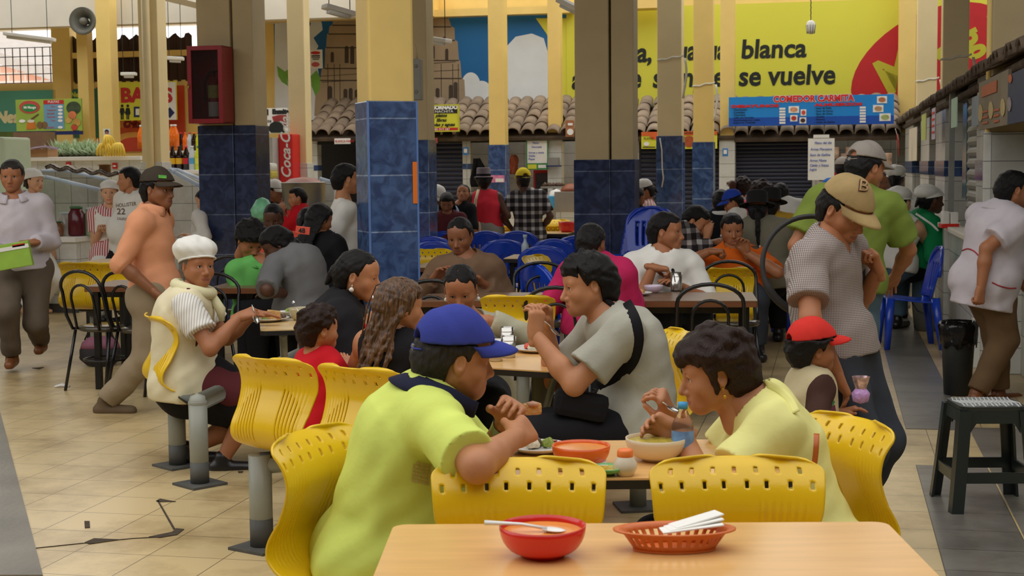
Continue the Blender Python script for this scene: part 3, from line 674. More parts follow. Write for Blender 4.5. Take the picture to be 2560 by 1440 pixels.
blob(t, pn, [(1054, 275), (1062, 270), (1066, 285), (1076, 288), (1074, 300), (1064, 308), (1054, 304)], mat('roast_print', srgb(176, 84, 40), .5, .3, 12), 'roast_print', -.007)
words_at(t, pn, 'HORNADO', 1083, 274, 9, M_whiteink, off=.006, sx=1.02, out=-.008); words_at(t, pn, 'NACHITA', 1092, 282.5, 6, M_whiteink, sx=1.25, out=-.008)
words_px(t, pn, [('platos', 1093, 293), ('libras', 1095, 304.5), ('colas y aguas', 1081, 316)], M_ink, 8, 'lettering', 1.05, .3, .002)
patch(t, pn, 1054, 320, 1150, 328, mat('sign_red', srgb(200, 40, 40), .6, .04), 'phone_band', -.002); words_at(t, pn, 'TELF: 0985 919 587', 1062, 326.8, 5, M_whiteink, sx=1.2, out=-.008)
pn = Panel(cross(22.4), 632, 271, 724, 334, -.1)
t = board(pn, .03, 'juice_sign', 'white juice bar sign with black bag picture beside the double column', 'sign', M_whiteink)
patch(t, pn, 626, 274, 677, 289, M_ink, 'heading_band', -.002); words_at(t, pn, 'JUGOS', 625, 286.5, 10.5, M_whiteink, off=.01, sx=1.1, out=-.008); words_at(t, pn, 'Enmita', 687, 285, 11, M_ink, off=.008, sx=1.0)
words_px(t, pn, [('Tomate', 647, 307)], M_ink, 8.5, 'lettering', 1.05); words_px(t, pn, [('Papaya', 639, 321)], M_ink, 7.5, 'lettering', 1., 0, .012); words_px(t, pn, [('Guayaba', 640, 313)], mat('grey_ink', srgb(110, 110, 110), .6, 0), 5, 'lettering', 1.)
blob(t, pn, [(676, 324), (682, 310), (692, 304), (708, 306), (718, 320), (718, 332), (684, 332)], M_ink, 'bag_print', -.007); blob(t, pn, [(686, 292), (704, 288), (722, 288), (722, 318), (708, 304), (690, 304)], mat('juice_print', srgb(150, 50, 50), .6, .3, 10), 'juice_print', -.006)
def small_sign(x0, y0, x1, y1, v, name, label, m, items=(), cat='sign', off=-.08):
 pn = Panel(cross(v), x0, y0, x1, y1, off); t = board(pn, .012, name, label, cat, m, boardname='sheet')
 for k in items:
  if k[0] == 'p': patch(t, pn, *k[1:5], k[5], 'print', -.002)
  elif k[0] == 'o': blob(t, pn, oval(*k[1:5]), k[5], 'print', -.006)
  else: words_at(t, pn, k[1], k[2], k[3], k[4], k[5], 'lettering', k[6] if len(k) > 6 else 1., out=-.009)
 return t
M_sr = mat('sign_red', srgb(200, 40, 40), .6, .04)
small_sign(840, 346, 880, 360, 22.8, 'stall_sign', 'small white strip sign with red lettering under the tiled eave', M_whiteink, [('w', 'BLANCA PAREZ', 842, 356, 5.5, M_sr, .9)])
small_sign(1064, 345, 1097, 358, 22.8, 'pink_sign', 'small pink strip sign above the navy shutter', mat('pink_sign', srgb(214, 130, 130), .6, .2, 20), [('w', 'COMEDOR', 1066, 355, 6, M_sr, .8)])
small_sign(777, 125, 810, 172, 24.4, 'price_notice', 'small white price notice with red heading pinned on the painted tower', M_paper, [('o', 793, 133, 12, 4, M_sr), ('p', 783, 139, 804, 142, M_ink), ('p', 783, 144, 804, 146, M_ink), ('p', 786, 148, 802, 150, M_ink), ('o', 793, 162, 10, 6, mat('pork_print', srgb(200, 90, 90), .6, .2, 15))])
small_sign(1318, 350, 1372, 424, 22.9, 'green_price_sheet', 'handwritten price sheet with a green border in the middle stall', mat('poster_green', srgb(60, 150, 80), .6, .1), [('p', 1321, 352, 1370, 408, M_paper)] + [('w', s, x, y, 5, M_blueink, 1.) for s, x, y in (('Menu', 1334, 360), ('Hornado', 1332, 370), ('Arroz y mote', 1324, 384), ('Caldo', 1324, 392), ('Papas', 1324, 400))] + [('p', 1322, 411, 1344, 422, mat('sign_yellow', srgb(224, 222, 60), .6, .04)), ('p', 1348, 412, 1368, 420, M_paper)])
small_sign(1548, 300, 1572, 342, 22.75, 'cook_photo', 'photo sign of a cook in white beside the double column', mat('photo_peach', srgb(226, 190, 150), .6, .15, 6), [('o', 1562, 308, 6, 5, M_whiteink), ('o', 1562, 315, 4, 5, mat('photo_skin', srgb(190, 130, 100), .6, .05)), ('o', 1561, 332, 9, 10, M_whiteink)])
small_sign(1416, 301, 1437, 342, 22.75, 'food_photo', 'brown food photo sign left of the double column', mat('photo_brown', srgb(170, 110, 70), .6, .3, 8), [('o', 1428, 330, 8, 8, M_whiteink), ('p', 1422, 308, 1434, 314, M_whiteink)])
small_sign(1605, 330, 1650, 372, 22.75, 'platos_sign', 'yellow and orange dish sign left of the paint-dripped column', mat('sign_yellow', srgb(224, 222, 60), .6, .04), [('p', 1605, 330, 1650, 340, mat('sign_orange', srgb(226, 104, 44), .6, .08)), ('o', 1640, 340, 14, 9, mat('sign_orange', srgb(226, 104, 44), .6, .08)), ('w', 'PLATOS', 1611, 349, 5, M_ink, 1.), ('o', 1618, 360, 7, 5, M_whiteink), ('p', 1608, 367, 1640, 369, M_ink)])
small_sign(1704, 328, 1794, 372, 22.75, 'roast_sign', 'yellow and orange roast sign behind the narrower blue-footed column', mat('sign_yellow', srgb(224, 222, 60), .6, .04), [('p', 1704, 328, 1794, 338, mat('sign_orange', srgb(226, 104, 44), .6, .08)), ('o', 1724, 354, 16, 14, mat('roast_print', srgb(176, 84, 40), .5, .3, 12)), ('w', 'HORNADO', 1712, 336, 6, M_ink, 1.)])
for x, y, v, lab in ((1167, 378, 22.9, 'small blue sticker on the slim white pillar beside the navy shutter'), (1814, 381, 22.7, 'small blue sticker on the white column foot right of the dark shutters')):
 small_sign(x - 7, y - 10, x + 7, y + 10, v, 'notice_sticker', lab, mat('sticker_blue', srgb(70, 130, 196), .6, .3, 30), [('p', x - 4, y - 6, x + 4, y + 4, M_paper)], 'sticker')
small_sign(1226, 438, 1262, 456, 22.2, 'pink_flyer', 'pink picture flyer stuck on the blue column foot beside the red tank top', mat('flyer_pink', srgb(220, 130, 170), .6, .3, 14), [('p', 1240, 446, 1260, 455, M_paper)], 'flyer', -.03)
small_sign(262, 322, 279, 345, 21.9, 'portrait_picture', 'tiny portrait picture taped on the yellow column above the bananas', M_paper, [('o', 271, 334, 4.5, 6, mat('photo_skin', srgb(190, 130, 100), .6, .05)), ('o', 271, 329, 5, 5, M_ink)], 'picture', -.05)
# left signs
pn = Panel(P1, -120, 228, 148, 388, -.09)
t = board(pn, .03, 'coffee_banner', 'teal and green banner with white brand lettering at far left', 'banner', M_tealprint)
patch(t, pn, -120, 330, 148, 388, mat('plant_print', srgb(90, 110, 50), .7, .4, 3), 'print', -.001); words_at(t, pn, 'Nescafe', -2, 306, 26, mat('cream_ink', srgb(236, 228, 180), .6, 0), sx=1., shear=.15, off=.02)
pn = Panel(P1, 190, 222, 300, 345, -.09)
t = board(pn, .03, 'green_banner', 'dark green banner strip behind the loudspeaker column', 'banner', mat('banner_green', srgb(40, 100, 70), .6, .1)); words_at(t, pn, 'Nes', 184, 243, 12, mat('lime_ink', srgb(190, 200, 70), .6, 0), off=.006)
pn = Panel(P1, 246, 216, 464, 378, -.05)
t = board(pn, .03, 'red_banner', 'red and orange coffee banner behind the toilets sign', 'banner', mat('banner_red', srgb(206, 70, 40), .6, .12, 1))
for r, c in ((120, (232, 150, 60)), (95, (214, 90, 44)), (70, (236, 170, 80)), (48, (206, 70, 40))): blob(t, pn, [(p[0], min(376, max(300, p[1]))) for p in oval(340, 372, r, r * .6)], mat('swirl_%d' % r, srgb(*c), .6, .1), 'swirl', -.002 - (120 - r) * .00004)
words_at(t, pn, 'Cafe', 312, 318, 16, mat('banner_dark_red', srgb(140, 30, 24), .6, .1), off=.02, shear=.2)
pn = Panel(cross(24.2), 252, 205, 444, 301, -.05)
t = board(pn, .03, 'toilets_sign', 'yellow and white toilets sign with red letters and pictograms', 'sign', mat('sign_yellow', srgb(224, 222, 60), .6, .04))
patch(t, pn, 390, 206, 443, 300, M_whiteink, 'white_part', -.001)
words_at(t, pn, 'BA', 305, 255, 34, M_sr, off=.016, sx=1.08); words_at(t, pn, 'Ñ', 356, 255, 34, M_sr, off=.016, sx=1.08); words_at(t, pn, 'O', 384, 255, 34, M_sr, off=.016, sx=1.0); words_at(t, pn, 'S', 414, 255, 34, M_sr, off=.016, sx=1.0)
def picto(cx, skirt):
 blob(t, pn, oval(cx, 265, 3.4, 3.6, 12), M_ink, 'pictogram'); blob(t, pn, [(cx - 4, 270), (cx + 4, 270), (cx + (6 if skirt else 4), 287), (cx - (6 if skirt else 4), 287)], M_ink, 'pictogram')
 for s in (-1, 1): blob(t, pn, [(cx + s * 2 - 1.4, 286), (cx + s * 2 + 1.4, 286), (cx + s * 2 + 1.4, 299), (cx + s * 2 - 1.4, 299)], M_ink, 'pictogram'); blob(t, pn, [(cx + s * 4, 270), (cx + s * 7, 283), (cx + s * 5.4, 284), (cx + s * 3, 274)], M_ink, 'pictogram')
picto(323, True); picto(309, False)
blob(t, pn, [(338, 267), (352, 267), (352, 293), (338, 293)], M_navyink, 'pictogram'); blob(t, pn, [(343, 272), (352, 272), (352, 288), (343, 288)], M_whiteink, 'pictogram', -.007)
blob(t, pn, [(428, 268), (440, 282), (428, 296), (416, 282)], M_navyink, 'pictogram')
pn = Panel(cross(22.9), 44, 248, 208, 327, -.05)
t = board(pn, .03, 'fruit_menu_board', 'green fruit pulp price board with honey jar picture, far left', 'menu board', M_greenprint)
blob(t, pn, oval(78, 268, 26, 16), mat('logo_red', srgb(196, 80, 70), .6, .1), 'logo'); blob(t, pn, oval(78, 270, 19, 10), mat('logo_green', srgb(40, 140, 70), .6, .1), 'logo', -.007); words_at(t, pn, 'Mi Mango', 64, 272, 6, M_whiteink, out=-.011, off=.002)
patch(t, pn, 114, 258, 164, 322, mat('pale_blue_print', srgb(110, 160, 190), .6, .08), 'price_panel', -.002); blob(t, pn, [(113, 251), (163, 250), (163, 260), (113, 261)], M_sr, 'heading_band', -.006); words_at(t, pn, 'PULPAS', 124, 258, 6, M_whiteink, sx=1.1, out=-.011)
for k, s in enumerate(('Mora', 'Guanabana', 'Naranjilla', 'Tamarindo', 'Coco', 'Guayaba')):
 y = 269 + k * 8.7 + (8 if k == 5 else 0); words_at(t, pn, s, 122 if len(s) > 5 else 132, y, 4.6, M_sr, 'menu_line', .8); blob(t, pn, oval(155, y - 2, 6, 3.2), M_whiteink, 'price_box', -.006)
blob(t, pn, [(72, 306), (92, 306), (95, 322), (70, 324)], mat('honey_print', srgb(206, 120, 40), .5, .15), 'honey_print', -.006); blob(t, pn, oval(82, 303, 9, 4), M_plaster, 'honey_print', -.007); blob(t, pn, [(80, 298), (100, 284), (102, 286), (84, 300)], mat('wood_print', srgb(110, 70, 40), .6, .1), 'dipper_print', -.007)
for cx in (104, 116): blob(t, pn, oval(cx, 313, 8, 9), mat('fruit_print', srgb(130, 100, 60), .6, .2), 'fruit_print', -.006)
blob(t, pn, oval(60, 303, 8, 4), M_whiteink, 'price_box', -.006); blob(t, pn, oval(188, 270, 18, 16), mat('pineapple_print', srgb(60, 76, 50), .6, .4, 10), 'fruit_print', -.006)
for cx, cy, r, c in ((185, 288, 10, (226, 130, 80)), (176, 300, 8, (210, 170, 90)), (196, 306, 10, (190, 150, 70)), (190, 318, 8, (200, 70, 50))): blob(t, pn, oval(cx, cy, r, r), mat('fruit_%d' % cx, srgb(*c), .6, .2), 'fruit_print', -.007)
MB().box((0, .02, -.04), (pn.w, .02, .06)).build('lower_band', M_navyink, t)

# ------------------------------------------------------------------ left: juice bars of white tile
def bar(x0, x1, ytop, d, dep, label, m, top=None, base=False):
 """a counter seen square with the hall whose front top edge shows at ytop"""
 pl = cross(d); a0, a1 = pl.hit(x0, ytop)[0], pl.hit(x1, ytop)[0]; z = pl.hit((x0 + x1) / 2, ytop)[1]
 t = thing('juice_bar', label, 'counter', pl.at((a0 + a1) / 2, 0), HALL); w = a1 - a0
 MB().box((0, dep / 2, z / 2 - .03), (w, dep, z - .06)).build('body', m, t); MB().box((0, dep / 2 - .02, z - .03), (w + .04, dep + .06, .06), bev=.008).build('worktop', top or M_white, t)
 if base: MB().box((0, -.005, .05), (w + .01, .02, .1)).build('plinth', mat('dark_plinth', srgb(70, 66, 60), .5, .1), t)
 return t, w, z
bar(-250, 190, 592, 15.2, .55, 'white tiled juice bar at the left edge with a dark plinth and jars on top', M_white_tile, base=True)
bar(188, 262, 655, 16.0, .4, 'low grey tiled step of the juice bar right of the jars', M_grey_tile, base=True)
bar(20, 352, 392, 20.4, .5, 'tall white tiled back counter carrying pineapples and bananas', M_white_tile)
bar(425, 505, 425, 20.8, .5, 'white tiled back counter carrying the drinks bottles', M_white_tile)
def wing(pts, d, label, m=None):
 """a tiled partition across the bar, its top edge sloping"""
 pl = cross(d); P = [pl.hit(*p) for p in pts]; a0 = P[0][0]; t = thing('tiled_partition', label, 'partition', pl.at(a0, 0), HALL, kind='structure')
 n = len(P); vs = [(a - a0, 0, z) for a, z in P] + [(a - a0, .12, z) for a, z in P] ; vs = [(x, y, max(0.02, z)) for x, y, z in vs]
 fs = [tuple(range(n))[::-1], tuple(range(n, 2 * n))] + [(i, (i + 1) % n, n + (i + 1) % n, n + i) for i in range(n)]
 MB().add(vs, fs).build('panel', m or M_grey_tile, t)
 e = MB(); k = [(a - a0, .06, z + .012) for a, z in P[:-2]]
 for p, q in zip(k[:-1], k[1:]): e.tube([p, q], .03, 6)
 e.build('edge_strip', mat('blue_white_edge', srgb(200, 214, 232), .4, .1), t)
wing([(95, 445), (110, 446), (245, 478), (250, 800), (95, 800)], 16.6, 'sloping tiled partition behind the cook at far left')
wing([(100, 430), (160, 430), (262, 452), (262, 800), (100, 800)], 17.6, 'second sloping tiled partition, behind the first')
wing([(420, 430), (432, 435), (497, 470), (494, 800), (420, 800)], 16.2, 'sloping tiled partition left of the double column', M_white_tile)
wing([(350, 420), (440, 428), (506, 455), (506, 800), (350, 800)], 18.2, 'tiled partition behind the man in the dark cap', M_white_tile)
wing([(600, 450), (680, 480), (700, 520), (700, 800), (600, 800)], 17.5, 'tiled partition right of the double column', M_white_tile)
wing([(795, 450), (835, 462), (838, 800), (790, 800)], 17.0, 'white tiled partition left of the white tee man', M_white_tile)
for x, y, lab in ((57, 402, 'red logo sticker at the left end of the back counter'), (173, 412, 'red logo sticker in the middle of the back counter'), (289, 414, 'red logo sticker at the right end of the back counter')):
 small_sign(x - 6, y - 7, x + 6, y + 8, 20.4, 'logo_sticker', lab, M_sr, [('o', x, y + 1, 4, 2, M_whiteink)], 'sticker', -.03)
small_sign(106, 619, 136, 646, 15.2, 'price_sticker', 'red-framed price sticker on the juice bar front', M_whiteink, [('p', 106, 619, 136, 621, M_sr), ('p', 106, 644, 136, 646, M_sr), ('p', 121, 620, 123, 645, M_sr), ('w', 'DEL', 108, 630, 6, M_sr, .9), ('w', 'AL', 108, 641, 6, M_sr, .9), ('w', '20', 125, 636, 9, M_sr, .9)], 'sticker', -.02)
# fridge corner at the far left edge
q = PX(8, 600, 17.5); fr = thing('fridge', 'pale green fridge corner at the left edge behind the man in the pale shirt', 'fridge', (q.x - .1, q.y, 0), HALL)
MB().box((0, .3, 1.0), (.34, .6, 2.0), bev=.03).build('body', mat('pale_green_enamel', srgb(206, 222, 190), .4, .04), fr)

# ------------------------------------------------------------------ loudspeaker, lights, extinguisher
q = PX(206, 52, 22.6); t = thing('loudspeaker', 'round dark grey loudspeaker high on the yellow column', 'loudspeaker', q, -.15)
M = Matrix.Rotation(math.pi / 2, 3, 'X'); Mspk = mat('speaker_grey', srgb(120, 120, 110), .6, .1)
MB().lathe([(.21, -.02), (.205, .02), (.14, -.05), (.06, -.14), (.05, -.2)], M=M, capt=False, capb=False).build('horn', Mspk, t)
MB().lathe([(.001, .02), (.05, .0), (.06, -.1)], M=M, capb=False).build('driver', mat('speaker_pale', srgb(130, 128, 118), .6, .1), t); MB().tube([(0, .16, 0), (0, .32, -.02)], .03, 8).build('bracket', Mspk, t)
def strip_light(p, length, rz, tilt, label, wires=1.2):
 t = thing('strip_light', label, 'strip light', p, rz)
 R = Matrix.Rotation(tilt, 3, 'Y')
 MB().box((0, 0, 0), (length, .17, .05), M=R, bev=.012).build('housing', M_white, t)
 d = MB(); d.tube([R @ Vector((-length / 2 + .05, -.035, -.04)), R @ Vector((length / 2 - .05, -.035, -.04))], .022, 8); d.tube([R @ Vector((-length / 2 + .05, .035, -.04)), R @ Vector((length / 2 - .05, .035, -.04))], .022, 8)
 d.build('tube', mat('milky_tube', srgb(226, 228, 224), .3, .02), t)
 w = MB()
 for s in (-.35, .35): b = R @ Vector((length * s, 0, .02)); w.tube([b, b + Vector((0, 0, wires))], .005, 5)
 w.build('hanging_wire', M_black, t)
strip_light(PX(74, 92, 21.5), .72, .05, .13, 'white strip light hanging at far left beside the loudspeaker')
strip_light(PX(848, 26, 15.5), .34, .5, .22, 'white strip light at the top, left of the front column')
strip_light(PX(1090, 98, 18.0), .36, -.5, .17, 'white strip light hanging in front of the painted tower')
strip_light(PX(1428, 14, 15.5), .30, -.6, .45, 'white strip light at the top edge left of the shaded double column')
strip_light(PX(1562, 84, 18.0), .28, -.6, .45, 'white strip light hanging right of the shaded double column')
strip_light(PX(438, 146, 22.8), .26, .1, .05, 'white strip light in front of the dark sheeting left of the extinguisher cabinet')
strip_light(PX(322, 185, 23.6), .24, .1, .0, 'small white strip light in front of the dark sheeting beside the banana column')
q = PX(2027, 68, 20); t = thing('cage_lamp', 'small white caged lamp hanging on a chain before the yellow billboard', 'lamp', q, 0)
MB().lathe([(.02, .09), (.05, .07), (.062, .02), (.055, -.05), (.03, -.09)], seg=16).build('shade', M_white, t); c = MB()
for k in range(9): c.tube([(.0 + .006 * (k % 2), 0, .09 + k * .033), (.0 - .006 * (k % 2), 0, .125 + k * .033)], .006, 5)
c.build('chain', M_black, t)
g = MB()
for k in range(10): a = k * .628; g.tube([(.064 * math.cos(a), .064 * math.sin(a), .03), (.05 * math.cos(a), .05 * math.sin(a), -.085)], .004, 4)
g.build('cage', mat('grey_wire', srgb(110, 110, 104), .5, .1), t)
MB().lathe([(.001, .38), (.05, .38), (.06, .42), (.02, .5)], seg=14).build('canopy', M_white, t)

# red cabinet
pl = cross(14.3); a, z0 = pl.hit(525, 308)[0], pl.hit(525, 308)[1]; z1 = pl.hit(525, 114)[1]; w = pl.hit(557, 210)[0] - pl.hit(470, 210)[0]; h = z1 - z0
cab = thing('extinguisher_cabinet', 'red steel extinguisher cabinet with a dark glass door on the double column', 'cabinet', pl.at((pl.hit(470, 210)[0] + pl.hit(557, 210)[0]) / 2, z0), HALL)
b = MB(); T = .012; D = .27
b.box((0, D, h / 2), (w, T, h)); b.box((-w / 2 + T / 2, D / 2, h / 2), (T, D, h)); b.box((w / 2 - T / 2, D / 2, h / 2), (T, D, h)); b.box((0, D / 2, T / 2), (w, D, T)); b.box((0, D / 2, h - T / 2), (w, D, T)); b.build('body', M_red, cab)
dr = MB(); k = .045
for x in (-w / 2 + k / 2, w / 2 - k / 2): dr.box((x, -.006, h / 2), (k, .014, h), bev=.003)
for z in (k / 2, h - k / 2): dr.box((0, -.006, z), (w - 2 * k, .014, k), bev=.003)
dr = dr.build('door', M_red, cab)
glass = bpy.data.materials.new('smoked_glass'); glass.use_nodes = True; p_ = glass.node_tree.nodes['Principled BSDF']; p_.inputs['Base Color'].default_value = (.03, .02, .02, 1); p_.inputs['Alpha'].default_value = .42; p_.inputs['Roughness'].default_value = .1
MB().box((0, -.004, h / 2), (w - 2 * k + .004, .004, h - 2 * k + .004)).build('glass', glass, dr)
pk = MB(); pk.box((-w / 2 + .01, -.02, h * .47), (.03, .016, .03), bev=.004); pk.tube([(-w / 2, -.02, h * .485), (-w / 2, -.02, h * .505), (-w / 2 + .02, -.02, h * .505), (-w / 2 + .02, -.02, h * .485)], .003, 6); pk.build('padlock', mat('brass', srgb(170, 130, 60), .35, .1, metal=.8), dr)
ex = thing('fire_extinguisher', 'fire extinguisher with white label inside the red cabinet', 'fire extinguisher', cab.location + RX * .05 + AX * .12 + Vector((0, 0, .02)), HALL)
MB().lathe([(.001, 0), (.066, 0), (.068, .02), (.068, .36), (.05, .43), (.022, .46)], seg=24).build('tank', M_red, ex)
MB().lathe([(.0695, .05), (.0695, .2)], seg=24, capb=False, capt=False).build('label_sheet', M_paper, ex); MB().lathe([(.0695, .24), (.0695, .37)], seg=24, capb=False, capt=False).build('label_sheet', mat('label_lime', srgb(206, 206, 120), .6, .2, 20), ex)
hz = MB(); hz.tube([(0, 0, .46), (.0, -.01, .52), (-.05, -.02, .5), (-.1, -.02, .4), (-.1, -.02, .2)], .012, 8); hz.tube([(-.04, 0, .5), (.06, 0, .53)], .012, 8); hz.build('hose', M_black, ex)
# drinks cooler
q = PX(716, 500, 20.0); ck = thing('drinks_cooler', 'tall red drinks cooler with white script lettering beside the cream column', 'cooler', (q.x, q.y, 0), HALL)
zc = PX(714, 335, 20.0).z; MB().box((0, .25, zc / 2), (.20, .5, zc), bev=.02).build('body', mat('cooler_red', srgb(220, 34, 34), .35, .04), ck)
text('Coca-Cola', .19, M_whiteink, ck, (.07, -.006, zc - .60), (math.pi / 2, -math.pi / 2, 0), 'lettering', .004, .3)
MB().box((-.12, .02, zc / 2), (.04, .46, zc - .1)).build('door_frame', mat('pale_door', srgb(190, 190, 186), .4, .05), ck)
# ------------------------------------------------------------------ materials of the furniture
M_chair = mat('yellow_plastic', srgb(238, 196, 16), .32, .03, 3, .04, 120, coat=.15)
M_bluep = mat('blue_plastic', srgb(22, 66, 190), .25, .04, 3, coat=.2)
M_wire = mat('black_lacquer', srgb(20, 20, 22), .25, .05, 3)
M_lam = mat('beech_laminate', srgb(226, 178, 112), .28, .07, 3, 0, stretch=(1, 12, 1), spec=.5)
M_lam2 = mat('pale_laminate', srgb(216, 184, 128), .3, .07, 3, 0, stretch=(1, 12, 1))
M_edge = mat('black_edging', srgb(24, 22, 22), .5, .1)
M_walnut = mat('worn_walnut', srgb(128, 100, 78), .35, .25, 3, .05, 20, stretch=(1, 9, 1))
M_walnute = mat('walnut_edge', srgb(120, 74, 44), .4, .25, 4, stretch=(.5, 8, 8))
M_pipe = mat('grey_green_steel_paint', srgb(150, 152, 140), .4, .08, 4)
M_pipe_d = mat('scuffed_grey_steel', srgb(82, 82, 78), .6, .25, 10)

# ------------------------------------------------------------------ yellow moulded chairs
def chair_shell():
 prof = spline([(.235, .425), (.20, .440), (.08, .432), (-.04, .425), (-.13, .430), (-.195, .462), (-.222, .520), (-.208, .585), (-.178, .650), (-.162, .700), (-.170, .755), (-.200, .800), (-.235, .828)], 96)
 nv, nu = len(prof), 90; us = np.linspace(-1, 1, nu); P = np.zeros((nv, nu, 3))
 s = np.linspace(0, 1, nv)
 for j in range(nv):
  y, z = prof[j]; t = s[j]
  w = .215 + .012 * math.sin(t * 9)
  if t > .72: w = .218 + .016 * (t - .72) / .28
  e = 1.0
  if t > .90: e = math.sqrt(max(0, 1 - ((t - .90) / .104) ** 2)) ** .55
  if t < .06: e = min(e, math.sqrt(max(0.02, 1 - ((.06 - t) / .07) ** 2)) ** .4)
  b = max(0, min(1, (t - .45) / .15))
  for i, u in enumerate(us):
   uu = abs(u)
   yy = y + b * .035 * uu ** 2.2; zz = z + (1 - b) * (.012 * uu ** 3)
   if t > .9 and e < 1: pass
   rib = 0
   if .40 < t < .80 and .28 < uu < .86:
    f = min(1, (t - .40) / .06) * min(1, (.80 - t) / (.05 + .25 * (uu - .28)))
    rib = .0024 * max(0, f) * (1 if (i % 4) < 2 else -1)
   P[j, i] = (u * w * e, yy - rib, zz - rib * .3)
 mask = np.ones((nv - 1, nu - 1), bool)
 for r0, r1, us_ in ((85, 88, [-.74, -.5, -.25, 0, .25, .5, .74]), (79, 82, [-.87, -.62, -.37, -.125, .125, .37, .62, .87])):
  for u in us_:
   c = int((u + 1) / 2 * (nu - 1)); mask[r0:r1, c:c + 2] = False
 return MB().sheet(P, -.007, mask)
shell_mb = chair_shell()
br_mb = MB(); br_mb.box((0, .02, .405), (.2, .22, .012)); br_mb.box((0, -.03, .385), (.06, .05, .05)); br_mb.box((-.09, .02, .415), (.02, .2, .02)); br_mb.box((.09, .02, .415), (.02, .2, .02))
CH0 = thing('yellow_chair', 'x', 'chair'); CH_SHELL = shell_mb.build('seat_shell', M_chair, CH0); br_mb.build('bracket', M_pipe_d, CH0)
for s_ in (-1, 1):
 MB().lathe([(.001, .4365), (.007, .4365), (.007, .434)], c=(s_ * .12, .05, 0), seg=10).build('bolt', M_pipe_d, CH0)
PO = MB(); PO.tube([(0, 0, .012), (0, 0, .39)], .04, 14); POST = PO.build('post', M_pipe, None)
PL_ = MB(); PL_.box((0, 0, .006), (.2, .2, .012)); PLATE = PL_.build('foot_plate', M_pipe_d, POST)
POST.parent = CH0
used = [False]
def yaw_rz(yaw): return -math.radians(yaw)
def fwd(yaw): return Vector((math.sin(math.radians(yaw)), math.cos(math.radians(yaw)), 0))
def rgt(yaw): return Vector((math.cos(math.radians(yaw)), -math.sin(math.radians(yaw)), 0))
def ychair(px, py, yaw, label, post=True, z=.822, group='yellow moulded chairs', back=.225):
 p = FL(px, py, z); p = p + fwd(yaw) * back; p.z = 0
 if not used[0]:
  used[0] = True; CH0.location = p; CH0.rotation_euler = (0, 0, yaw_rz(yaw)); CH0['label'] = label; CH0['group'] = group; return CH0
 r = dup(CH0, p, yaw_rz(yaw), label, group)
 if not post:
  for c in list(r.children):
   if c.name.startswith('post'):
    for g in list(c.children): bpy.data.objects.remove(g)
    bpy.data.objects.remove(c)
 return r
ychair(1296, 1150, 180, 'yellow slotted chair back nearest the camera, behind the red soup bowl')
ychair(1834, 1146, 180, 'yellow slotted chair back nearest the camera, behind the orange basket')
ychair(752, 1082, 115, 'yellow chair the man in the lime polo shirt sits on')
ychair(2150, 1050, 246, 'yellow chair the woman in the pale yellow top sits on, slotted back by the aisle')
ychair(655, 898, 36, 'empty ribbed yellow chair left of the child in red, seen from behind', post=False)
ychair(878, 922, 36, 'ribbed yellow chair between the child in red and the lime polo shirt', post=False)
ychair(372, 792, 62, 'yellow chair the old woman in the cream bonnet sits on', post=False)
ychair(1712, 830, 262, 'yellow chair behind the woman with short dark hair, at the family table')
ychair(195, 658, 16, 'yellow chair behind the black wire chair at far left')
ychair(295, 660, 16, 'yellow chair half hidden by the man in the peach shirt')
ychair(1072, 624, 175, 'yellow chair just right of the large front column')
ychair(1325, 640, 120, 'yellow chair turned sideways among the blue chairs')
ychair(1382, 566, 5, 'yellow chair behind the blue chairs, left of the shaded double column')
ychair(1386, 550, 175, 'far yellow chair at the table with the red tub')
ychair(1240, 567, 20, 'far yellow chair just in front of the plaid shirt man')
ychair(1095, 562, 15, 'far yellow chair left of the woman in the red tank top')
ychair(1062, 574, 200, 'far yellow chair in front of the diners near the navy shutter')
ychair(1814, 672, 3, 'yellow chair seen through the black wire chair in the middle aisle')
ychair(1600, 668, 185, 'yellow chair the man in the white long-sleeved shirt sits on')
ychair(1900, 600, 185, 'yellow chair behind the man in the orange shirt')
ychair(1290, 742, 10, 'yellow chair seat showing below the long dark table')
ychair(820, 660, 200, 'yellow chair behind the person in the grey top')
# ------------------------------------------------------------------ blue monobloc chairs
def blue_chair():
 t = thing('blue_chair', 'x', 'chair')
 P = []
 for j in range(15):
  s = j / 14; y = .20 - .40 * s; z = .43 + .012 * math.cos(s * 3.1) - .01 * s
  P.append([((u * (.215 + .02 * math.sin(s * 3))), y, z - .012 * (1 - u * u)) for u in [k / 7 - 1 for k in range(15)]])
 MB().sheet(P, -.012).build('seat', M_bluep, t)
 P = []; nv = 26; nu = 25; mask = np.ones((nv - 1, nu - 1), bool)
 for j in range(nv):
  s = j / (nv - 1); z = .44 + .42 * s; w = .205 + .035 * math.sin(s * 2.4); e = 1 if s < .7 else math.sqrt(max(0.0, 1 - ((s - .7) / .305) ** 2)) ** .7
  P.append([(u * w * e, -.19 - .09 * s + .05 * u * u * (1 - .3 * s), z) for u in [k / 12 - 1 for k in range(nu)]])
 for c in (5, 8, 11, 12, 15, 18): mask[4:17, c] = False
 MB().sheet(P, -.012, mask).build('backrest', M_bluep, t)
 rim = MB(); pts = []
 for k in range(21):
  a = math.pi * k / 20; pts.append((math.cos(a) * .235, -.245 - .035 * math.sin(a) + .03 * abs(math.cos(a)), .62 + .245 * math.sin(a) ** .8))
 rim.tube(pts, .016, 8); rim.build('back_rim', M_bluep, t)
 for s in (-1, 1):
  for y0, y1 in ((.185, .215), (-.19, -.245)):
   l = MB(); l.tube([(s * .205, y0, .44), (s * .222, (y0 + y1) / 2, .22), (s * .235, y1, 0)], [.04, .034, .026], 8); l.build('leg', M_bluep, t)
 return t
BL0 = blue_chair(); ub = [False]
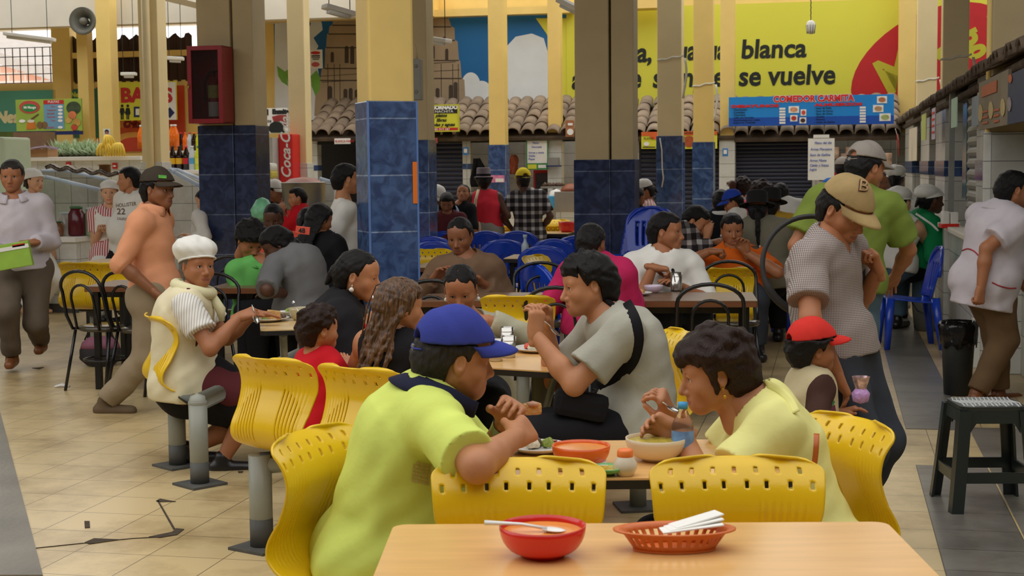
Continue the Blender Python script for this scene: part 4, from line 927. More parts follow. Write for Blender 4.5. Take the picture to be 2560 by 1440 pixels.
def bchair(px, py, yaw, label, z=.865, p=None, group='blue plastic chairs', first=None):
 if p is None: p = FL(px, py, z) + fwd(yaw) * .27; p.z = 0
 if not ub[0]:
  ub[0] = True; BL0.location = p; BL0.rotation_euler = (0, 0, yaw_rz(yaw)); BL0['label'] = label; BL0['group'] = group; return BL0
 return dup(BL0, p, yaw_rz(yaw), label, group)
bchair(1358, 618, 8, 'nearest blue chair back in the cluster left of the shaded column')
bchair(1384, 600, 12, 'blue chair back just behind the nearest one, left of the shaded column')
bchair(1258, 602, -5, 'blue chair back to the right of the woman in the brown fleece')
bchair(1294, 580, 5, 'blue chair back in the rear row, in front of the plaid shirt man')
bchair(1214, 580, 8, 'blue chair back in the rear row, beside the brown fleece woman head')
bchair(1082, 606, 10, 'blue chair back beside the large front column, nearer one')
bchair(1076, 594, 4, 'blue chair back beside the large front column, middle one')
bchair(1112, 580, -8, 'blue chair back in the rear row left of the brown fleece woman')
bchair(1440, 592, 20, 'blue chair half hidden by the shaded double column')
bchair(1330, 660, 60, 'blue chair turned sideways behind the long dark table')
bchair(1900, 584, 200, 'blue chair behind the man in the orange shirt, empty')
bchair(1962, 606, 262, 'blue chair seen from the side behind the bicycle tyre')
bchair(2352, 618, 275, 'single blue chair standing sideways by the right-hand counter', p=None)
for i in range(7):
 p = FL(1597, 835, 0); p.z = 0
 o = bchair(0, 0, 200, ('lowest', 'second lowest', 'third lowest', 'middle', 'third topmost', 'second topmost', 'topmost')[i] + ' blue chair of the tall stack beside the double column', p=p + Vector((.008 * i, -.03 * i + .1, .055 * i)), group='stacked blue chairs')
# ------------------------------------------------------------------ black wire chairs
def wire_chair():
 t = thing('wire_chair', 'x', 'chair')
 o = MB(); pts = [(-.19, .0, .44), (-.2, -.15, .45), (-.205, -.20, .55), (-.2, -.235, .72)]
 pts += [(-.2 * math.cos(a), -.25 - .015 * math.sin(a), .76 + .12 * math.sin(a)) for a in [math.pi * k / 12 for k in range(13)]]
 pts += [(.2, -.235, .72), (.205, -.20, .55), (.2, -.15, .45), (.19, .0, .44)]
 o.tube(pts, .0125, 8); o.build('back_hoop', M_wire, t)
 i = MB(); i.tube([(-.11, -.19, .45), (-.11, -.225, .62)] + [(-.11 * math.cos(a), -.24 - .01 * math.sin(a), .68 + .10 * math.sin(a)) for a in [math.pi * k / 10 for k in range(11)]] + [(.11, -.225, .62), (.11, -.19, .45)], .010, 8); i.build('inner_hoop', M_wire, t)
 for s in (-1, 1):
  MB().tube([(s * .15, .14, .44), (s * .19, .19, 0)], .0115, 8).build('leg', M_wire, t); MB().tube([(s * .17, -.15, .44), (s * .2, -.24, 0)], .0115, 8).build('leg', M_wire, t)
 MB().lathe([(.19, .435), (.20, .445), (.198, .465), (.15, .475), (.001, .478)], seg=26, c=(0, -.01, 0)).build('seat', mat('clear_wrapped_cushion', srgb(70, 62, 48), .15, .4, 14, .5, 18), t)
 r = MB(); r.tube([(.17 * math.cos(a), .17 * math.sin(a) - .01, .22) for a in [2 * math.pi * k / 20 for k in range(20)]], .007, 6, closed=True); r.build('ring_stretcher', M_wire, t)
 return t
WC0 = wire_chair(); uw = [False]
def wchair(px, py, yaw, label, z=.885):
 p = FL(px, py, z) + fwd(yaw) * .25; p.z = 0
 if not uw[0]:
  uw[0] = True; WC0.location = p; WC0.rotation_euler = (0, 0, yaw_rz(yaw)); WC0['label'] = label; WC0['group'] = 'black wire chairs'; return WC0
 return dup(WC0, p, yaw_rz(yaw), label, 'black wire chairs')
wchair(200, 676, 30, 'black bentwire chair at far left in front of the yellow chair')
wchair(302, 678, 35, 'black bentwire chair half hidden behind the man in the peach shirt')
wchair(572, 640, 200, 'black bentwire chair against the dark blue column')
wchair(528, 682, 190, 'black bentwire chair above the old woman, in front of the dark table')
wchair(1078, 700, 190, 'black bentwire chair at the left end of the long dark table')
wchair(1352, 655, 178, 'black bentwire chair on the far side of the long dark table')
wchair(1392, 716, 20, 'black bentwire chair behind the young man in the grey tee')
wchair(1776, 708, 4, 'black bentwire chair in front of the right dark table, nearest')
wchair(1822, 652, 182, 'black bentwire chair between the two tables on the right')
# ------------------------------------------------------------------ tables
def rounded(w, d, r, n=6):
 P = []
 for cx, cy, a0 in ((w / 2 - r, d / 2 - r, 0), (-w / 2 + r, d / 2 - r, 90), (-w / 2 + r, -d / 2 + r, 180), (w / 2 - r, -d / 2 + r, 270)):
  for k in range(n + 1): a = math.radians(a0 + 90 * k / n); P.append((cx + r * math.cos(a), cy + r * math.sin(a)))
 return P
def table(c, w, d, rz, label, top, edge, h=.75, legs='post', leg_m=None, thick=.03, r=.035):
 t = thing('table', label, 'table', (c[0], c[1], 0), rz)
 O = rounded(w, d, r); n = len(O)
 MB().slab(O, h - .006, h).build('tabletop', top, t); MB().slab([(x * 1.002, y * 1.002) for x, y in O], h - thick, h - .0055).build('edge_band', edge, t)
 lm = leg_m or M_wire
 if legs == 'four':
  for sx_ in (-1, 1):
   for sy in (-1, 1): MB().box((sx_ * (w / 2 - .07), sy * (d / 2 - .06), (h - thick) / 2), (.045, .045, h - thick), bev=.004).build('leg', lm, t)
  MB().box((0, 0, h - thick - .025), (w - .16, d - .14, .04)).build('apron_frame', lm, t)
 elif legs == 'post':
  for s in (-1, 1):
   L = MB(); L.tube([(s * w * .28, 0, h - thick), (s * w * .28, 0, .02)], .04, 14); L.build('pedestal', M_pipe, t)
   MB().box((s * w * .28, 0, .01), (.26, .26, .02)).build('foot_plate', M_pipe_d, t)
   A = MB(); A.tube([(s * w * .28, 0, .45), (s * w * .44, d * .36, h - thick)], .016, 8); A.tube([(s * w * .28, 0, .45), (s * w * .44, -d * .36, h - thick)], .016, 8); A.build('brace', M_pipe, t)
 return t
f0, f1 = FL(985, 1311, .76), FL(2215, 1304, .76); near = -(f1 - f0).cross(Vector((0, 0, 1))).normalized()
near = Vector((-(f1 - f0).normalized().y * -1, -(f1 - f0).normalized().x, 0)); w0 = (f1 - f0).length; dd0 = .72
c0 = (f0 + f1) / 2 + near * dd0 / 2
T0 = table(c0, w0, dd0, math.atan2((f1 - f0).y, (f1 - f0).x), 'beech laminate table at the very front carrying the red bowl and the basket', M_lam, mat('beech_edge', srgb(206, 160, 104), .4, .06), h=.76)
T1 = table((.34, 4.25), .86, .56, .0, 'black-edged table with the soup bowls between the lime polo man and the woman in yellow', M_lam, M_edge)
a, b = FL(842, 896, .75), FL(1400, 930, .75); dr_ = (b - a).normalized(); up_ = Vector((-dr_.y, dr_.x, 0)); c2 = (a + b) / 2 + up_ * .31
T2 = table(c2, (b - a).length, .62, math.atan2(dr_.y, dr_.x), 'black-edged family table behind the blue cap, with steel tumblers', M_lam, M_edge, r=.08)
a = FL(651, 826, .75); rzA = math.radians(10); cA = a + Vector((math.cos(rzA), math.sin(rzA), 0)) * .5 + Vector((-math.sin(rzA), math.cos(rzA), 0)) * .29
TA = table(cA, 1.0, .58, rzA, 'black-edged table the old woman in the bonnet eats at', M_lam2, M_edge, legs='none')
iv = lambda p: tuple(Matrix.Rotation(-rzA, 3, 'Z') @ (Vector(p) - Vector((cA.x, cA.y, 0))))
pA = FL(500, 1212); pB = FL(445, 1165)
endp = FL(840, 846, .42)
for nm, q in (('post', pA), ('post', pB)):
 MB().tube([iv((q.x, q.y, .01)), iv((q.x, q.y, .43))], .047, 16).build(nm, M_pipe, TA); MB().box(iv((q.x, q.y, .006)), (.20, .20, .012), rz=.6).build('foot_plate', M_pipe_d, TA)
 MB().tube([iv((q.x, q.y, .012)), iv((q.x, q.y, .12))], .0475, 16).build('scuffed_foot', M_pipe_d, TA)
pp = MB(); pp.tube([iv((pB.x, pB.y, .42)), iv((pA.x, pA.y, .42)), iv((endp.x, endp.y, .42))], .047, 14); pp.lathe([(.001, -.05), (.036, -.036), (.05, 0), (.036, .036), (.001, .05)], c=iv((pA.x, pA.y, .42)), seg=16); pp.build('pipe', M_pipe, TA)
le = MB(); le.tube([iv((endp.x, endp.y, .42)), iv((endp.x, endp.y, .02))], .047, 12); le.build('post', M_pipe, TA)
br = MB(); br.tube([iv(tuple(pA * .45 + endp * .55)[:2] + (.42,)), (-.38, -.2, .72)], .022, 8); br.tube([iv(tuple(pA * .2 + endp * .8)[:2] + (.42,)), (.3, -.2, .72)], .022, 8); br.build('brace', M_pipe, TA)
# frame of the two ribbed chairs
ch = [o for o in bpy.data.objects if o.get('label', '').startswith(('empty ribbed', 'ribbed yellow'))]
q = FL(655, 1370); bf = thing('bench_frame', 'grey steel post and beam carrying the two ribbed yellow chairs', 'bench frame', (q.x, q.y, 0))
MB().tube([(0, 0, .01), (0, 0, .4)], .049, 16).build('post', M_pipe, bf); MB().tube([(0, 0, .012), (0, 0, .13)], .0495, 16).build('scuffed_foot', M_pipe_d, bf); MB().box((0, 0, .006), (.2, .2, .012), rz=-.6).build('foot_plate', M_pipe_d, bf)
bmv = MB()
pts = [Vector(o.location) - Vector((q.x, q.y, 0)) for o in ch]
bmv.tube([(0, 0, .38)] + [(p.x, p.y, .385) for p in pts] + [tuple(pts[1] + (pts[1] - pts[0]) * .3)[:2] + (.385,)], .03, 10); bmv.build('beam', M_pipe_d, bf)
q2 = FL(822, 1250) - Vector((q.x, q.y, 0)); MB().tube([(q2.x, q2.y, .01), (q2.x, q2.y, .39)], .045, 14).build('post', M_pipe, bf); MB().box((q2.x, q2.y, .006), (.18, .18, .012), rz=-.6).build('foot_plate', M_pipe_d, bf)
tb = MB(); tb.tube([(0, 0, .36), tuple((c2 - Vector((q.x, q.y, 0))) * .9)[:2] + (.36,)], .045, 12); tb.build('pipe', M_pipe, bf)
def wtable(x0, x1, yn, yf, label, h=.76, top=None, edge=None, rz=0., legs='four'):
 a, b = FL(x0, yn, h), FL(x1, yn, h); f = FL((x0 + x1) / 2, yf, h); d = min(.62, abs(f.y - (a.y + b.y) / 2))
 c = (a + b) / 2 + Vector((0, d / 2, 0)); return table(c, (b - a).length, max(.5, d), math.atan2((b - a).y, (b - a).x) + rz, label, top or M_walnut, edge or M_walnute, h=h, legs=legs, thick=.04, r=.015)
TBL = wtable(1052, 1480, 752, 714, 'left one of the long dark tables, where the woman in brown fleece sits')
TBR = wtable(1560, 1908, 752, 712, 'right one of the long dark tables, with the lilac bowl and steel jar')
TC = wtable(1752, 1905, 660, 645, 'pale table where the man in the orange shirt eats', top=M_lam2)
TDL = wtable(222, 345, 716, 700, 'dark table behind the black wire chair at far left')
TDR = wtable(530, 656, 720, 704, 'dark table in front of the couple beside the dark blue column')
TE = wtable(205, 330, 656, 647, 'pale table in front of the juice bar', top=M_lam2, edge=M_edge)
TF = wtable(1042, 1110, 668, 640, 'pale table just right of the large front column', top=M_lam2)
TJ = wtable(1272, 1350, 646, 634, 'pale table among the blue chairs with the small bottle', top=M_lam2, edge=M_edge)
TG = wtable(1250, 1432, 584, 573, 'far pale table with the red tub', top=M_lam2, edge=M_edge)
TH = wtable(1700, 1960, 560, 548, 'far table of the diners in front of the wide shutter', top=M_lam2, edge=M_edge)
TI = wtable(1060, 1190, 552, 545, 'far table of the diners near the navy shutter', top=M_lam2, edge=M_edge)
# ------------------------------------------------------------------ stool, bins, hose
q = FL(2460, 1262); t = thing('plastic_stool', 'dark green plastic stool with a white-streaked top at the right', 'stool', (q.x, q.y, 0), -.03)
M_stool = mat('dark_green_plastic', srgb(36, 44, 42), .3, .1, 4)
st = MB(); H = .485
st.slab(rounded(.30, .30, .05), H - .022, H); st.build('top', M_stool, t)
k = MB()
for i in range(15): x = -.13 + i * .26 / 14; k.tube([(x, -.12 + .02 * math.sin(i * 2.3), H + .001), (x + .012, -.04, H + .001), (x - .01, .04, H + .001), (x + .008, .13, H + .001)], .0034, 5)
for i in range(9): y = -.12 + i * .03; k.tube([(-.13, y, H + .001), (0, y + .01, H + .001), (.13, y, H + .001)], .0016, 5)
k.build('worn_white_ridges', mat('worn_white', srgb(200, 202, 200), .6, .1, 20), t)
for sx_ in (-1, 1):
 for sy in (-1, 1):
  l = MB(); P = [[(sx_ * (.152 - .045), sy * .152, H - .02), (sx_ * .152, sy * .152, H - .02), (sx_ * .152, sy * (.152 - .045), H - .02)], [(sx_ * (.175 - .045), sy * .175, .2), (sx_ * .175, sy * .175, .2), (sx_ * .175, sy * (.175 - .045), .2)], [(sx_ * (.195 - .045), sy * .195, 0), (sx_ * .195, sy * .195, 0), (sx_ * .195, sy * (.195 - .045), 0)]]
  l.sheet(P, -.012 * sx_ * sy, smooth=False); l.build('leg', M_stool, t)
for a in range(4):
 R = Matrix.Rotation(a * math.pi / 2, 3, 'Z'); s = MB(); y = .152
 pts = [(-.11, -y, H - .02), (.11, -y, H - .02), (.115, -y - .006, H - .12), (.085, -y - .004, H - .075), (-.085, -y - .004, H - .075), (-.115, -y - .006, H - .12)]
 V = [R @ Vector(p) for p in pts] + [R @ (Vector(p) + Vector((0, .012, 0))) for p in pts]
 s.add(V, [(0, 5, 4), (0, 4, 3, 1), (1, 3, 2), (6, 10, 11), (6, 7, 9, 10), (7, 8, 9), (3, 4, 10, 9), (2, 3, 9, 8), (4, 5, 11, 10)]); s.build('skirt', M_stool, t)
 s = MB(); s.box(tuple(R @ Vector((0, -.178, .165))), (.30, .012, .05), rz=a * math.pi / 2); s.build('stretcher', M_stool, t)
q = FL(2404, 992); t = thing('waste_bin', 'bin lined with a black plastic bag at the right, behind the uniformed man', 'bin', (q.x, q.y + .1, 0))
MB().lathe([(.09, 0), (.115, .46), (.12, .48)], seg=20, sx=1., sy=1., capt=False).build('bin', mat('dark_bin', srgb(52, 56, 58), .5, .1), t)
r = MB(); n = 30; P = []
for z, rr in ((.34, .122), (.42, .127), (.48, .13), (.51, .115), (.48, .1)): P.append([((rr + .008 * math.sin(i * 3.1 + z * 30)) * math.cos(2 * math.pi * i / n), (rr + .008 * math.sin(i * 2.3)) * math.sin(2 * math.pi * i / n), z + .02 * math.sin(i * 1.7) * (z < .4)) for i in range(n + 1)])
r.sheet(P, .002); r.build('bag', mat('glossy_black_bag', srgb(24, 24, 26), .18, .1, 8, .5, 30), t)
q = FL(2318, 826); t = thing('bucket', 'grey plastic bucket beneath the blue chair on the right', 'bucket', (q.x, q.y, 0))
MB().lathe([(.12, 0), (.15, .29), (.155, .30), (.145, .30), (.115, .01)], seg=24).build('pail', mat('grey_pail', srgb(116, 116, 108), .5, .08), t); MB().tube([(-.15, 0, .27), (-.13, -.14, .2), (0, -.19, .16), (.13, -.14, .2), (.15, 0, .27)], .005, 6).build('handle', M_wire, t)
q = FL(252, 915); t = thing('shoulder_bag', 'dusky pink and black bag on the floor under the black wire chair', 'bag', (q.x, q.y, 0), .2)
MB().lathe([(.001, 0), (.1, .01), (.15, .06), (.15, .14), (.12, .17), (.001, .175)], seg=20, sx=1.1, sy=.7).build('body', mat('black_cloth', srgb(50, 46, 48), .8, .15, 8), t); MB().lathe([(.145, .15), (.13, .2), (.08, .24), (.001, .25)], seg=20, sx=1.1, sy=.7).build('flap', mat('dusky_pink_cloth', srgb(150, 96, 116), .85, .15, 8, .5, 20), t)
MB().tube([(-.12, 0, .22), (-.05, -.02, .36), (.06, 0, .36), (.12, 0, .2)], .012, 8, flat=.5).build('strap', mat('black_cloth', srgb(50, 46, 48), .8, .15, 8), t)
# cracks, chips and scraps on the tiles
M_crack = mat('broken_tile_dirt', srgb(70, 58, 44), .95, .3, 30)
for nm, lab, pts in (('floor_crack', 'long thin crack across the cream tiles at lower left', [(440, 1254), (395, 1255), (390, 1252), (400, 1247)]),
      ('floor_chip', 'long broken tile edge in the left foreground', [(212, 1356), (235, 1346), (300, 1349), (225, 1360)]),
      ('floor_chip', 'broken tile corner nearest the ribbed chairs', [(372, 1342), (430, 1330), (440, 1321), (460, 1323), (442, 1337), (400, 1344)]),
      ('floor_crack', 'thin slanting crack line above the broken tile corner', [(393, 1252), (397, 1252), (438, 1322), (433, 1323)]),
      ('floor_chip', 'small dark square chip in the tile at lower left', [(211, 1303), (224, 1303), (225, 1319), (212, 1320)]),
      ('floor_chip', 'dark gouge in the grey patch at the left edge', [(4, 1290), (12, 1310), (22, 1372), (18, 1375), (7, 1330)]),
      ('floor_chip', 'dark flake on the floor near the brown shoes', [(80, 920), (110, 918), (98, 923)]),
      ('floor_chip', 'broken spot in the grey lane tiles on the right', [(2278, 990), (2305, 992), (2300, 1002), (2280, 1000)]),
      ('floor_chip', 'dark flake by the feet of the old woman', [(595, 1178), (608, 1178), (606, 1182), (596, 1182)])):
 Q = [FL(*p, .002) for p in pts]; c = sum(Q, Vector()) / len(Q)
 o = MB().slab([(v.x - c.x, v.y - c.y) for v in Q], 0, .0035).build(nm, M_crack, loc=(c.x, c.y, 0)); tag(o, lab, 'crack' if 'crack' in nm else 'chip')
# long crack line made of short offsets
Q = [FL(*p, .002) for p in ((20, 1374), (90, 1370), (205, 1358), (330, 1346), (400, 1342))]; c = Q[2]
o = MB().tube([(v.x - c.x, v.y - c.y, .002) for v in Q], .004, 5, flat=.4).build('floor_crack', M_crack, loc=(c.x, c.y, 0)); tag(o, 'long crack line running from the grey patch to the broken tile corner', 'crack')
q = FL(155, 968); o = MB().sheet([[(-.05, -.03, .005), (0, -.04, .02), (.06, -.02, .004)], [(-.06, .02, .012), (.0, .03, .03), (.05, .04, .006)]], .002).build('paper_scrap', M_paper, loc=q); tag(o, 'crumpled white paper scrap on the floor at left', 'paper')
# ------------------------------------------------------------------ smooth solids on a grid
class Field:
 def __init__(s, lo, hi, h):
  s.h = h; s.lo = np.array(lo, np.float32) - 2.5 * h; n = np.ceil((np.array(hi) + 2.5 * h - s.lo) / h).astype(int) + 1
  s.n = n; s.D = np.full(tuple(n), .5, np.float32)
  s.ax = [s.lo[k] + h * np.arange(n[k], dtype=np.float32) for k in range(3)]
 def sub(s, lo, hi, m):
  sl = []
  for k in range(3):
   a = int(max(0, math.floor((lo[k] - m - s.lo[k]) / s.h))); b = int(min(s.n[k], math.ceil((hi[k] + m - s.lo[k]) / s.h) + 1))
   if b <= a: return None
   sl.append(slice(a, b))
  P = (s.ax[0][sl[0]][:, None, None], s.ax[1][sl[1]][None, :, None], s.ax[2][sl[2]][None, None, :])
  return tuple(sl), P
 def mix(s, lo, hi, fn, k, op='u'):
  r = s.sub(lo, hi, k + 3 * s.h)
  if r is None: return
  sl, P = r; d = fn(P); A = s.D[sl]
  if op == 'u':
   if k > 0:
    hh = np.maximum(k - np.abs(A - d), 0) / k; s.D[sl] = np.minimum(A, d) - hh * hh * k * .25
   else: s.D[sl] = np.minimum(A, d)
  elif op == 's':                               # cut away
   d = -d
   if k > 0:
    hh = np.maximum(k - np.abs(A - d), 0) / k; s.D[sl] = np.maximum(A, d) + hh * hh * k * .25
   else: s.D[sl] = np.maximum(A, d)
 def cone(s, a, b, ra, rb, k=.0, op='u', flat=None, cut=None):
  """a tapering limb from a to b; flat=(axis, factor) thins it along an axis; cut trims its ends square"""
  a = np.array(a, np.float32); b = np.array(b, np.float32); R = max(ra, rb)
  ba = b - a
  if flat is not None: u = np.array(flat[0], np.float32); u /= np.linalg.norm(u) + 1e-9; f = flat[1]
  def fn(P):
   q = [P[i] - a[i] for i in range(3)]; v = ba
   if flat is not None:
    du = q[0] * u[0] + q[1] * u[1] + q[2] * u[2]; q = [q[i] + (f - 1) * du * u[i] for i in range(3)]
    v = ba + (f - 1) * float(ba @ u) * u
   L = float(v @ v) + 1e-9
   t0 = (q[0] * v[0] + q[1] * v[1] + q[2] * v[2]) / L; t = np.clip(t0, 0, 1)
   d = np.sqrt((q[0] - t * v[0]) ** 2 + (q[1] - t * v[1]) ** 2 + (q[2] - t * v[2]) ** 2) - (ra + t * (rb - ra))
   if flat is not None and f > 1: d = d * (.5 + .5 / f)
   if cut:
    l = math.sqrt(L)
    if cut in ('b', 'ab'): d = np.maximum(d, (t0 - 1) * l)
    if cut in ('a', 'ab'): d = np.maximum(d, -t0 * l)
   return d
  s.mix(np.minimum(a, b) - R, np.maximum(a, b) + R, fn, k, op)
 def ball(s, c, r, k=0., op='u', M=None):
  """ellipsoid with radii r, axes in the columns of M"""
  c = np.array(c, np.float32); r = np.array([r] * 3 if np.isscalar(r) else r, np.float32)
  def fn(P):
   q = [P[i] - c[i] for i in range(3)]
   if M is not None: q = [sum(M[j][i] * q[j] for j in range(3)) for i in range(3)]
   e = [q[i] / r[i] for i in range(3)]; g = [e[i] / r[i] for i in range(3)]
   k0 = np.sqrt(e[0] ** 2 + e[1] ** 2 + e[2] ** 2); k1 = np.sqrt(g[0] ** 2 + g[1] ** 2 + g[2] ** 2)
   return k0 * (k0 - 1) / np.maximum(k1, 1e-6)
  R = float(r.max()) if M is not None else r
  s.mix(c - R, c + R, fn, k, op)
 def plane(s, p, n, k=0.):
  """keep only the side the normal points away from"""
  p = np.array(p, np.float32); n = np.array(n, np.float32); n /= np.linalg.norm(n)
  d = (s.ax[0][:, None, None] - p[0]) * n[0] + (s.ax[1][None, :, None] - p[1]) * n[1] + (s.ax[2][None, None, :] - p[2]) * n[2]
  if k > 0:
   hh = np.maximum(k - np.abs(s.D - d), 0) / k; s.D = np.maximum(s.D, d) + hh * hh * k * .25
  else: s.D = np.maximum(s.D, d)
 def ripple(s, amp, freq, seed, axis=None):
  rng = np.random.RandomState(seed); X, Y, Z = s.ax[0][:, None, None], s.ax[1][None, :, None], s.ax[2][None, None, :]
  w = np.zeros_like(s.D)
  for q in range(4):
   k = rng.normal(size=3); k /= np.linalg.norm(k)
   if axis is not None: k = k * .5 + np.array(axis) * (1 if rng.rand() > .3 else -1); k /= np.linalg.norm(k)
   k = k * freq * (1 + .6 * q); ph = rng.rand() * 6.28; k2 = rng.normal(size=3) * freq * .35; p2 = rng.rand() * 6.28
   w += np.sin(k[0] * X + k[1] * Y + k[2] * Z + ph + 1.3 * np.sin(k2[0] * X + k2[1] * Y + k2[2] * Z + p2)) / (1 + .6 * q)
  s.D = s.D + (amp * w).astype(np.float32)
 def mesh(s, smooth=1):
  D = s.D; n = D.shape; neg = D < 0
  cnt = np.zeros(tuple(k - 1 for k in n), np.int8)
  for i in (0, 1):
   for j in (0, 1):
    for k in (0, 1): cnt += neg[i:n[0] - 1 + i, j:n[1] - 1 + j, k:n[2] - 1 + k]
  act = (cnt > 0) & (cnt < 8); idx = np.full(act.shape, -1, np.int64); cells = np.argwhere(act); idx[act] = np.arange(len(cells))
  if len(cells) == 0: return np.zeros((0, 3)), np.zeros((0, 4), int)
  acc = np.zeros((len(cells), 3)); wt = np.zeros(len(cells))
  cor = [(i, j, k) for i in (0, 1) for j in (0, 1) for k in (0, 1)]
  val = {c: D[cells[:, 0] + c[0], cells[:, 1] + c[1], cells[:, 2] + c[2]] for c in cor}
  for ax in range(3):
   for c in cor:
    if c[ax]: continue
    e = list(c); e[ax] = 1; e = tuple(e); a, b = val[c], val[e]; m = (a < 0) != (b < 0)
    t = np.where(m, a / np.where(m, a - b, 1), 0); p = np.tile(np.array(c, float), (len(cells), 1)); p[:, ax] = t
    acc[m] += p[m]; wt[m] += 1
  V = (cells + acc / wt[:, None]) * s.h + s.lo; F = []
  for ax in range(3):
   sl0 = [slice(1, -1)] * 3; sl0[ax] = slice(0, n[ax] - 1); sl1 = list(sl0); sl1[ax] = slice(1, n[ax])
   a, b = neg[tuple(sl0)], neg[tuple(sl1)]; e = np.argwhere(a != b)
   if len(e) == 0: continue
   base = e + 1; base[:, ax] = e[:, ax]; o1, o2 = [(1, 2), (2, 0), (0, 1)][ax]
   def at(d1, d2):
    q = base.copy(); q[:, o1] -= d1; q[:, o2] -= d2; return idx[q[:, 0], q[:, 1], q[:, 2]]
   Q = np.stack([at(1, 1), at(0, 1), at(0, 0), at(1, 0)], 1)
   fl = ~a[tuple(e.T)]; Q[fl] = Q[fl][:, ::-1]; F.append(Q)
  F = np.concatenate(F); F = F[(F >= 0).all(1)]
  for _ in range(smooth):
   S = np.zeros_like(V); C = np.zeros(len(V))
   for i in range(4):
    a, b = F[:, i], F[:, (i + 1) % 4]; np.add.at(S, a, V[b]); np.add.at(C, a, 1); np.add.at(S, b, V[a]); np.add.at(C, b, 1)
   V = V * .5 + .5 * S / np.maximum(C, 1)[:, None]
  return V, F
def to_mesh(name, V, F, mats, mi=None):
 me = bpy.data.meshes.new(name); nF = len(F)
 me.vertices.add(len(V)); me.vertices.foreach_set('co', np.asarray(V, np.float32).ravel())
 me.loops.add(nF * 4); me.loops.foreach_set('vertex_index', np.asarray(F, np.int32).ravel())
 me.polygons.add(nF); me.polygons.foreach_set('loop_start', np.arange(0, nF * 4, 4, dtype=np.int32))
 try: me.polygons.foreach_set('loop_total', np.full(nF, 4, dtype=np.int32))
 except Exception: pass
 for m in (mats if isinstance(mats, (list, tuple)) else [mats]): me.materials.append(m)
 if mi is not None: me.polygons.foreach_set('material_index', np.asarray(mi, np.int32))
 me.polygons.foreach_set('use_smooth', np.ones(nF, bool)); me.update(calc_edges=True); me.validate()
 return me

# ------------------------------------------------------------------ heads (face +Y, up +Z, origin mid-head)
HC = {}
def head_mesh(kind, h):
 key = (kind, h)
 if key in HC: return HC[key]
 f = Field((-.11, -.13, -.19), (.11, .14, .13), h); fem = kind in ('f', 'c'); ch = kind == 'c'; old = kind == 'o'
 f.ball((0, -.014, .028), (.077, .096, .088)); f.ball((0, .028, -.018), (.066 if not ch else .068, .064, .084 if not ch else .072), .03)
 f.ball((0, .03, .045), (.062, .055, .05), .03)
 jw = .050 if fem else .057
 if ch: jw = .046
 f.cone((0, .045, -.07), (0, .062, -.088), .034, .024, .03)
 for s in (-1, 1):
  f.cone((s * jw, .0, -.045), (s * .016, .062, -.088 if not ch else -.078), .02, .019, .03)
  f.ball((s * .041, .055, -.03 if not old else -.036), (.026, .024, .026) if not ch else (.03, .026, .03), .025)
 f.ball((0, .076, -.091 if not ch else -.08), .016 if not fem else .013, .02)
 f.cone((-.042, .070, .020), (.042, .070, .020), .010 if not fem else .007, .010 if not fem else .007, .02)
 for s in (-1, 1): f.ball((s * .0325, .096, .0), (.021, .020, .0155), .012, 's')
 nz = 1.0 if not ch else .7
 f.cone((0, .080, .012), (0, .087 + .022 * nz, -.034), .0085, .0125 * (1 if nz == 1 else .85), .014)
 for s in (-1, 1): f.ball((s * .0125, .088 + .006 * nz, -.041), (.009, .012, .0085), .008)
 f.ball((0, .082, -.069), (.028, .016, .022), .02)
 for p, q, r in (((-.021, .083, -.0655), (-.006, .0965, -.0625), .0048), ((-.006, .0965, -.0625), (.006, .0965, -.0625), .0052), ((.006, .0965, -.0625), (.021, .083, -.0655), .0048), ((-.018, .083, -.074), (0, .0935, -.0755), .006), ((0, .0935, -.0755), (.018, .083, -.074), .006)):
  f.cone(p, q, r, r, .004)
 f.cone((-.022, .090, -.0695), (.022, .090, -.0695), .0022, .0022, .003, 's')
 for s in (-1, 1):                                 # lids and ears
  P = [(s * .0165, .0765, .0005), (s * .024, .0825, .0098), (s * .032, .0845, .0118), (s * .041, .0805, .0088), (s * .048, .0725, 0)]
  for a, b in zip(P[:-1], P[1:]): f.cone(a, b, .0036, .0036, .005)
  P = [(s * .0165, .0765, .0005), (s * .025, .0808, -.0092), (s * .034, .0815, -.0102), (s * .048, .0725, 0)]
  for a, b in zip(P[:-1], P[1:]): f.cone(a, b, .003, .003, .005)
  c, sn = math.cos(.35 * s), math.sin(.35 * s); M = [[c, sn, 0], [-sn, c, 0], [0, 0, 1]]
  f.ball((s * .079, -.010, -.006), (.0085, .0185, .031), .006, M=M); f.ball((s * .086, -.008, -.003), (.006, .010, .018), .004, 's', M=M)
  f.ball((s * .076, -.004, -.032), (.006, .008, .010), .006)
 f.cone((0, -.022, -.06), (0, -.032, -.17), .052 if not fem else .045, .054 if not fem else .047, .03)
 V, F = f.mesh(1); c = V[F].mean(1)
 lip = (np.abs(c[:, 0]) < .024) & (c[:, 2] > -.083) & (c[:, 2] < -.0575) & (c[:, 1] > .0875) & (np.abs(c[:, 2] + .069) < .0095 - .005 * (np.abs(c[:, 0]) / .024) ** 2)
 HC[key] = (V, F, lip.astype(int)); return HC[key]
def cranium_off(f, g, k=.02):
 f.ball((0, -.014, .028), (.077 + g, .096 + g, .088 + g)); f.ball((0, .03, .045), (.062 + g, .055 + g, .05 + g), k)
HAIR = {}
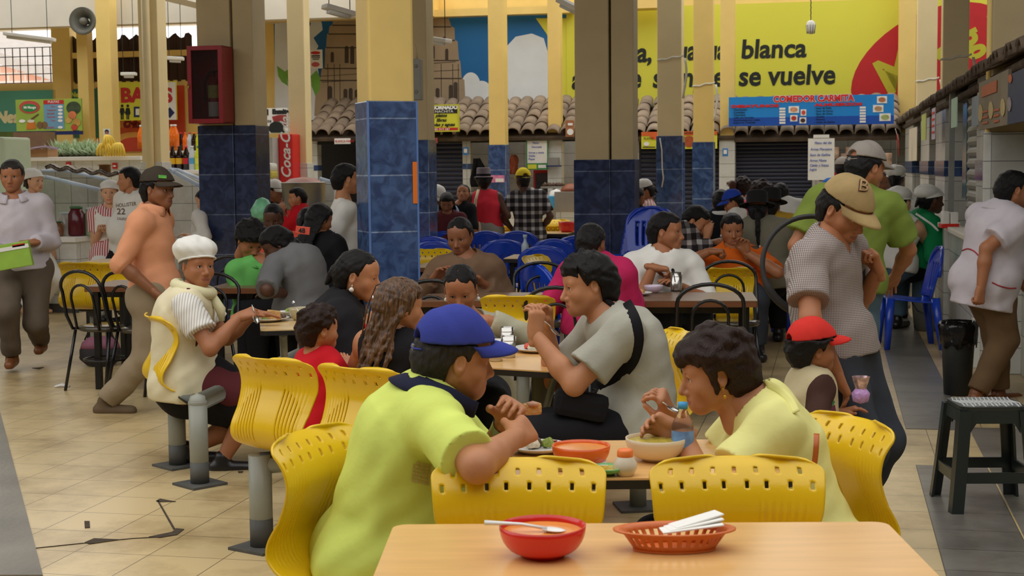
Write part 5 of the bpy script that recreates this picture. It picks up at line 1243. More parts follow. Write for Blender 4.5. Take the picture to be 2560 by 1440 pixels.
def hair_mesh(style, h, hatted=False):
 key = (style, h, hatted)
 if key in HAIR: return HAIR[key]
 lo, hi = (-.15, -.17, -.15), (.15, .14, .19)
 if style in ('long', 'longwavy'): lo = (-.16, -.26, -.60)
 if style in ('tail', 'longtail'): lo = (-.13, -.24, -.42)
 if style == 'tied': lo = (-.13, -.22, -.20)
 f = Field(lo, hi, h); g = {'short': .012, 'crop': .006, 'bald': .005, 'tuft': .020, 'afro': .030, 'bob': .024, 'long': .014, 'longwavy': .02, 'tied': .009, 'tail': .009, 'longtail': .014, 'child': .013, 'greybun': .01, 'mop': .026}[style]
 cranium_off(f, g)
 if style in ('short', 'tuft', 'mop', 'child', 'crop', 'bald', 'tied', 'tail', 'greybun', 'afro', 'bob', 'long', 'longwavy', 'longtail'):
  f.cone((0, -.06, -.02), (0, -.055, -.085), .066 + g * .5, .052, .03)
 hl = {'bald': .088, 'short': .062, 'crop': .064, 'tuft': .060, 'tied': .073, 'tail': .073, 'greybun': .066}.get(style, .054)
 # keep only behind the hairline
 X, Y, Z = f.ax[0][:, None, None], f.ax[1][None, :, None], f.ax[2][None, None, :]
 line = np.where(Y > .045, hl - .3 * (.095 - Y) * 0 - (np.abs(X) / .075) ** 2 * .02, np.where(Y > .02, hl - (.045 - Y) / .025 * .07, np.where(Y > -.035, np.where(np.abs(X) > .05, -.012 + .0 * Y, -.01), -.092)))
 if style in ('bob', 'long', 'longwavy', 'longtail'): line = np.where(Y <= .045, np.minimum(line, np.where(Y > .02, hl - (.045 - Y) / .025 * .09, -.075)), line)
 if style == 'bald': line = np.where(Y > -.02, np.maximum(line, .02 + (Y + .02) * 2.0), line)
 line = line + .0022 * np.sin(95 * X + 1) + .0018 * np.sin(190 * X + 40 * Y)
 thin = np.clip(1 - (Z - line) / .035, 0, 1) * np.where(Y > -.02, 1, .3); f.D = f.D + (thin * g * .8).astype(np.float32)
 f.D = np.maximum(f.D, (line - Z).astype(np.float32) * .8)
 if style in ('tied', 'tail'): f.cone((.004, .10, .07), (0, -.03, .135), .0045, .0035, .004, 's')
 if style in ('short', 'tuft', 'crop', 'child', 'mop', 'tied', 'tail', 'bald', 'greybun', 'afro', 'bob'):
  for s in (-1, 1): f.ball((s * .088, -.006, -.014), (.03, .022, .034), .004, 's')
 rnd = random.Random(len(style) * 7)
 if style == 'tuft':
  for i in range(46):
   a = rnd.uniform(-1.3, 1.3); b = rnd.uniform(-.5, 1.5); p = np.array([math.sin(a) * .07, math.cos(a) * math.sin(b) * .09 - .01, .03 + .09 * math.cos(a) * math.cos(b) * 1.02])
   if p[2] < .05: continue
   q = p + np.array([rnd.uniform(-.01, .01), rnd.uniform(-.005, .02), .03]); f.cone(p, q, .015, .004, .01)
  f.cone((0, -.08, -.03), (0, -.105, -.12), .04, .012, .02)
 if style in ('mop', 'afro', 'child', 'bob'):
  for i in range(70):
   a, b = rnd.uniform(-1.5, 1.5), rnd.uniform(-1.5, 1.3)
   p = np.array([math.sin(a) * (.072 + g), math.cos(a) * math.sin(b) * (.092 + g) - .014, .03 + (.085 + g) * math.cos(a) * math.cos(b)])
   if p[1] > .03 and p[2] < .06: continue
   if abs(p[0]) > .06 and abs(p[1]) < .03 and p[2] < .02 and style != 'bob': continue
   f.ball(p, rnd.uniform(.012, .02), .012)
 if style == 'bob':
  f.cone((-.03, .07, .085), (.03, .08, .07), .022, .018, .02)
  for s in (-1, 1): f.cone((s * .074, .01, .02), (s * .073, .015, -.055), .016, .008, .02)
  f.cone((0, -.08, -.05), (0, -.07, -.11), .05, .03, .03)
 if style in ('tied', 'tail', 'longtail', 'greybun'):
  f.ball((0, -.115, .0), (.03, .026, .03), .015)
 if style == 'tied': f.cone((0, -.12, -.0), (0, -.15, -.07), .026, .012, .01)
 if style == 'tail':
  pts = [(0, -.12, 0), (0, -.16, -.06), (0, -.155, -.2), (.01, -.14, -.38)]
  for a, b, r, q in zip(pts[:-1], pts[1:], (.024, .024, .02), (.024, .02, .006)): f.cone(a, b, r, q, .01)
 if style in ('long', 'longwavy', 'longtail'):
  n = 26 if style != 'longtail' else 18
  for i in range(n):
   a = (i / (n - 1) - .5) * 2; x = a * .082; y = -.085 * math.cos(a * 1.45) - .012
   L = (.42 if style != 'longtail' else .3) * (1 - .35 * abs(a) ** 2) + rnd.uniform(-.03, .05); w = .012 if style == 'longwavy' else .004; ph = rnd.uniform(0, 6)
   prev = (x, y, .0)
   for kk in range(1, 9):
    t = kk / 8; sp = 1 + .25 * t; p = (x * sp + w * math.sin(t * 9 + ph), y - .07 * t - .01 * math.sin(t * 3) + w * math.cos(t * 8 + ph), -L * t)
    if p[2] < lo[2] + .01: break
    f.cone(prev, p, .018 * (1 - t * .5), .018 * (1 - (t + .1) * .55), .006); prev = p
 if hatted: f.D = np.maximum(f.D, (Z - (.050 + .12 * Y)).astype(np.float32) * np.ones_like(f.D))
 if style in ('bob', 'mop', 'tuft', 'afro', 'child'): f.ripple(.0024, 65, 11)
 f.ripple(.0011 if h > .006 else .0014, 120, 5)
 V, F = f.mesh(1); HAIR[key] = (V, F); return HAIR[key]
def brow_mesh():
 m = MB()
 for s in (-1, 1): m.tube([(s * .016, .0868, .0185), (s * .03, .0860, .0225), (s * .048, .0735, .0185)], [.0028, .0032, .0016], 6); m.tube([(s * .0185, .0818, .0042), (s * .025, .0862, .0076), (s * .032, .0872, .0086), (s * .040, .0842, .0066), (s * .047, .0765, .001)], .0014, 5)
 return m
def eye_mb(s):
 m = MB(); c = (s * .0322, .0722, .0005); P = []
 m.lathe([(.0125 * math.sin(a), .0125 * math.cos(a)) for a in [math.pi * k / 12 for k in range(13)]], c=c, M=Matrix.Rotation(-math.pi / 2, 3, 'X'), seg=16, capb=False, capt=False)
 for i in range(len(m.f)):
  q = sum((Vector(m.v[j]) for j in m.f[i]), Vector()) / len(m.f[i]) - Vector(c); a = q.normalized().y
  m.m[i] = 1 if a > .86 else 0
 return m
# ------------------------------------------------------------------ hands (wrist at 0, fingers +Y, back of hand +Z, thumb on +X)
HANDS = {}
def hand_mesh(pose, h):
 key = (pose, h)
 if key in HANDS: return HANDS[key]
 f = Field((-.075, -.04, -.11), (.095, .21, .06), h)
 curl = {'relax': (18, 22, 26, 30), 'flat': (4, 6, 6, 8), 'grip': (62, 70, 74, 78), 'pinch': (48, 56, 66, 72), 'hold': (38, 42, 46, 50), 'fist': (80, 84, 86, 86)}[pose]
 f.cone((0, -.03, 0), (0, .01, 0), .027, .027, 0, flat=((0, 0, 1), 1.3))
 for x0, x1, r in ((.012, .028, .0155), (.004, .010, .0165), (-.006, -.010, .016), (-.014, -.029, .0145)): f.cone((x0, .0, 0), (x1, .082, .0), .017, r, .014)
 f.ball((.022, .03, -.010), (.018, .03, .015), .015); f.ball((-.02, .03, -.008), (.014, .034, .013), .012)
 base = f.D.copy(); out = base.copy()
 for i, (x, L, r) in enumerate(((.029, .072, .0088), (.010, .080, .0092), (-.0095, .075, .0088), (-.029, .058, .0078))):
  g = Field.__new__(Field); g.h, g.lo, g.n, g.ax = f.h, f.lo, f.n, f.ax; g.D = base.copy()
  c = math.radians(curl[i]); spread = (x * 1.6); p = np.array((x, .084 - abs(x) * .15, .0)); ang = 0.
  for frac, kk, rr in ((.45, .75, 1.0), (.30, 1.0, .92), (.25, .65, .84)):
   ang += c * kk; d = np.array((spread * .35, math.cos(ang), -math.sin(ang))); d /= np.linalg.norm(d); q = p + d * L * frac
   g.cone(p, q, r * rr, r * rr * .93, .004); p = q
  out = np.minimum(out, g.D)
 g = Field.__new__(Field); g.h, g.lo, g.n, g.ax = f.h, f.lo, f.n, f.ax; g.D = base.copy()
 p0 = np.array((.022, .018, -.006)); t = {'relax': ((.047, .052, -.018), (.054, .082, -.024)), 'flat': ((.052, .048, -.012), (.068, .076, -.014)), 'grip': ((.044, .052, -.034), (.026, .075, -.050)), 'pinch': ((.046, .056, -.034), (.038, .086, -.052)), 'hold': ((.052, .054, -.032), (.048, .084, -.048)), 'fist': ((.044, .050, -.034), (.020, .068, -.046))}[pose]
 g.cone(p0, t[0], .0145, .0115, .012); g.cone(t[0], t[1], .0108, .0095, .005); out = np.minimum(out, g.D)
 f.D = out; V, F = f.mesh(1); HANDS[key] = (V, F); return HANDS[key]
# ------------------------------------------------------------------ skins and cloths
def skin_mat(name, c):
 m = mat(name, c, .5, .05, 30, .03, 220, spec=.4); p = m.node_tree.nodes['Principled BSDF']
 p.inputs['Subsurface Weight'].default_value = .12; p.inputs['Subsurface Radius'].default_value = (.012, .005, .003); p.inputs['Subsurface Scale'].default_value = 1.0
 return m
SKIN = {'mid': skin_mat('skin_mid', srgb(188, 130, 92)), 'tan': skin_mat('skin_tan', srgb(170, 112, 76)), 'dark': skin_mat('skin_dark', srgb(92, 60, 44)), 'brown': skin_mat('skin_brown', srgb(142, 92, 62)), 'light': skin_mat('skin_light', srgb(214, 164, 128))}
LIP = {'mid': skin_mat('lip_mid', srgb(168, 96, 78)), 'tan': skin_mat('lip_tan', srgb(146, 84, 68)), 'dark': skin_mat('lip_dark', srgb(84, 50, 44)), 'brown': skin_mat('lip_brown', srgb(124, 70, 58)), 'light': skin_mat('lip_light', srgb(196, 108, 96))}
M_eyew = mat('eye_white', srgb(225, 220, 212), .2, 0); M_iris = mat('dark_iris', srgb(34, 22, 16), .1, 0)
def hair_mat(name, c, st=(60, 60, 6)): return mat(name, c, .45, .4, 3, .6, 8, stretch=st, spec=.3)
HAIRC = {'black': hair_mat('black_hair', srgb(15, 12, 12)), 'brown': hair_mat('dark_brown_hair', srgb(44, 27, 20)), 'streak': mat('streaked_brown_hair', srgb(92, 64, 40), .4, .9, 2.6, .5, 8, stretch=(40, 40, 3)), 'grey': hair_mat('grey_hair', srgb(110, 106, 102)), 'salt': hair_mat('greying_hair', srgb(44, 40, 38))}
def cloth(name, c, var=.06, rough=.85, bump=.5): return mat(name, c, rough, var, 5, bump, 12, spec=.2)
def look_matrix(yaw, pitch, roll):
 """head frame: columns right(+X), face(+Y), up(+Z); yaw 0 looks away from the camera, 90 to the right; pitch is downward"""
 return Matrix.Rotation(-math.radians(yaw), 3, 'Z') @ Matrix.Rotation(-math.radians(pitch), 3, 'X') @ Matrix.Rotation(math.radians(roll), 3, 'Y')
def ik(a, c, l1, l2, hint):
 v = c - a; L = v.length
 if L > (l1 + l2) * .995: c = a + v.normalized() * (l1 + l2) * .995; v = c - a; L = v.length
 if L < abs(l1 - l2) + .03: L = abs(l1 - l2) + .03; c = a + v.normalized() * L; v = c - a
 x = (l1 * l1 - l2 * l2 + L * L) / (2 * L); y = math.sqrt(max(1e-6, l1 * l1 - x * x)); n = v.normalized(); h = hint - a; h = h - n * h.dot(n)
 if h.length < 1e-4: h = Vector((0, 0, -1)) - n * (-n.z)
 return a + n * x + h.normalized() * y, c
def person(label, d, head, neck, hip, yaw, look, kind='m', skin='tan', hair=('short', 'black'), sc=1.0, fat=1.0, sit=True,
   wr=None, wl=None, er=None, el=None, hr=('relax', 0), hl=('relax', 0), ankr=None, ankl=None, top=None, low=None, shoes=None, hat=None,
   extra=(), vox=None, lean_spine=.0, belly=0., bust=0., group=None, legs=True, eyes=True, hand_dir=None, shw=None):
 """joints are pixels with a depth offset from d; yaw is where the chest faces (0 away, 90 right, 180 camera)"""
 W = lambda q: PX(q[0], q[1], d + (q[2] if len(q) > 2 else 0))
 h = vox or (.0065 if d < 5 else .008 if d < 7.5 else .010 if d < 10 else .013 if d < 14 else .018)
 hh = .0034 if d < 7 else .0042 if d < 10 else .006 if d < 15 else .008
 Hc, N, H = W(head), W(neck), W(hip)
 F_, R_ = fwd(yaw), rgt(yaw); sp = (N - H); up = sp.normalized(); F_ = (F_ - up * F_.dot(up)).normalized(); R_ = F_.cross(up).normalized()
 sw = (shw or (.178 if kind in 'mo' else .158 if kind == 'f' else .115)) * sc; hw = .088 * sc
 SHR, SHL = N + R_ * sw - up * .045 * sc, N - R_ * sw - up * .045 * sc
 l1, l2 = .285 * sc, .255 * sc
 t1, t2 = .41 * sc, .40 * sc
 HR, HL = H + R_ * hw, H - R_ * hw
 gz = Vector((0, 0, 1))
 fl = fwd(yaw)
 def armw(w, s):
  if w is None:
   if sit: return (SHR if s > 0 else SHL) + fl * .30 * sc + R_ * (-.03 * s) - gz * .28 * sc
   return (SHR if s > 0 else SHL) + R_ * (.05 * s) - gz * .51 * sc + fl * .06
  return W(w)
 WR, WL = armw(wr, 1), armw(wl, -1)
 hint = lambda e, S, s: W(e) if e else S + R_ * (.25 * s) - gz * .4 - fl * .12
 ER, WR = ik(SHR, WR, l1, l2, hint(er, SHR, 1)); EL, WL = ik(SHL, WL, l1, l2, hint(el, SHL, -1))
 def leg(hp, ank, s):
  if ank is not None: A = W(ank)
  elif sit: A = hp + fl * .36 * sc + R_ * .02 * s; A.z = .075 * sc
  else: A = hp + R_ * .01 * s; A.z = .075 * sc
  if sit and ank is None: K = hp + fl * t1; K.z = min(K.z, .52 * sc + .02); return K, A
  return ik(hp, A, t1, t2, hp + fl * 1.0 - gz * .3)
 KR, AR = leg(HR, ankr, 1); KL, AL = leg(HL, ankl, -1)
 O = Vector((H.x, H.y, 0)); L = lambda p: np.array(p - O)
 # ---- the torso as a list of limbs shared by body and clothes
 M1 = H + sp * .30 - F_ * (.02 + lean_spine) ; M2 = H + sp * .68 - F_ * (.012 + lean_spine); fw = 1.0 if kind in 'mo' else .92
 q = sc * fat
 def torso(f, g=0., k=.05, k0=.5):
  fx = (L(O + F_), 1.30)
  f.cone(L(H - up * .01), L(M1), .150 * q * fw + g, .132 * q * fw + g, k, flat=fx); f.cone(L(M1), L(M2), .134 * q * fw + g, .150 * q * fw + g, k, flat=fx)
  f.cone(L(M2), L(N - up * .07 * sc), .150 * q * fw + g, .105 * sc + g, k, flat=(L(O + F_), 1.35))
  f.cone(L(SHR - R_ * .025 * sc), L(SHL + R_ * .025 * sc), .060 * sc + g, .060 * sc + g, k * 1.1)
  f.cone(L(N - up * .09 * sc), L(N + up * .01), .075 * sc + g, .055 * sc + g * .6, k)
  for s in (-1, 1): f.ball(L(H + R_ * s * .07 * q - F_ * .055 * sc - up * .03), np.array((.085, .085, .085)) * q + g, k)
  if belly: f.ball(L(H + sp * .30 + F_ * (.06 + belly)), np.array((.13, .13, .13)) * q + g, k * 1.2)
  if bust:
   for s in (-1, 1): f.ball(L(H + sp * .62 + F_ * (.085 + bust * .5) * sc + R_ * s * .068 * sc), np.array((.062, .062, .065)) * sc * (1 + bust * 4) + g, k)
 def arm(f, S, E, Wp, g=0., k=.03, t=1., only=None, flare=0.):
  f.ball(L(S + (E - S) * .06), .058 * sc + g, k)
  if t <= 1.0:
   e = S + (E - S) * t; r1 = (.053 + (.041 - .053) * t) * sc; f.cone(L(S), L(e), .055 * sc + g, r1 + g + flare, k, cut='b' if only else None)
  else:
   f.cone(L(S), L(E), .055 * sc + g, .042 * sc + g, k); e = E + (Wp - E) * min(1.0, t - 1); f.cone(L(E), L(e), .042 * sc + g, (.042 - .015 * min(1.0, t - 1)) * sc + g + flare, k * .7, cut='b' if only else None)
 def body_arm(f, S, E, Wp):
  f.ball(L(S + (E - S) * .06), .057 * sc, .04); f.cone(L(S), L(E), .052 * sc, .041 * sc, .03); f.cone(L(E), L(E + (Wp - E) * .35), .041 * sc, .042 * sc, .02); f.cone(L(E + (Wp - E) * .35), L(Wp), .042 * sc, .0275 * sc, .02)
 pts = [H, N, Hc, SHR, SHL, ER, EL, WR, WL] + ([KR, KL, AR, AL] if legs else [])
 lo = np.min([L(p) for p in pts], 0) - .19 * max(1, fat); hi = np.max([L(p) for p in pts], 0) + .19 * max(1, fat)
 lo[2] = max(lo[2], -.02) if legs else lo[2]
 f = Field(lo, hi, h); torso(f)
 Rm = look_matrix(*look); hs = {'m': 1.0, 'o': 1.0, 'f': .96, 'c': .90}[kind] * (sc if kind == 'c' else .5 + .5 * sc)
 if kind == 'c': hs = .82 + .1 * (sc - .6)
 hb = Hc + Rm @ Vector((0, -.024, -.085)) * hs
 f.cone(L(N - up * .03), L(hb), .062 * sc * (1 if kind in 'mo' else .85), .050 * sc * (1 if kind in 'mo' else .88), .035)
 body_arm(f, SHR, ER, WR); body_arm(f, SHL, EL, WL)
 if legs:
  for hp, K, A, s in ((HR, KR, AR, 1), (HL, KL, AL, -1)):
   f.cone(L(hp), L(K), .085 * q, .056 * q, .04); f.cone(L(K), L(K + (A - K) * .35), .056 * q, .056 * q, .03); f.cone(L(K + (A - K) * .35), L(A), .056 * q, .036 * sc, .03)
   toe = fl * .15 * sc; f.cone(L(A - gz * .035 * sc - fl * .03), L(A - gz * .045 * sc + toe), .036 * sc, .026 * sc, .03, flat=((0, 0, 1), 1.15))
 V, Fc = f.mesh(1); mi = np.zeros(len(Fc), int)
 Vs, Fs, Ms = [V], [Fc], [mi]; nv = len(V)
 hv, hf, hm = head_mesh(kind if kind in 'fco' else 'm', hh); A3 = np.array(Rm) * hs
 Vs.append(hv @ A3.T + L(Hc)); Fs.append(hf + nv); Ms.append(hm); nv += len(hv)
 for s, E, Wp, hd in ((1, ER, WR, hr), (-1, EL, WL, hl)):
  gv, gf = hand_mesh(hd[0], max(.004, hh) if d < 12 else .007); y = (Wp - E).normalized()
  if len(hd) > 2 and hd[2] is not None: y = (Vector(hd[2])).normalized()
  ref = -R_ * s if False else Vector((0, 0, 1)); z = ref - y * ref.dot(y)
  if z.length < .25: z = R_ * s - y * (R_ * s).dot(y)
  z.normalize(); x = y.cross(z); Rh = Matrix((x, y, z)).transposed()
  Rh = Rh @ Matrix.Rotation(math.radians(hd[1]) * s, 3, 'Y')
  g2 = gv.copy()
  if s > 0: g2[:, 0] *= -1; gf2 = gf[:, ::-1]
  else: gf2 = gf
  Vs.append((g2 * (.97 * sc if kind != 'f' else .9 * sc)) @ np.array(Rh).T + L(Wp)); Fs.append(gf2 + nv); Ms.append(np.zeros(len(gf2), int)); nv += len(g2)
 me = to_mesh('person', np.concatenate(Vs), np.concatenate(Fs), [SKIN[skin], LIP[skin]], np.concatenate(Ms))
 P = link('person', me, None, O); tag(P, label, 'person', group)
 hl_ = L(Hc); HM = Matrix.Translation(Vector(hl_)) @ (Rm * hs).to_4x4()
 def on_head(o, parent=P):
  o.parent = parent; o.matrix_local = HM; return o
 if eyes:
  for s in (-1, 1): on_head(eye_mb(s).build('eye', [M_eyew, M_iris]))
 if hair:
  if hair[0] != 'none':
   v2, f2 = hair_mesh(hair[0], max(hh, .0045), hat is not None); on_head(link('hair', to_mesh('hair', v2, f2, HAIRC[hair[1]])))
  if eyes: on_head(brow_mesh().build('eyebrows', HAIRC[hair[1] if hair[1] != 'streak' else 'brown']))
 # ---- clothes
 def shirt(m, sleeve=.55, g=.012, hem=-.06, name='shirt', neck_r=.066, vneck=0., wr_=.0034, flare=.012, coat=0., nolow=False, open_=None, seed=3):
  f = Field(lo - .03, hi + .03, h); torso(f, g, .055)
  f.cone(L(H + up * .03), L(H + up * (hem - .05)), .160 * q + g, (.174 if hem < 0 else .160) * q + g + coat, .03, flat=(L(O + F_), 1.22))
  if hem < -.03:
   for s in (-1, 1): f.ball(L(H + R_ * s * .07 * q - F_ * .055 * sc - up * .03), np.array((.102, .102, .10)) * q + g, .05); f.ball(L(H + R_ * s * .07 * q + F_ * .02), .108 * q + g, .05)
  if sleeve > 0:
   arm(f, SHR, ER, WR, g, .03, sleeve, True, flare); arm(f, SHL, EL, WL, g, .03, sleeve, True, flare)
  if wr_: f.ripple(wr_, 30, seed, None)
  f.plane(L(H + up * hem), L(O - up)) if not nolow else None
  nc = N + up * .035 * sc + F_ * (.02 + vneck * .3); f.ball(L(nc), np.array((neck_r, neck_r, neck_r)) * sc, .006, 's')
  if vneck: f.cone(L(nc), L(N - up * vneck * 1.0 + F_ * .12 * sc), .045 * sc, .012, .01, 's')
  if sleeve == 0:
   for S, s in ((SHR, 1), (SHL, -1)): f.ball(L(S + R_ * s * .02), .068 * sc, .006, 's')
  if open_:
   f.cone(L(N + F_ * .1), L(H + F_ * .2), open_, open_, 0, 's')
  v, fc = f.mesh(1); o = link(name, to_mesh(name, v, fc, m), P); return o
 def trousers(m, g=.018, name='trousers', ln=.93, waist=.04, skirt=False):
  f = Field(lo - .04, hi + .04, h); fx = (L(O + F_), 1.25)
  f.cone(L(H - up * .02), L(H + up * waist), .150 * q * fw + g, .135 * q * fw + g, .04, flat=fx)
  for s in (-1, 1): f.ball(L(H + R_ * s * .07 * q - F_ * .055 * sc - up * .03), np.array((.087, .087, .087)) * q + g, .05)
  f.plane(L(H + up * waist), L(O + up))
  for hp, K, A in ((HR, KR, AR), (HL, KL, AL)):
   f.cone(L(hp), L(K), .088 * q + g, .060 * q + g, .05)
   if not skirt: f.cone(L(K), L(K + (A - K) * ln), .060 * q + g, .050 * sc + g, .03, cut='b')
  if skirt:
   mk = (KR + KL) / 2; f.cone(L(H), L(mk), .15 * q + g, .12 * q + g, .04)
   f.cone(L(KR), L(KL), .075 * q + g, .075 * q + g, .04)
   bt = (AR + AL) / 2; e = mk + (bt - mk) * max(0.05, ln - .45); f.cone(L(mk), L(e), .14 * q, .15 * q, .03, cut='b')
  f.ripple(.003, 24, 9); v, fc = f.mesh(1)
  return link(name, to_mesh(name, v, fc, m), P)
 def collar(m, r=.066, hgt=.035, name='collar', open_=.5):
  B_ = MB(); c = N + up * .008 * sc + F_ * .006; rows = []
  tilt = (hb - N).normalized()
  for j, (dz, dr) in enumerate(((-.005, .026), (hgt + .026, .010), (hgt + .022, .024), (-.004, .056))):
   row = []
   for i in range(25):
    a = -math.pi + open_ * .5 + (2 * math.pi - open_) * i / 24; rr = (r + dr) * sc
    p = c + R_ * math.sin(a + math.pi) * rr - F_ * (-math.cos(a + math.pi)) * rr * .95 + tilt * dz - up * (.030 * max(0, math.cos(a + math.pi)))
    row.append(tuple(p - O))
   rows.append(row)
  B_.sheet(rows, .003); return B_.build(name, m, P)
 ctx = dict(P=P, O=O, L=L, N=N, H=H, M1=M1, M2=M2, up=up, F=F_, R=R_, SHR=SHR, SHL=SHL, ER=ER, EL=EL, WR=WR, WL=WL, HR=HR, HL=HL, KR=KR, KL=KL, AR=AR, AL=AL, Hc=Hc, Rm=Rm, hs=hs, on_head=on_head,
    shirt=shirt, trousers=trousers, collar=collar, Field=Field, lo=lo, hi=hi, h=h, torso=torso, arm=arm, sc=sc, q=q, fl=fl, hb=hb, W=W)
 if top:
  t = dict(top); m = t.pop('m'); col = t.pop('collar', None); shirt(m, **t)
  if col: collar(*col) if isinstance(col, tuple) else collar(m)
 if low and legs:
  t = dict(low); trousers(t.pop('m'), **t)
 if shoes is None and d < 16 and d > 7: shoes = L_black
 if shoes and legs:
  for A in (AR, AL):
   f = Field(L(A) - .24, L(A) + .24, max(h, .007)); toe = fl * .17 * sc
   f.cone(L(A - gz * .040 * sc - fl * .035), L(A - gz * .045 * sc + toe), .045 * sc, .036 * sc, .03, flat=((0, 0, 1), 1.1)); f.cone(L(A - gz * .03), L(A + gz * .012), .046 * sc, .045 * sc, .02); f.plane((0, 0, L(A)[2] - .072 * sc), (0, 0, -1))
   v, fc = f.mesh(1); link('shoe', to_mesh('shoe', v, fc, shoes), P)
 if hat: hat(ctx)
 for e in extra: e(ctx)
 return ctx
# ------------------------------------------------------------------ headgear (head frame)
def cap_hat(m, brim_m=None, label=None, back=0., brim_len=.075, strap=None, logo=None, tilt=0., lift=0., name='cap', g=.016, brim_yaw=0.):
 def fn(c):
  f = Field((-.12, -.14, .0), (.12, .14, .16), .0045); cranium_off(f, g); f.cone((0, -.03, .06), (0, -.01, .075), .085, .075, .03)
  f.plane((0, 0, .052), (0, -.12 * 0 + .10, -1)); X, Y, Z = f.ax[0][:, None, None], f.ax[1][None, :, None], f.ax[2][None, None, :]
  f.D = np.maximum(f.D, (.034 + .12 * Y - Z))
  ang = np.arctan2(X, Y + .01); f.D = f.D + .0012 * np.exp(-(((ang + 3.1416 / 6) % (3.1416 / 3) - 3.1416 / 6) / .03) ** 2) * (Z > .06)
  if strap == 'open': f.ball((0, -.115, .045), (.035, .05, .026), .004, 's')
  v, fc = f.mesh(1); o = link(name, to_mesh(name, v, fc, m), c['P'])
  Mx = Matrix.Rotation(brim_yaw, 4, 'Z') @ Matrix.Translation((0, 0, lift)) @ Matrix.Rotation(tilt, 4, 'X')
  o.parent = c['P']; o.matrix_local = Matrix.Translation(Vector(c['L'](c['Hc']))) @ (c['Rm'] * c['hs']).to_4x4() @ Mx
  rows = []
  for j in range(7):
   s = j / 6; row = []
   for i in range(21):
    a = math.radians(-78 + 156 * i / 20); rx, ry = .086 + g * .3, .098 + g
    x = math.sin(a) * rx * (1 + .0 * s); y0 = -.005 + math.cos(a) * ry * .93; ext = brim_len * s * max(0, math.cos(a)) ** .55
    row.append((x, y0 + ext, .040 + .12 * .09 - .0 - .018 * s * s - 2.6 * x * x * (.5 + .5 * s) + .006))
   rows.append(row)
  b = MB(); b.sheet(rows, .004); b = b.build('brim', brim_m or m, o)
  if strap:
   s_ = MB(); s_.tube([(-.045, -.112, .022), (-.02, -.122, .018), (0, -.124, .017), (.02, -.122, .018), (.045, -.112, .022)], .009, 8, flat=.35); s_.build('strap', m, o)
   k = MB(); k.box((.0, -.128, .018), (.02, .006, .018)); k.build('buckle', M_steel, o)
  MB().lathe([(.001, .0), (.008, .002), (.006, .006), (.001, .008)], c=(0, -.006, .133 + g * .2), seg=10).build('button', m, o)
  if logo: logo(o)
 return fn
def bonnet(m, lift=0., puff=1.0, back=0., band=True):
 def fn(c):
  f = Field((-.15, -.19, -.05), (.15, .13, .18), .0055); f.ball((0, -.035 - back, .078 + lift), (.098 * puff, .112 * puff, .062 * puff)); f.ball((0, -.06 - back, .055), (.09, .09, .06), .03); cranium_off(f, .011)
  X, Y, Z = f.ax[0][:, None, None], f.ax[1][None, :, None], f.ax[2][None, None, :]; f.D = np.maximum(f.D, (.030 + .26 * Y - Z)); f.ripple(.0022, 55, 3)
  v, fc = f.mesh(1); o = link('bonnet', to_mesh('bonnet', v, fc, m)); c['on_head'](o)
  if band:
   b = MB(); b.tube([((.083 + .008) * math.sin(a), -.008 + .104 * math.cos(a), .046 + .26 * (-.008 + .104 * math.cos(a)) - .012) for a in [2 * math.pi * k / 28 for k in range(28)]], .011, 8, closed=True, flat=.5); b.build('band', m, o)
 return fn
def brim_hat(m, band_m=None, r=.15, hgt=.11):
 def fn(c):
  b = MB(); b.lathe([(r, .046), (r - .004, .052), (.10, .056), (.092, .06), (.088, .06 + hgt), (.075, .07 + hgt), (.001, .064 + hgt)], seg=32, sy=1.15, capb=False); o = b.build('hat', m, None); c['on_head'](o)
  if band_m: q = MB(); q.lathe([(.0945, .06), (.0935, .09)], seg=32, sy=1.15, capb=False, capt=False); q.build('hat_band', band_m, o)
 return fn
def bead_ring(name, m, pts, r, seg=8):
 def fn(c): MB().tube([c['L'](p) for p in pts(c)], r, seg).build(name, m, c['P'])
 return fn
def wristband(side, m, r=.032, w=.02, t=.0, name='wristband'):
 def fn(c):
  E, Wp = (c['ER'], c['WR']) if side == 'r' else (c['EL'], c['WL']); d = (Wp - E).normalized(); p = Wp - d * (.02 + t)
  MB().tube([c['L'](p - d * w / 2), c['L'](p + d * w / 2)], r * c['sc'], 16, cap=False).build(name, m, c['P'])
 return fn
def apron(m, name='apron', skirt=True, bib=True, trim=None):
 """a bib and skirt lying on the front of the body"""
 def fn(c):
  f = Field(c['lo'] - .05, c['hi'] + .05, c['h']); c['torso'](f, .026, .055)
  if skirt:
   for hp, K in ((c['HR'], c['KR']), (c['HL'], c['KL'])): f.cone(c['L'](hp), c['L'](hp + (K - hp) * .75), .088 * c['q'] + .03, .07 * c['q'] + .03, .05)
  n = np.array(c['F']); f.plane(c['L'](c['H'] + c['F'] * (-.01)), -n)
  f.ball(c['L'](c['N'] + c['up'] * .05 + c['F'] * .06), .13 * c['sc'], .01, 's')
  f.cone(c['L'](c['SHR'] + c['R'] * .05), c['L'](c['SHR'] + c['R'] * .08 - c['up'] * .3), .11, .09, .01, 's'); f.cone(c['L'](c['SHL'] - c['R'] * .05), c['L'](c['SHL'] - c['R'] * .08 - c['up'] * .3), .11, .09, .01, 's')
  f.ripple(.002, 25, 8); v, fc = f.mesh(1); link(name, to_mesh(name, v, fc, m), c['P'])
 return fn
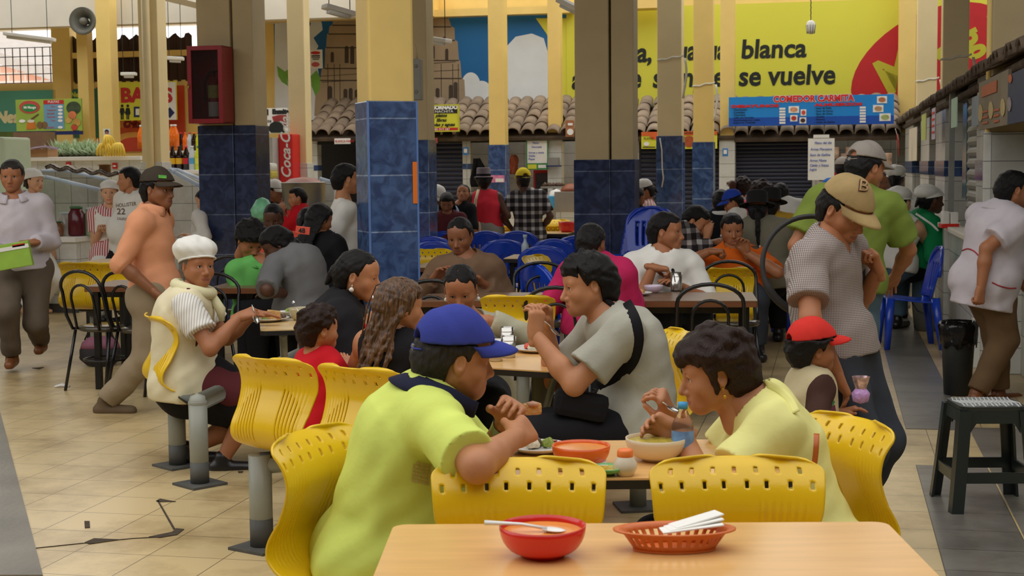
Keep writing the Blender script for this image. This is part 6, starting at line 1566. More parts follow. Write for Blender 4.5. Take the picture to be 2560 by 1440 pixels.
def earring(side, m, r=.008, drop=.012):
 def fn(c):
  s = 1 if side == 'r' else -1
  o = MB(); o.lathe([(.001, -r), (r * .7, -r * .6), (r, 0), (r * .6, r * .7), (.001, r)], c=(s * .083, -.004, -.044 - drop), seg=12); o.tube([(s * .083, -.004, -.04), (s * .083, -.004, -.042 - drop)], .0016, 5); o.lathe([(.001, -.004), (.0045, 0), (.001, .004)], c=(s * .083, -.004, -.041), seg=8)
  c['on_head'](o.build('earring', m))
 return fn
from mathutils.bvhtree import BVHTree
def bvh_of(*objs):
 V, F = [], []
 for o in objs:
  M = Matrix.Identity(4); q = o
  while q is not None:
   M = q.matrix_basis @ M; q = q.parent
  n = len(V); V += [M @ v.co for v in o.data.vertices]; F += [[n + i for i in p.vertices] for p in o.data.polygons]
 return BVHTree.FromPolygons(V, F)
def kid(c, name): return next(o for o in c['P'].children if o.name.split('.')[0] == name)
def onto(bv, px, py, lift=.003, d0=20):
 r = (_fwd + _r * ((px - 1280) / F_PX) - _u * ((py - 720) / F_PX)).normalized(); h = bv.ray_cast(CAM, r)
 if h[0] is None: return None
 n = h[1] if h[1].dot(r) < 0 else -h[1]
 return h[0] + n * lift
def lay_path(c, bv, pix, r, m, name, flat=.3, lift=.004, n=24):
 """a band lying on a garment along a path"""
 P = spline([np.array(p, float) for p in pix], n); Q = [onto(bv, p[0], p[1], lift) for p in P]; Q = [q for q in Q if q is not None]
 if len(Q) < 2: return
 mb = MB(); W = []
 for i, q in enumerate(Q):
  t = (Q[min(i + 1, len(Q) - 1)] - Q[max(i - 1, 0)]).normalized(); s = t.cross((CAM - q).normalized()).normalized(); W.append([tuple(q - s * r - c['O']), tuple(q - s * r * .3 - c['O']), tuple(q + s * r * .3 - c['O']), tuple(q + s * r - c['O'])])
 mb.sheet(W, .003); return mb.build(name, m, c['P'])
def print_on(c, bv, body, px, py, hpx, m, name='lettering', sx=1., rot=0., off=.01, slant=0., lift=.003):
 """lettering printed on cloth: flat letters laid onto the surface"""
 cu = bpy.data.curves.new('t', 'FONT'); cu.body = body; cu.size = 1.0; cu.offset = off; cu.resolution_u = 3; cu.align_x = 'CENTER'; cu.shear = slant
 t = bpy.data.objects.new('t', cu); me = bpy.data.meshes.new_from_object(t); bpy.data.objects.remove(t); bpy.data.curves.remove(cu)
 bm = bmesh.new(); bm.from_mesh(me); bmesh.ops.triangulate(bm, faces=bm.faces[:]); bmesh.ops.subdivide_edges(bm, edges=[e for e in bm.edges if e.calc_length() > .12], cuts=2); bm.to_mesh(me); bm.free()
 last = None; k = hpx / .70; cs, sn = math.cos(rot), math.sin(rot)
 for v in me.vertices:
  x, y = v.co.x * k * sx, v.co.y * k
  q = onto(bv, px + x * cs - y * sn, py - (x * sn + y * cs), lift)
  last = q if q is not None else last; v.co = (last - c['O']) if last is not None else Vector((0, 0, 1))
 me.materials.clear(); me.materials.append(m); return link(name, me, c['P'])
def print_shape(c, bv, pts, m, name, lift=.003):
 Q = [onto(bv, x, y, lift) for x, y in pts]; Q = [q for q in Q if q is not None]
 if len(Q) < 3: return
 n = len(Q); ce = sum(Q, Vector()) / n; ctr = onto(bv, sum(p[0] for p in pts) / len(pts), sum(p[1] for p in pts) / len(pts), lift) or ce
 vs = [tuple(ctr - c['O'])] + [tuple(q - c['O']) for q in Q]
 return MB().add(vs, [(0, 1 + i, 1 + (i + 1) % n) for i in range(n)], 0, True).build(name, m, c['P'])
# ------------------------------------------------------------------ the people at the front tables
C_lime = cloth('lime_jersey', srgb(212, 226, 112)); C_navy = cloth('navy_cloth', srgb(34, 36, 58)); C_capblue = cloth('cap_blue', srgb(56, 66, 150)); C_black = cloth('black_cloth_fine', srgb(26, 25, 28))
C_pale = cloth('pale_yellow_jersey', srgb(230, 226, 146)); C_greyt = cloth('heather_grey_jersey', srgb(170, 168, 154), .12); C_white = cloth('white_cotton', srgb(232, 230, 222)); C_cream = cloth('cream_twill', srgb(226, 216, 180))
C_stripe = check_mat('fine_striped_cotton', srgb(232, 230, 222), srgb(190, 184, 176), 22, .72); C_ging = check_mat('fine_checked_cotton', srgb(186, 176, 168), srgb(112, 100, 98), 46, .5, second=srgb(142, 131, 127))
C_red = cloth('red_jersey', srgb(206, 28, 40)); C_beige = cloth('beige_knit', srgb(172, 168, 144), .1); C_fleece = cloth('brown_fleece', srgb(112, 88, 68), .15, .95, .5); C_pink = cloth('pink_fleece', srgb(190, 40, 92))
C_denim = cloth('dark_denim', srgb(56, 60, 68), .25); C_jeans = cloth('blue_denim', srgb(86, 110, 128), .2); C_khaki = cloth('khaki_twill', srgb(150, 134, 108), .08); C_brownt = cloth('brown_twill', srgb(112, 88, 62), .08); C_greyb = cloth('grey_brown_twill', srgb(104, 92, 78), .08)
C_peach = cloth('peach_cotton', srgb(226, 158, 118)); C_lilac = cloth('pale_lilac_cotton', srgb(206, 198, 204)); C_green = cloth('green_cotton', srgb(104, 180, 92)); C_moss = cloth('moss_green_jersey', srgb(118, 136, 58)); C_orange = cloth('orange_jersey', srgb(222, 104, 28))
C_redcap = cloth('red_cap_cloth', srgb(210, 52, 44)); C_tan = cloth('worn_tan_canvas', srgb(162, 138, 94), .22); C_maroon = cloth('maroon_cloth', srgb(92, 40, 44)); L_brown = mat('brown_leather', srgb(128, 76, 40), .4, .2, 8); L_black = mat('black_leather', srgb(30, 28, 28), .35, .1, 8)
C_greycap = cloth('grey_cap_cloth', srgb(150, 142, 134)); C_dkcap = cloth('dark_olive_cap', srgb(66, 58, 48)); M_gold = mat('gold_beads', srgb(200, 150, 40), .3, .15, 40, metal=.6); M_pearl = mat('pearl_white', srgb(232, 228, 216), .25, .05)
people = {}
# man in the lime polo and blue cap
def label_patch(o): b = MB(); b.box((0, 0, 0), (.03, .004, .03)); q = b.build('label_patch', C_white, o); q.location = (-.072, -.066, .068); q.rotation_euler = (.35, 0, -.75)
c = person('man in a lime polo shirt and blue cap holding bread, seen from behind', 4.25, (1140, 893), (1078, 985), (948, 1378), 80, (72, 10, 4), 'm', 'mid', ('short', 'salt'), 1.04, 1.1,
   wr=(1290, 1092, -.20), wl=(1266, 1050, .0), er=(1112, 1140, -.40), el=(1170, 1140, .22), hr=('hold', 55), hl=('hold', 40), top=dict(m=C_lime, sleeve=.84, g=.016, hem=-.10, neck_r=.07, wr_=.003, flare=.02, collar=(C_navy, .082, .03)),
   low=dict(m=C_black), hat=cap_hat(C_capblue, strap='open', tilt=.05, lift=.0, g=.02, logo=label_patch), lean_spine=.02, belly=.03,
   extra=(wristband('l', M_steel, .034, .035, .02, 'watch'),))
people['lime'] = c; bv = bvh_of(kid(c, 'shirt'))
for i in range(6):
 for j in range(6):
  if i + j > 0: print_shape(c, bv, [(1034 + i * 7.6 - j * 1.0, 1150 + j * 9 + i * 2), (1039.4 + i * 7.6 - j, 1152 + j * 9 + i * 2), (1038.4 + i * 7.6 - j, 1159 + j * 9 + i * 2), (1033 + i * 7.6 - j, 1157 + j * 9 + i * 2)], mat('print_tan', srgb(196, 176, 116), .8, .05), 'side_print')
# woman in pale yellow
c = person('woman with short dark hair in a pale yellow top sipping from a spoon', 4.32, (1786, 930), (1902, 1012), (2008, 1372), -90, (-90, 14, 0), 'f', 'mid', ('bob', 'brown'), 1.02, 1.12,
   wl=(1704, 1080, -.06), wr=(1676, 1042, .10), el=(1850, 1225, -.26), er=(1800, 1190, .2), hr=('pinch', -60), hl=('hold', -70, (-.75, .1, .25)), top=dict(m=C_pale, sleeve=.55, g=.014, hem=-.08, neck_r=.078, vneck=.03, wr_=.0028, flare=.018), low=dict(m=C_denim), bust=.03, belly=.02,
   extra=(earring('l', M_gold, .007, .022),))
people['yellow'] = c
bv = bvh_of(kid(c, 'shirt')); lay_path(c, bv, [(1880, 985), (1905, 965), (1935, 975), (1965, 1000), (1985, 1035)], .012, C_pale, 'yoke_gather', lift=.008); lay_path(c, bv, [(2036, 1085), (2034, 1125), (2030, 1160), (2020, 1200)], .011, mat('orange_leather', srgb(190, 96, 30), .4, .1), 'bag_strap')
# young man in grey tee
c = person('young man in a grey tee with a black strap across his back', 6.1, (1468, 712), (1522, 795), (1580, 1070), -104, (-102, 10, 3), 'm', 'mid', ('tuft', 'black'), 1.05, 1.08,
   wl=(1338, 838, -.12), wr=(1368, 815, .10), el=(1362, 950, -.2), er=(1420, 930, .2), hl=('hold', -30, (.1, .1, 1)), hr=('pinch', -30), top=dict(m=C_greyt, sleeve=.72, g=.016, hem=-.12, neck_r=.072, flare=.03, wr_=.003), low=dict(m=C_black), lean_spine=.05)
people['grey'] = c; bv = bvh_of(kid(c, 'shirt')); lay_path(c, bv, [(1552, 748), (1580, 800), (1588, 850), (1572, 905), (1530, 955), (1478, 988)], .032, C_black, 'bag_strap')
b = MB(); b.tube([c['L'](c['W'](p)) for p in ((1508, 745, -.03), (1535, 765, -.06), (1556, 790, -.07), (1570, 812, -.09))], [.016, .012, .009, .003], 8); b.build('braid', HAIRC['black'], c['P'])
b = MB(); b.box((0, 0, 0), (.22, .09, .11), bev=.03); o = b.build('waist_bag', C_black, c['P']); o.location = c['L'](c['W']((1452, 1012, -.2))); o.rotation_euler = (0, .2, 0)
# old woman in bonnet
def vest(c): c['shirt'](C_cream, sleeve=0, g=.026, hem=-.10, name='vest', neck_r=.085, vneck=.03, flare=.0)
def scarf(c):
 m = MB(); P = []; N, F_, R_, up = c['N'], c['F'], c['R'], c['up']
 for k in range(20): a = 2 * math.pi * k / 20; P.append(c['L'](N + up * (.035 - .02 * math.cos(a)) + R_ * math.sin(a) * .092 + F_ * (.012 + math.cos(a) * .095)))
 m.tube(P, .032, 10, closed=True); m.tube([c['L'](N + F_ * .11 + up * .0), c['L'](N + F_ * .16 - up * .07), c['L'](N + F_ * .17 - up * .13)], [.026, .028, .014], 10); m.build('scarf', cloth('cream_scarf', srgb(226, 220, 178), .1), c['P'])
c = person('old woman in a cream vest and white bonnet looking at the camera', 7.9, (494, 664), (478, 738), (468, 948), 86, (140, 2, -3), 'o', 'tan', ('greybun', 'grey'), .95, 1.22,
   wr=(598, 792, -.12), wl=(636, 782, .08), er=(505, 900, -.3), el=(560, 880, .2), hr=('grip', 40, (.8, .1, .25)), hl=('flat', 10, (1, -.1, -.12)), ankr=(556, 1150, -.1), ankl=(465, 1125, .05), top=dict(m=C_stripe, sleeve=.62, g=.014, hem=-.08, neck_r=.07, flare=.03), low=dict(m=C_black, name='skirt', skirt=True, ln=.75),
   shoes=L_black, hat=bonnet(C_white, lift=.012, puff=1.2), extra=(vest, scarf, apron(C_maroon, skirt=True)), lean_spine=.03)
people['old'] = c
# woman in the black shawl
def necklace(c):
 m = MB()
 for j in range(6):
  P = []; r = .062 + .006 * j
  for k in range(22): a = 2 * math.pi * k / 22; P.append(c['L'](c['N'] + c['up'] * (.055 - .014 * j - .022 * math.cos(a)) + c['R'] * math.sin(a) * r * .92 + c['F'] * (.016 + math.cos(a) * r)))
  m.tube(P, .0062, 6, closed=True)
 m.build('bead_necklace', M_gold, c['P'])
def shawl(c): c['shirt'](C_black, sleeve=1.15, g=.035, hem=.02, name='shawl', neck_r=.074, flare=.03, wr_=.004)
c = person('woman in a black shawl with gold beads, drinking through a straw', 6.9, (897, 688), (852, 768), (815, 985), 84, (98, 12, 3), 'f', 'mid', ('tied', 'black'), 1.02, 1.08, wr=(905, 822, -.12), wl=(925, 830, .12), er=(850, 900, -.3), el=(880, 880, .2), hr=('hold', 60, (.6, .1, .5)), hl=('hold', 40),
   top=dict(m=C_black, sleeve=.9, g=.014, hem=-.08), low=dict(m=C_black, name='skirt', skirt=True), extra=(shawl, necklace, earring('r', M_pearl, .013, .018), wristband('r', C_red, .036, .05, .0, 'red_wristband')))
people['shawl'] = c
# girl with long streaked hair
def braids(c):
 m = MB()
 for k, s in enumerate((-.03, -.012, .022)): m.tube([(s, .05, .118), (s * 1.6, -.03, .128), (s * 2.0 - .02, -.10, .08), (s * 2.2 - .025, -.128, -.02), (s * 2.2 - .02, -.14, -.16)], [.0035 + .001 * (i % 2) for i in range(5)], 6)
 c['on_head'](m.build('braids', HAIRC['streak']))
c = person('girl with long streaked brown hair seen from behind at the family table', 6.25, (1002, 765), (985, 842), (972, 1030), 35, (62, 8, 0), 'f', 'mid', ('longwavy', 'streak'), .92, .95, wr=(1085, 850, .15), wl=(960, 850, .3), top=dict(m=C_black, sleeve=0, g=.010, hem=-.06, neck_r=.085), low=dict(m=C_denim), extra=(braids,))
people['girl'] = c
# girl in beige
c = person('girl in a beige cardigan with parted black hair looking down at her plate', 7.25, (1152, 722), (1172, 808), (1180, 980), 178, (186, 26, 2), 'f', 'tan', ('tied', 'black'), 1.0, 1.05, wr=(1112, 812, -.22), wl=(1218, 800, -.25), er=(1065, 870, -.05), el=(1325, 850, -.12), hr=('relax', 0), hl=('relax', 20, (-1, 0, .1)),
   top=dict(m=C_beige, sleeve=1.9, g=.016, hem=-.08, neck_r=.075, vneck=.05, flare=.012), low=dict(m=C_denim), extra=(earring('l', M_pearl, .012, .02), earring('r', M_pearl, .012, .02)))
people['beige'] = c
# toddler
c = person('toddler with brown hair in a red shirt between the ribbed yellow chairs', 6.42, (798, 822), (800, 892), (792, 1048), 42, (58, 6, 2), 'c', 'mid', ('child', 'brown'), .66, 1.05, wr=(870, 920, .1), wl=(850, 905, .25), top=dict(m=C_red, sleeve=.9, g=.012, hem=-.06, neck_r=.075), low=dict(m=C_denim), eyes=True)
people['toddler'] = c
# man in checked shirt with the tyre on his arm
c = person('man in a checked shirt and worn tan cap looking down, black tyre on his shoulder', 6.1, (2112, 526), (2068, 604), (2094, 872), 128, (140, 30, -2), 'm', 'tan', ('short', 'black'), 1.02, 1.08, sit=False, wr=(2092, 935, -.26), wl=(2196, 676, .06), er=(2030, 815, -.32), el=(2190, 800, .2), hl=('fist', 30, (-.25, -.2, .6)), hr=('relax', 20),
   top=dict(m=C_ging, sleeve=.72, g=.018, hem=-.02, neck_r=.072, vneck=.06, flare=.022, wr_=.0035), low=dict(m=C_denim), shoes=L_brown, hat=cap_hat(C_tan, tilt=-.10, lift=.0, g=.02), lean_spine=.02)
people['check'] = c; cap = kid(c, 'cap'); bv = bvh_of(cap); print_on(c, bv, 'B', 2156, 478, 27, mat('cap_brown_print', srgb(96, 60, 40), .8, .05), 'cap_letter', 1.15, -.12, .045); print_on(c, bv, 'B', 2156, 478, 27, mat('cap_tan_print', srgb(170, 140, 96), .8, .05), 'cap_letter', 1.15, -.12, .0, 0, .006)
t = thing('tyre_tube', 'black rubber tyre hoop hanging behind the shoulder of the man in the checked shirt', 'tyre', PX(2032, 664, 6.22), 0)
MB().tube([(.212 * math.cos(a), .05 * math.sin(a), .206 * math.sin(a)) for a in [2 * math.pi * k / 48 for k in range(48)]], [.011 + .006 * (1 if 26 < k < 34 else 0) for k in range(48)], 10, closed=True).build('tube', mat('black_rubber', srgb(38, 36, 34), .6, .1, 20), t)
# child with red cap
def tee_print(c): pass
c = person('small child in a red cap and beige tee with brown sleeves', 5.75, (2034, 872), (2026, 944), (2044, 1128), 72, (78, 4, 0), 'c', 'tan', ('mop', 'black'), .66, 1.12, sit=False, wr=(2108, 1052, -.08), wl=(2105, 1030, .1), hr=('grip', 30), top=dict(m=cloth('brown_sleeves', srgb(70, 46, 38)), sleeve=.85, g=.010, hem=-.06), low=dict(m=C_denim), shoes=L_brown, hat=cap_hat(C_redcap, strap='open', tilt=.08, g=.024, lift=.005, brim_len=.08),
   extra=(lambda c: c['shirt'](cloth('sand_jersey', srgb(196, 182, 144)), sleeve=0, g=.018, hem=-.10, name='vest_tee', neck_r=.08, flare=0),))
people['child'] = c; bv = bvh_of(kid(c, 'vest_tee')); print_on(c, bv, 'Anch', 2092, 1068, 13, M_whiteink, 'lettering', 1.0, .12, .01, .2); print_shape(c, bv, [(2066, 985), (2078, 980), (2086, 1005), (2080, 1016), (2068, 1008)], mat('print_green', srgb(60, 120, 60), .8, .1), 'tee_print'); print_shape(c, bv, [(2070, 1018), (2086, 1012), (2090, 1038), (2076, 1042)], mat('print_plum', srgb(110, 50, 70), .8, .1), 'tee_print')
# ------------------------------------------------------------------ people at the middle tables and in the aisles
def pocket_hand(c): pass
c = person('woman in a brown fleece pullover frowning over her food', 10.0, (1150, 590), (1165, 652), (1168, 775), 184, (196, 18, 3), 'f', 'brown', ('tied', 'black'), 1.12, 1.08, wr=(1086, 695, -.2), wl=(1212, 712, -.12), er=(1062, 725, 0), el=(1262, 735, 0), top=dict(m=C_fleece, sleeve=1.92, g=.02, hem=-.06, neck_r=.07), low=dict(m=C_black))
c = person('person in a bright pink top seen from behind at the long dark table', 8.95, (1479, 608), (1492, 660), (1492, 800), 12, (28, 14, 0), 'f', 'brown', ('greybun', 'black'), 1.02, 1.05, wr=(1582, 735, .25), er=(1592, 800, .0), wl=(1420, 745, .2), top=dict(m=C_pink, sleeve=1.92, g=.02, hem=-.08, neck_r=.07), low=dict(m=C_denim))
c = person('young man in a white long-sleeved top looking to the right', 10.05, (1666, 578), (1652, 640), (1652, 768), 168, (112, 4, 0), 'm', 'tan', ('short', 'black'), 1.14, 1.08, wr=(1632, 668, -.22), wl=(1700, 716, -.2), er=(1548, 716, 0), el=(1765, 720, 0), hr=('pinch', 0, (.7, 0, -.1)), top=dict(m=C_white, sleeve=1.25, g=.018, hem=-.06, neck_r=.068), low=dict(m=C_denim))
c = person('man in an orange polo raising a spoon to his face', 12.5, (1830, 574), (1832, 630), (1836, 735), 180, (180, 10, 0), 'm', 'tan', ('short', 'black'), 1.22, 1.1, wr=(1776, 628, -.25), wl=(1866, 632, -.2), er=(1730, 665, 0), el=(1935, 665, 0), hr=('grip', 0, (.8, -.2, 0)), hl=('hold', 0, (-.2, -.2, 1)), top=dict(m=C_orange, sleeve=.8, g=.018, hem=-.06, neck_r=.07), low=dict(m=C_denim))
c = person('man in a moss green tee and grey cap with his back turned, leaning over', 8.3, (2166, 420), (2138, 484), (2110, 694), 18, (62, 16, 0), 'm', 'tan', ('short', 'black'), 1.06, 1.12, sit=False, wr=(2238, 690, .25), wl=(2012, 690, .2), er=(2310, 655, .0), el=(1985, 610, 0), hr=('relax', 0), top=dict(m=C_moss, sleeve=.75, g=.02, hem=-.06, neck_r=.066, flare=.03), low=dict(m=C_jeans), shoes=L_brown, hat=cap_hat(C_greycap, strap='open', tilt=.02, g=.018), eyes=False)
def piping(c):
 bv = bvh_of(kid(c, 'shirt')); lay_path(c, bv, [(2404, 628), (2420, 622), (2436, 628), (2448, 640)], .004, mat('red_piping', srgb(170, 40, 50), .8, .05), 'piping'); lay_path(c, bv, [(2480, 706), (2500, 715), (2520, 720), (2540, 720)], .004, mat('red_piping', srgb(170, 40, 50), .8, .05), 'piping')
c = person('man in a pale short-sleeved shirt and brown trousers at the right edge, hand in pocket', 9.8, (2534, 474), (2500, 528), (2466, 694), 64, (84, 4, 0), 'm', 'tan', ('short', 'black'), 1.04, 1.14, sit=False, wr=(2452, 722, -.26), wl=(2560, 720, .2), er=(2386, 690, -.3), hr=('fist', 0), ankr=(2440, 988, -.05), ankl=(2496, 982, .15), top=dict(m=C_lilac, sleeve=.72, g=.022, hem=-.20, neck_r=.072, flare=.03, collar=(C_lilac, .072, .04, 'collar', .8)), low=dict(m=C_brownt, g=.022), shoes=L_brown, belly=.05, eyes=False, extra=(piping,))
c = person('man in a pale lilac shirt at the left edge holding a green pack', 12.0, (30, 440), (38, 500), (60, 672), 168, (172, 6, 0), 'm', 'tan', ('short', 'salt'), 1.14, 1.08, sit=False, wr=(2, 625, -.25), wl=(82, 606, -.22), er=(-45, 590, 0), el=(140, 615, .1), hl=('grip', 0, (-.7, -.2, 0)), ankr=(30, 890, -.15), ankl=(102, 855, .25), top=dict(m=C_lilac, sleeve=1.9, g=.016, hem=-.01, neck_r=.07, collar=(C_lilac, .07, .04, 'collar', .8)), low=dict(m=C_greyb, g=.018), shoes=L_brown)
pk = thing('green_pack', 'lime green and white flat pack held by the man at the left edge', 'pack', PX(28, 640, 11.62), 0)
MB().box((0, 0, 0), (.32, .05, .20), bev=.008, M=Matrix.Rotation(-.16, 3, 'Y')).build('carton', mat('pack_green', srgb(150, 190, 70), .5, .15, 6), pk); MB().box((0, -.027, .06), (.30, .004, .03), M=Matrix.Rotation(-.16, 3, 'Y')).build('stripe', M_paper, pk); MB().box((.07, -.027, .085), (.10, .004, .02), M=Matrix.Rotation(-.16, 3, 'Y')).build('print', M_sr, pk)
def cap_logo(o): b = MB(); b.box((0, 0, 0), (.05, .004, .022)); q = b.build('logo', mat('cap_logo_green', srgb(90, 170, 60), .7, .3, 40), o); q.location = (.06, .072, .085); q.rotation_euler = (.5, 0, -.75)
c = person('man in a peach shirt and dark cap striding to the right', 9.75, (396, 474), (376, 534), (390, 728), 96, (114, 4, -2), 'm', 'brown', ('short', 'black'), 1.06, 1.06, sit=False, wr=(384, 728, -.24), wl=(450, 690, .25), er=(322, 690, -.26), el=(400, 700, .3), hr=('relax', -20), ankr=(262, 1008, -.05), ankl=(452, 1015, .1), top=dict(m=C_peach, sleeve=1.08, g=.02, hem=-.02, neck_r=.07, vneck=.03, flare=.01, collar=(C_peach, .07, .04, 'collar', .9)), low=dict(m=C_khaki, g=.024), shoes=mat('suede_brown', srgb(96, 78, 54), .8, .15, 10), hat=cap_hat(C_dkcap, tilt=.0, g=.018, logo=cap_logo))
c = person('man in a white tee half hidden behind the front column', 12.4, (866, 447), (858, 512), (872, 690), 78, (66, 4, 0), 'm', 'mid', ('short', 'black'), 1.08, 1.08, sit=False, wr=(850, 690, -.2), er=(820, 640, -.2), top=dict(m=C_white, sleeve=.8, g=.018, hem=-.10, neck_r=.068, flare=.02), low=dict(m=C_white), eyes=False)
c = person('young man in a green shirt bending his head over the dark table', 10.8, (626, 600), (656, 660), (652, 785), 160, (142, 38, 0), 'm', 'tan', ('afro', 'black'), 1.08, 1.0, wr=(690, 742, -.2), wl=(700, 745, -.1), top=dict(m=C_green, sleeve=1.6, g=.018, hem=-.06, neck_r=.07, collar=(C_green, .07, .04, 'collar', .8)), low=dict(m=C_black))
c = person('person in a grey top with long dark curly hair leaning towards the man in green', 10.3, (690, 610), (728, 634), (756, 772), -55, (-105, 36, 0), 'f', 'dark', ('longtail', 'black'), 1.08, 1.1, wl=(714, 735, -.15), wr=(690, 735, .1), el=(690, 715, -.25), top=dict(m=cloth('ash_grey_jersey', srgb(112, 112, 112), .08), sleeve=1.0, g=.018, hem=-.10, neck_r=.068, flare=.02), low=dict(m=C_black), lean_spine=.05, eyes=False)
c = person('man in an orange and navy top looking down, behind the couple', 13.2, (684, 545), (690, 592), (698, 710), 182, (182, 22, 0), 'm', 'dark', ('crop', 'black'), 1.12, 1.05, top=dict(m=mat('orange_navy', srgb(224, 84, 60), .8, .1), sleeve=.5, g=.018, hem=-.06, neck_r=.07), low=dict(m=C_navy), extra=(lambda c: c['shirt'](C_navy, sleeve=1.4, g=.008, hem=-.06, name='undershirt', neck_r=.07),))
nb = thing('number_tag', 'orange tag with the number 48 behind the person in grey', 'tag', PX(757, 586, 11.0), 0)
MB().box((0, 0, .03), (.105, .012, .058), bev=.004, M=Matrix.Rotation(.12, 3, 'Y')).build('tag', mat('tag_orange', srgb(232, 90, 66), .6, .05), nb); text('48', .05, M_ink, nb, (-.03, -.008, .012), (math.pi / 2, 0, 0), 'lettering', .001)
for i, (hx, hy, lab) in enumerate(((772, 556, 'dark-haired person in black seen from behind, left of the white tee man'), (800, 548, 'second dark-haired person in black, just beside the white tee man'))):
 person(lab, 12.0 - i * .3, (hx, hy), (hx + 10, hy + 48), (hx + 14, hy + 165), 20 + 30 * i, (20 + 30 * i, 16, 0), 'f', 'tan', ('long' if i else 'tied', 'black'), 1.05, 1.0, top=dict(m=C_black, sleeve=1.5, g=.016, hem=-.06), low=dict(m=C_black), eyes=False)
person('boy in a red jacket reaching to the left by the steel pot', 15.2, (742, 494), (752, 524), (748, 604), -92, (-112, 8, 0), 'c', 'mid', ('short', 'black'), .86, 1.1, sit=False, wl=(704, 528, -.05), wr=(708, 532, .1), top=dict(m=C_red, sleeve=1.7, g=.02, hem=-.06), low=dict(m=C_denim), eyes=False)
person('person in a white cap behind the steel trays, near the double column', 17.2, (688, 480), (680, 512), (680, 612), 110, (112, 12, 0), 'm', 'tan', ('crop', 'black'), 1.0, 1.0, sit=False, top=dict(m=C_black, sleeve=.6, g=.016, hem=-.06), low=dict(m=C_black), hat=cap_hat(C_white, g=.016, brim_len=.085), eyes=False)
def tee22(c):
 bv = bvh_of(kid(c, 'shirt')); print_on(c, bv, 'HOLLISTER', 316, 516, 9, mat('tee_brown_print', srgb(120, 92, 76), .8, .05), 'lettering', .8, .12, .01); print_on(c, bv, '22', 303, 536, 15, mat('tee_brown_print', srgb(120, 92, 76), .8, .05), 'lettering', 1., 0, .02); print_on(c, bv, 'CALIFORNIA', 312, 551, 6, mat('tee_brown_print', srgb(120, 92, 76), .8, .05), 'lettering', .8, -.08, .01)
person('man in a printed white tee talking to the woman in the apron', 15.4, (322, 448), (332, 488), (330, 612), -140, (-98, 4, 0), 'm', 'mid', ('short', 'black'), 1.12, 1.2, sit=False, top=dict(m=C_white, sleeve=.75, g=.018, hem=-.1, neck_r=.068), low=dict(m=C_black), belly=.03, extra=(tee22,))
def apron_trim(c):
 bv = bvh_of(kid(c, 'apron')); lay_path(c, bv, [(256, 520), (262, 535), (272, 540), (284, 533), (290, 522)], .012, mat('red_trim', srgb(180, 40, 50), .8, .05), 'apron_trim', n=12); lay_path(c, bv, [(250, 606), (262, 604), (276, 608), (284, 616)], .010, mat('red_trim', srgb(180, 40, 50), .8, .05), 'apron_trim', n=10)
person('smiling woman in a white apron with red trim and a white bonnet', 15.7, (274, 482), (277, 522), (284, 640), 170, (170, 2, 0), 'f', 'light', ('tied', 'brown'), 1.1, 1.2, sit=False, wr=(250, 575, -.22), wl=(272, 578, -.25), er=(235, 570, 0), el=(312, 575, 0), top=dict(m=check_mat('red_plaid_sleeve', srgb(230, 220, 214), srgb(180, 70, 80), 12, .5), sleeve=.6, g=.014, hem=-.06), low=dict(m=C_white), hat=bonnet(C_white, puff=.95), extra=(apron(C_white), apron_trim))
person('young woman cook in a white bonnet behind the man at the left edge', 16.5, (86, 452), (80, 492), (76, 620), 118, (116, 4, 0), 'f', 'light', ('tied', 'brown'), 1.08, 1.0, sit=False, top=dict(m=C_white, sleeve=.6, g=.016, hem=-.06), low=dict(m=C_white), hat=bonnet(C_white))
person('cook in white mostly hidden by the dark blue column', 15.8, (512, 500), (512, 532), (505, 660), -80, (-80, 30, 0), 'f', 'light', ('tied', 'black'), 1.0, 1.1, sit=False, wl=(470, 600, -.2), wr=(474, 590, .1), top=dict(m=C_white, sleeve=1.7, g=.02, hem=-.1), low=dict(m=C_white), eyes=False)
# far diners and passers-by
person('woman in a red tank top and grey hat standing with her back turned', 18.2, (1209, 452), (1212, 484), (1216, 580), 4, (-6, 0, 0), 'f', 'dark', ('afro', 'black'), 1.0, 1.25, sit=False, wl=(1172, 545, .1), wr=(1246, 548, .1), el=(1158, 520, -.1), er=(1262, 520, -.1), top=dict(m=cloth('coral_red_jersey', srgb(226, 56, 72)), sleeve=0, g=.014, hem=.02, neck_r=.07), low=dict(m=cloth('pale_grey_skirt', srgb(150, 146, 136)), name='skirt', skirt=True), hat=brim_hat(mat('grey_felt', srgb(120, 108, 114), .9, .1), C_black, .125, .10), eyes=False,
  extra=(lambda c: MB().tube([c['L'](c['W'](p)) for p in ((1196, 474, -.14), (1189, 500, -.2), (1186, 540, -.22), (1184, 575, -.22))], .02, 8, flat=.4).build('bag_strap', C_cream, c['P']),))
b = thing('cloth_bag', 'striped cloth shoulder bag of the woman in the red tank top', 'bag', PX(1184, 588, 17.95), 0)
MB().lathe([(.001, -.15), (.09, -.13), (.11, -.02), (.08, .16), (.001, .18)], seg=16, sy=.5).build('body', check_mat('striped_bag_cloth', srgb(190, 170, 140), srgb(150, 96, 84), 8, .5), b)
C_plaid = check_mat('black_white_plaid', srgb(40, 38, 40), srgb(190, 188, 184), 3.2, .62, second=srgb(104, 100, 100))
person('man in a black and white plaid shirt and yellow cap with his back turned', 18.2, (1307, 449), (1318, 482), (1322, 586), 8, (-18, 4, 0), 'm', 'dark', ('crop', 'black'), .98, 1.1, sit=False, wl=(1284, 578, .05), wr=(1352, 575, .05), top=dict(m=C_plaid, sleeve=.8, g=.018, hem=-.10), low=dict(m=C_denim), hat=cap_hat(cloth('yellow_cap_cloth', srgb(226, 200, 50)), strap='open', g=.018), eyes=False)
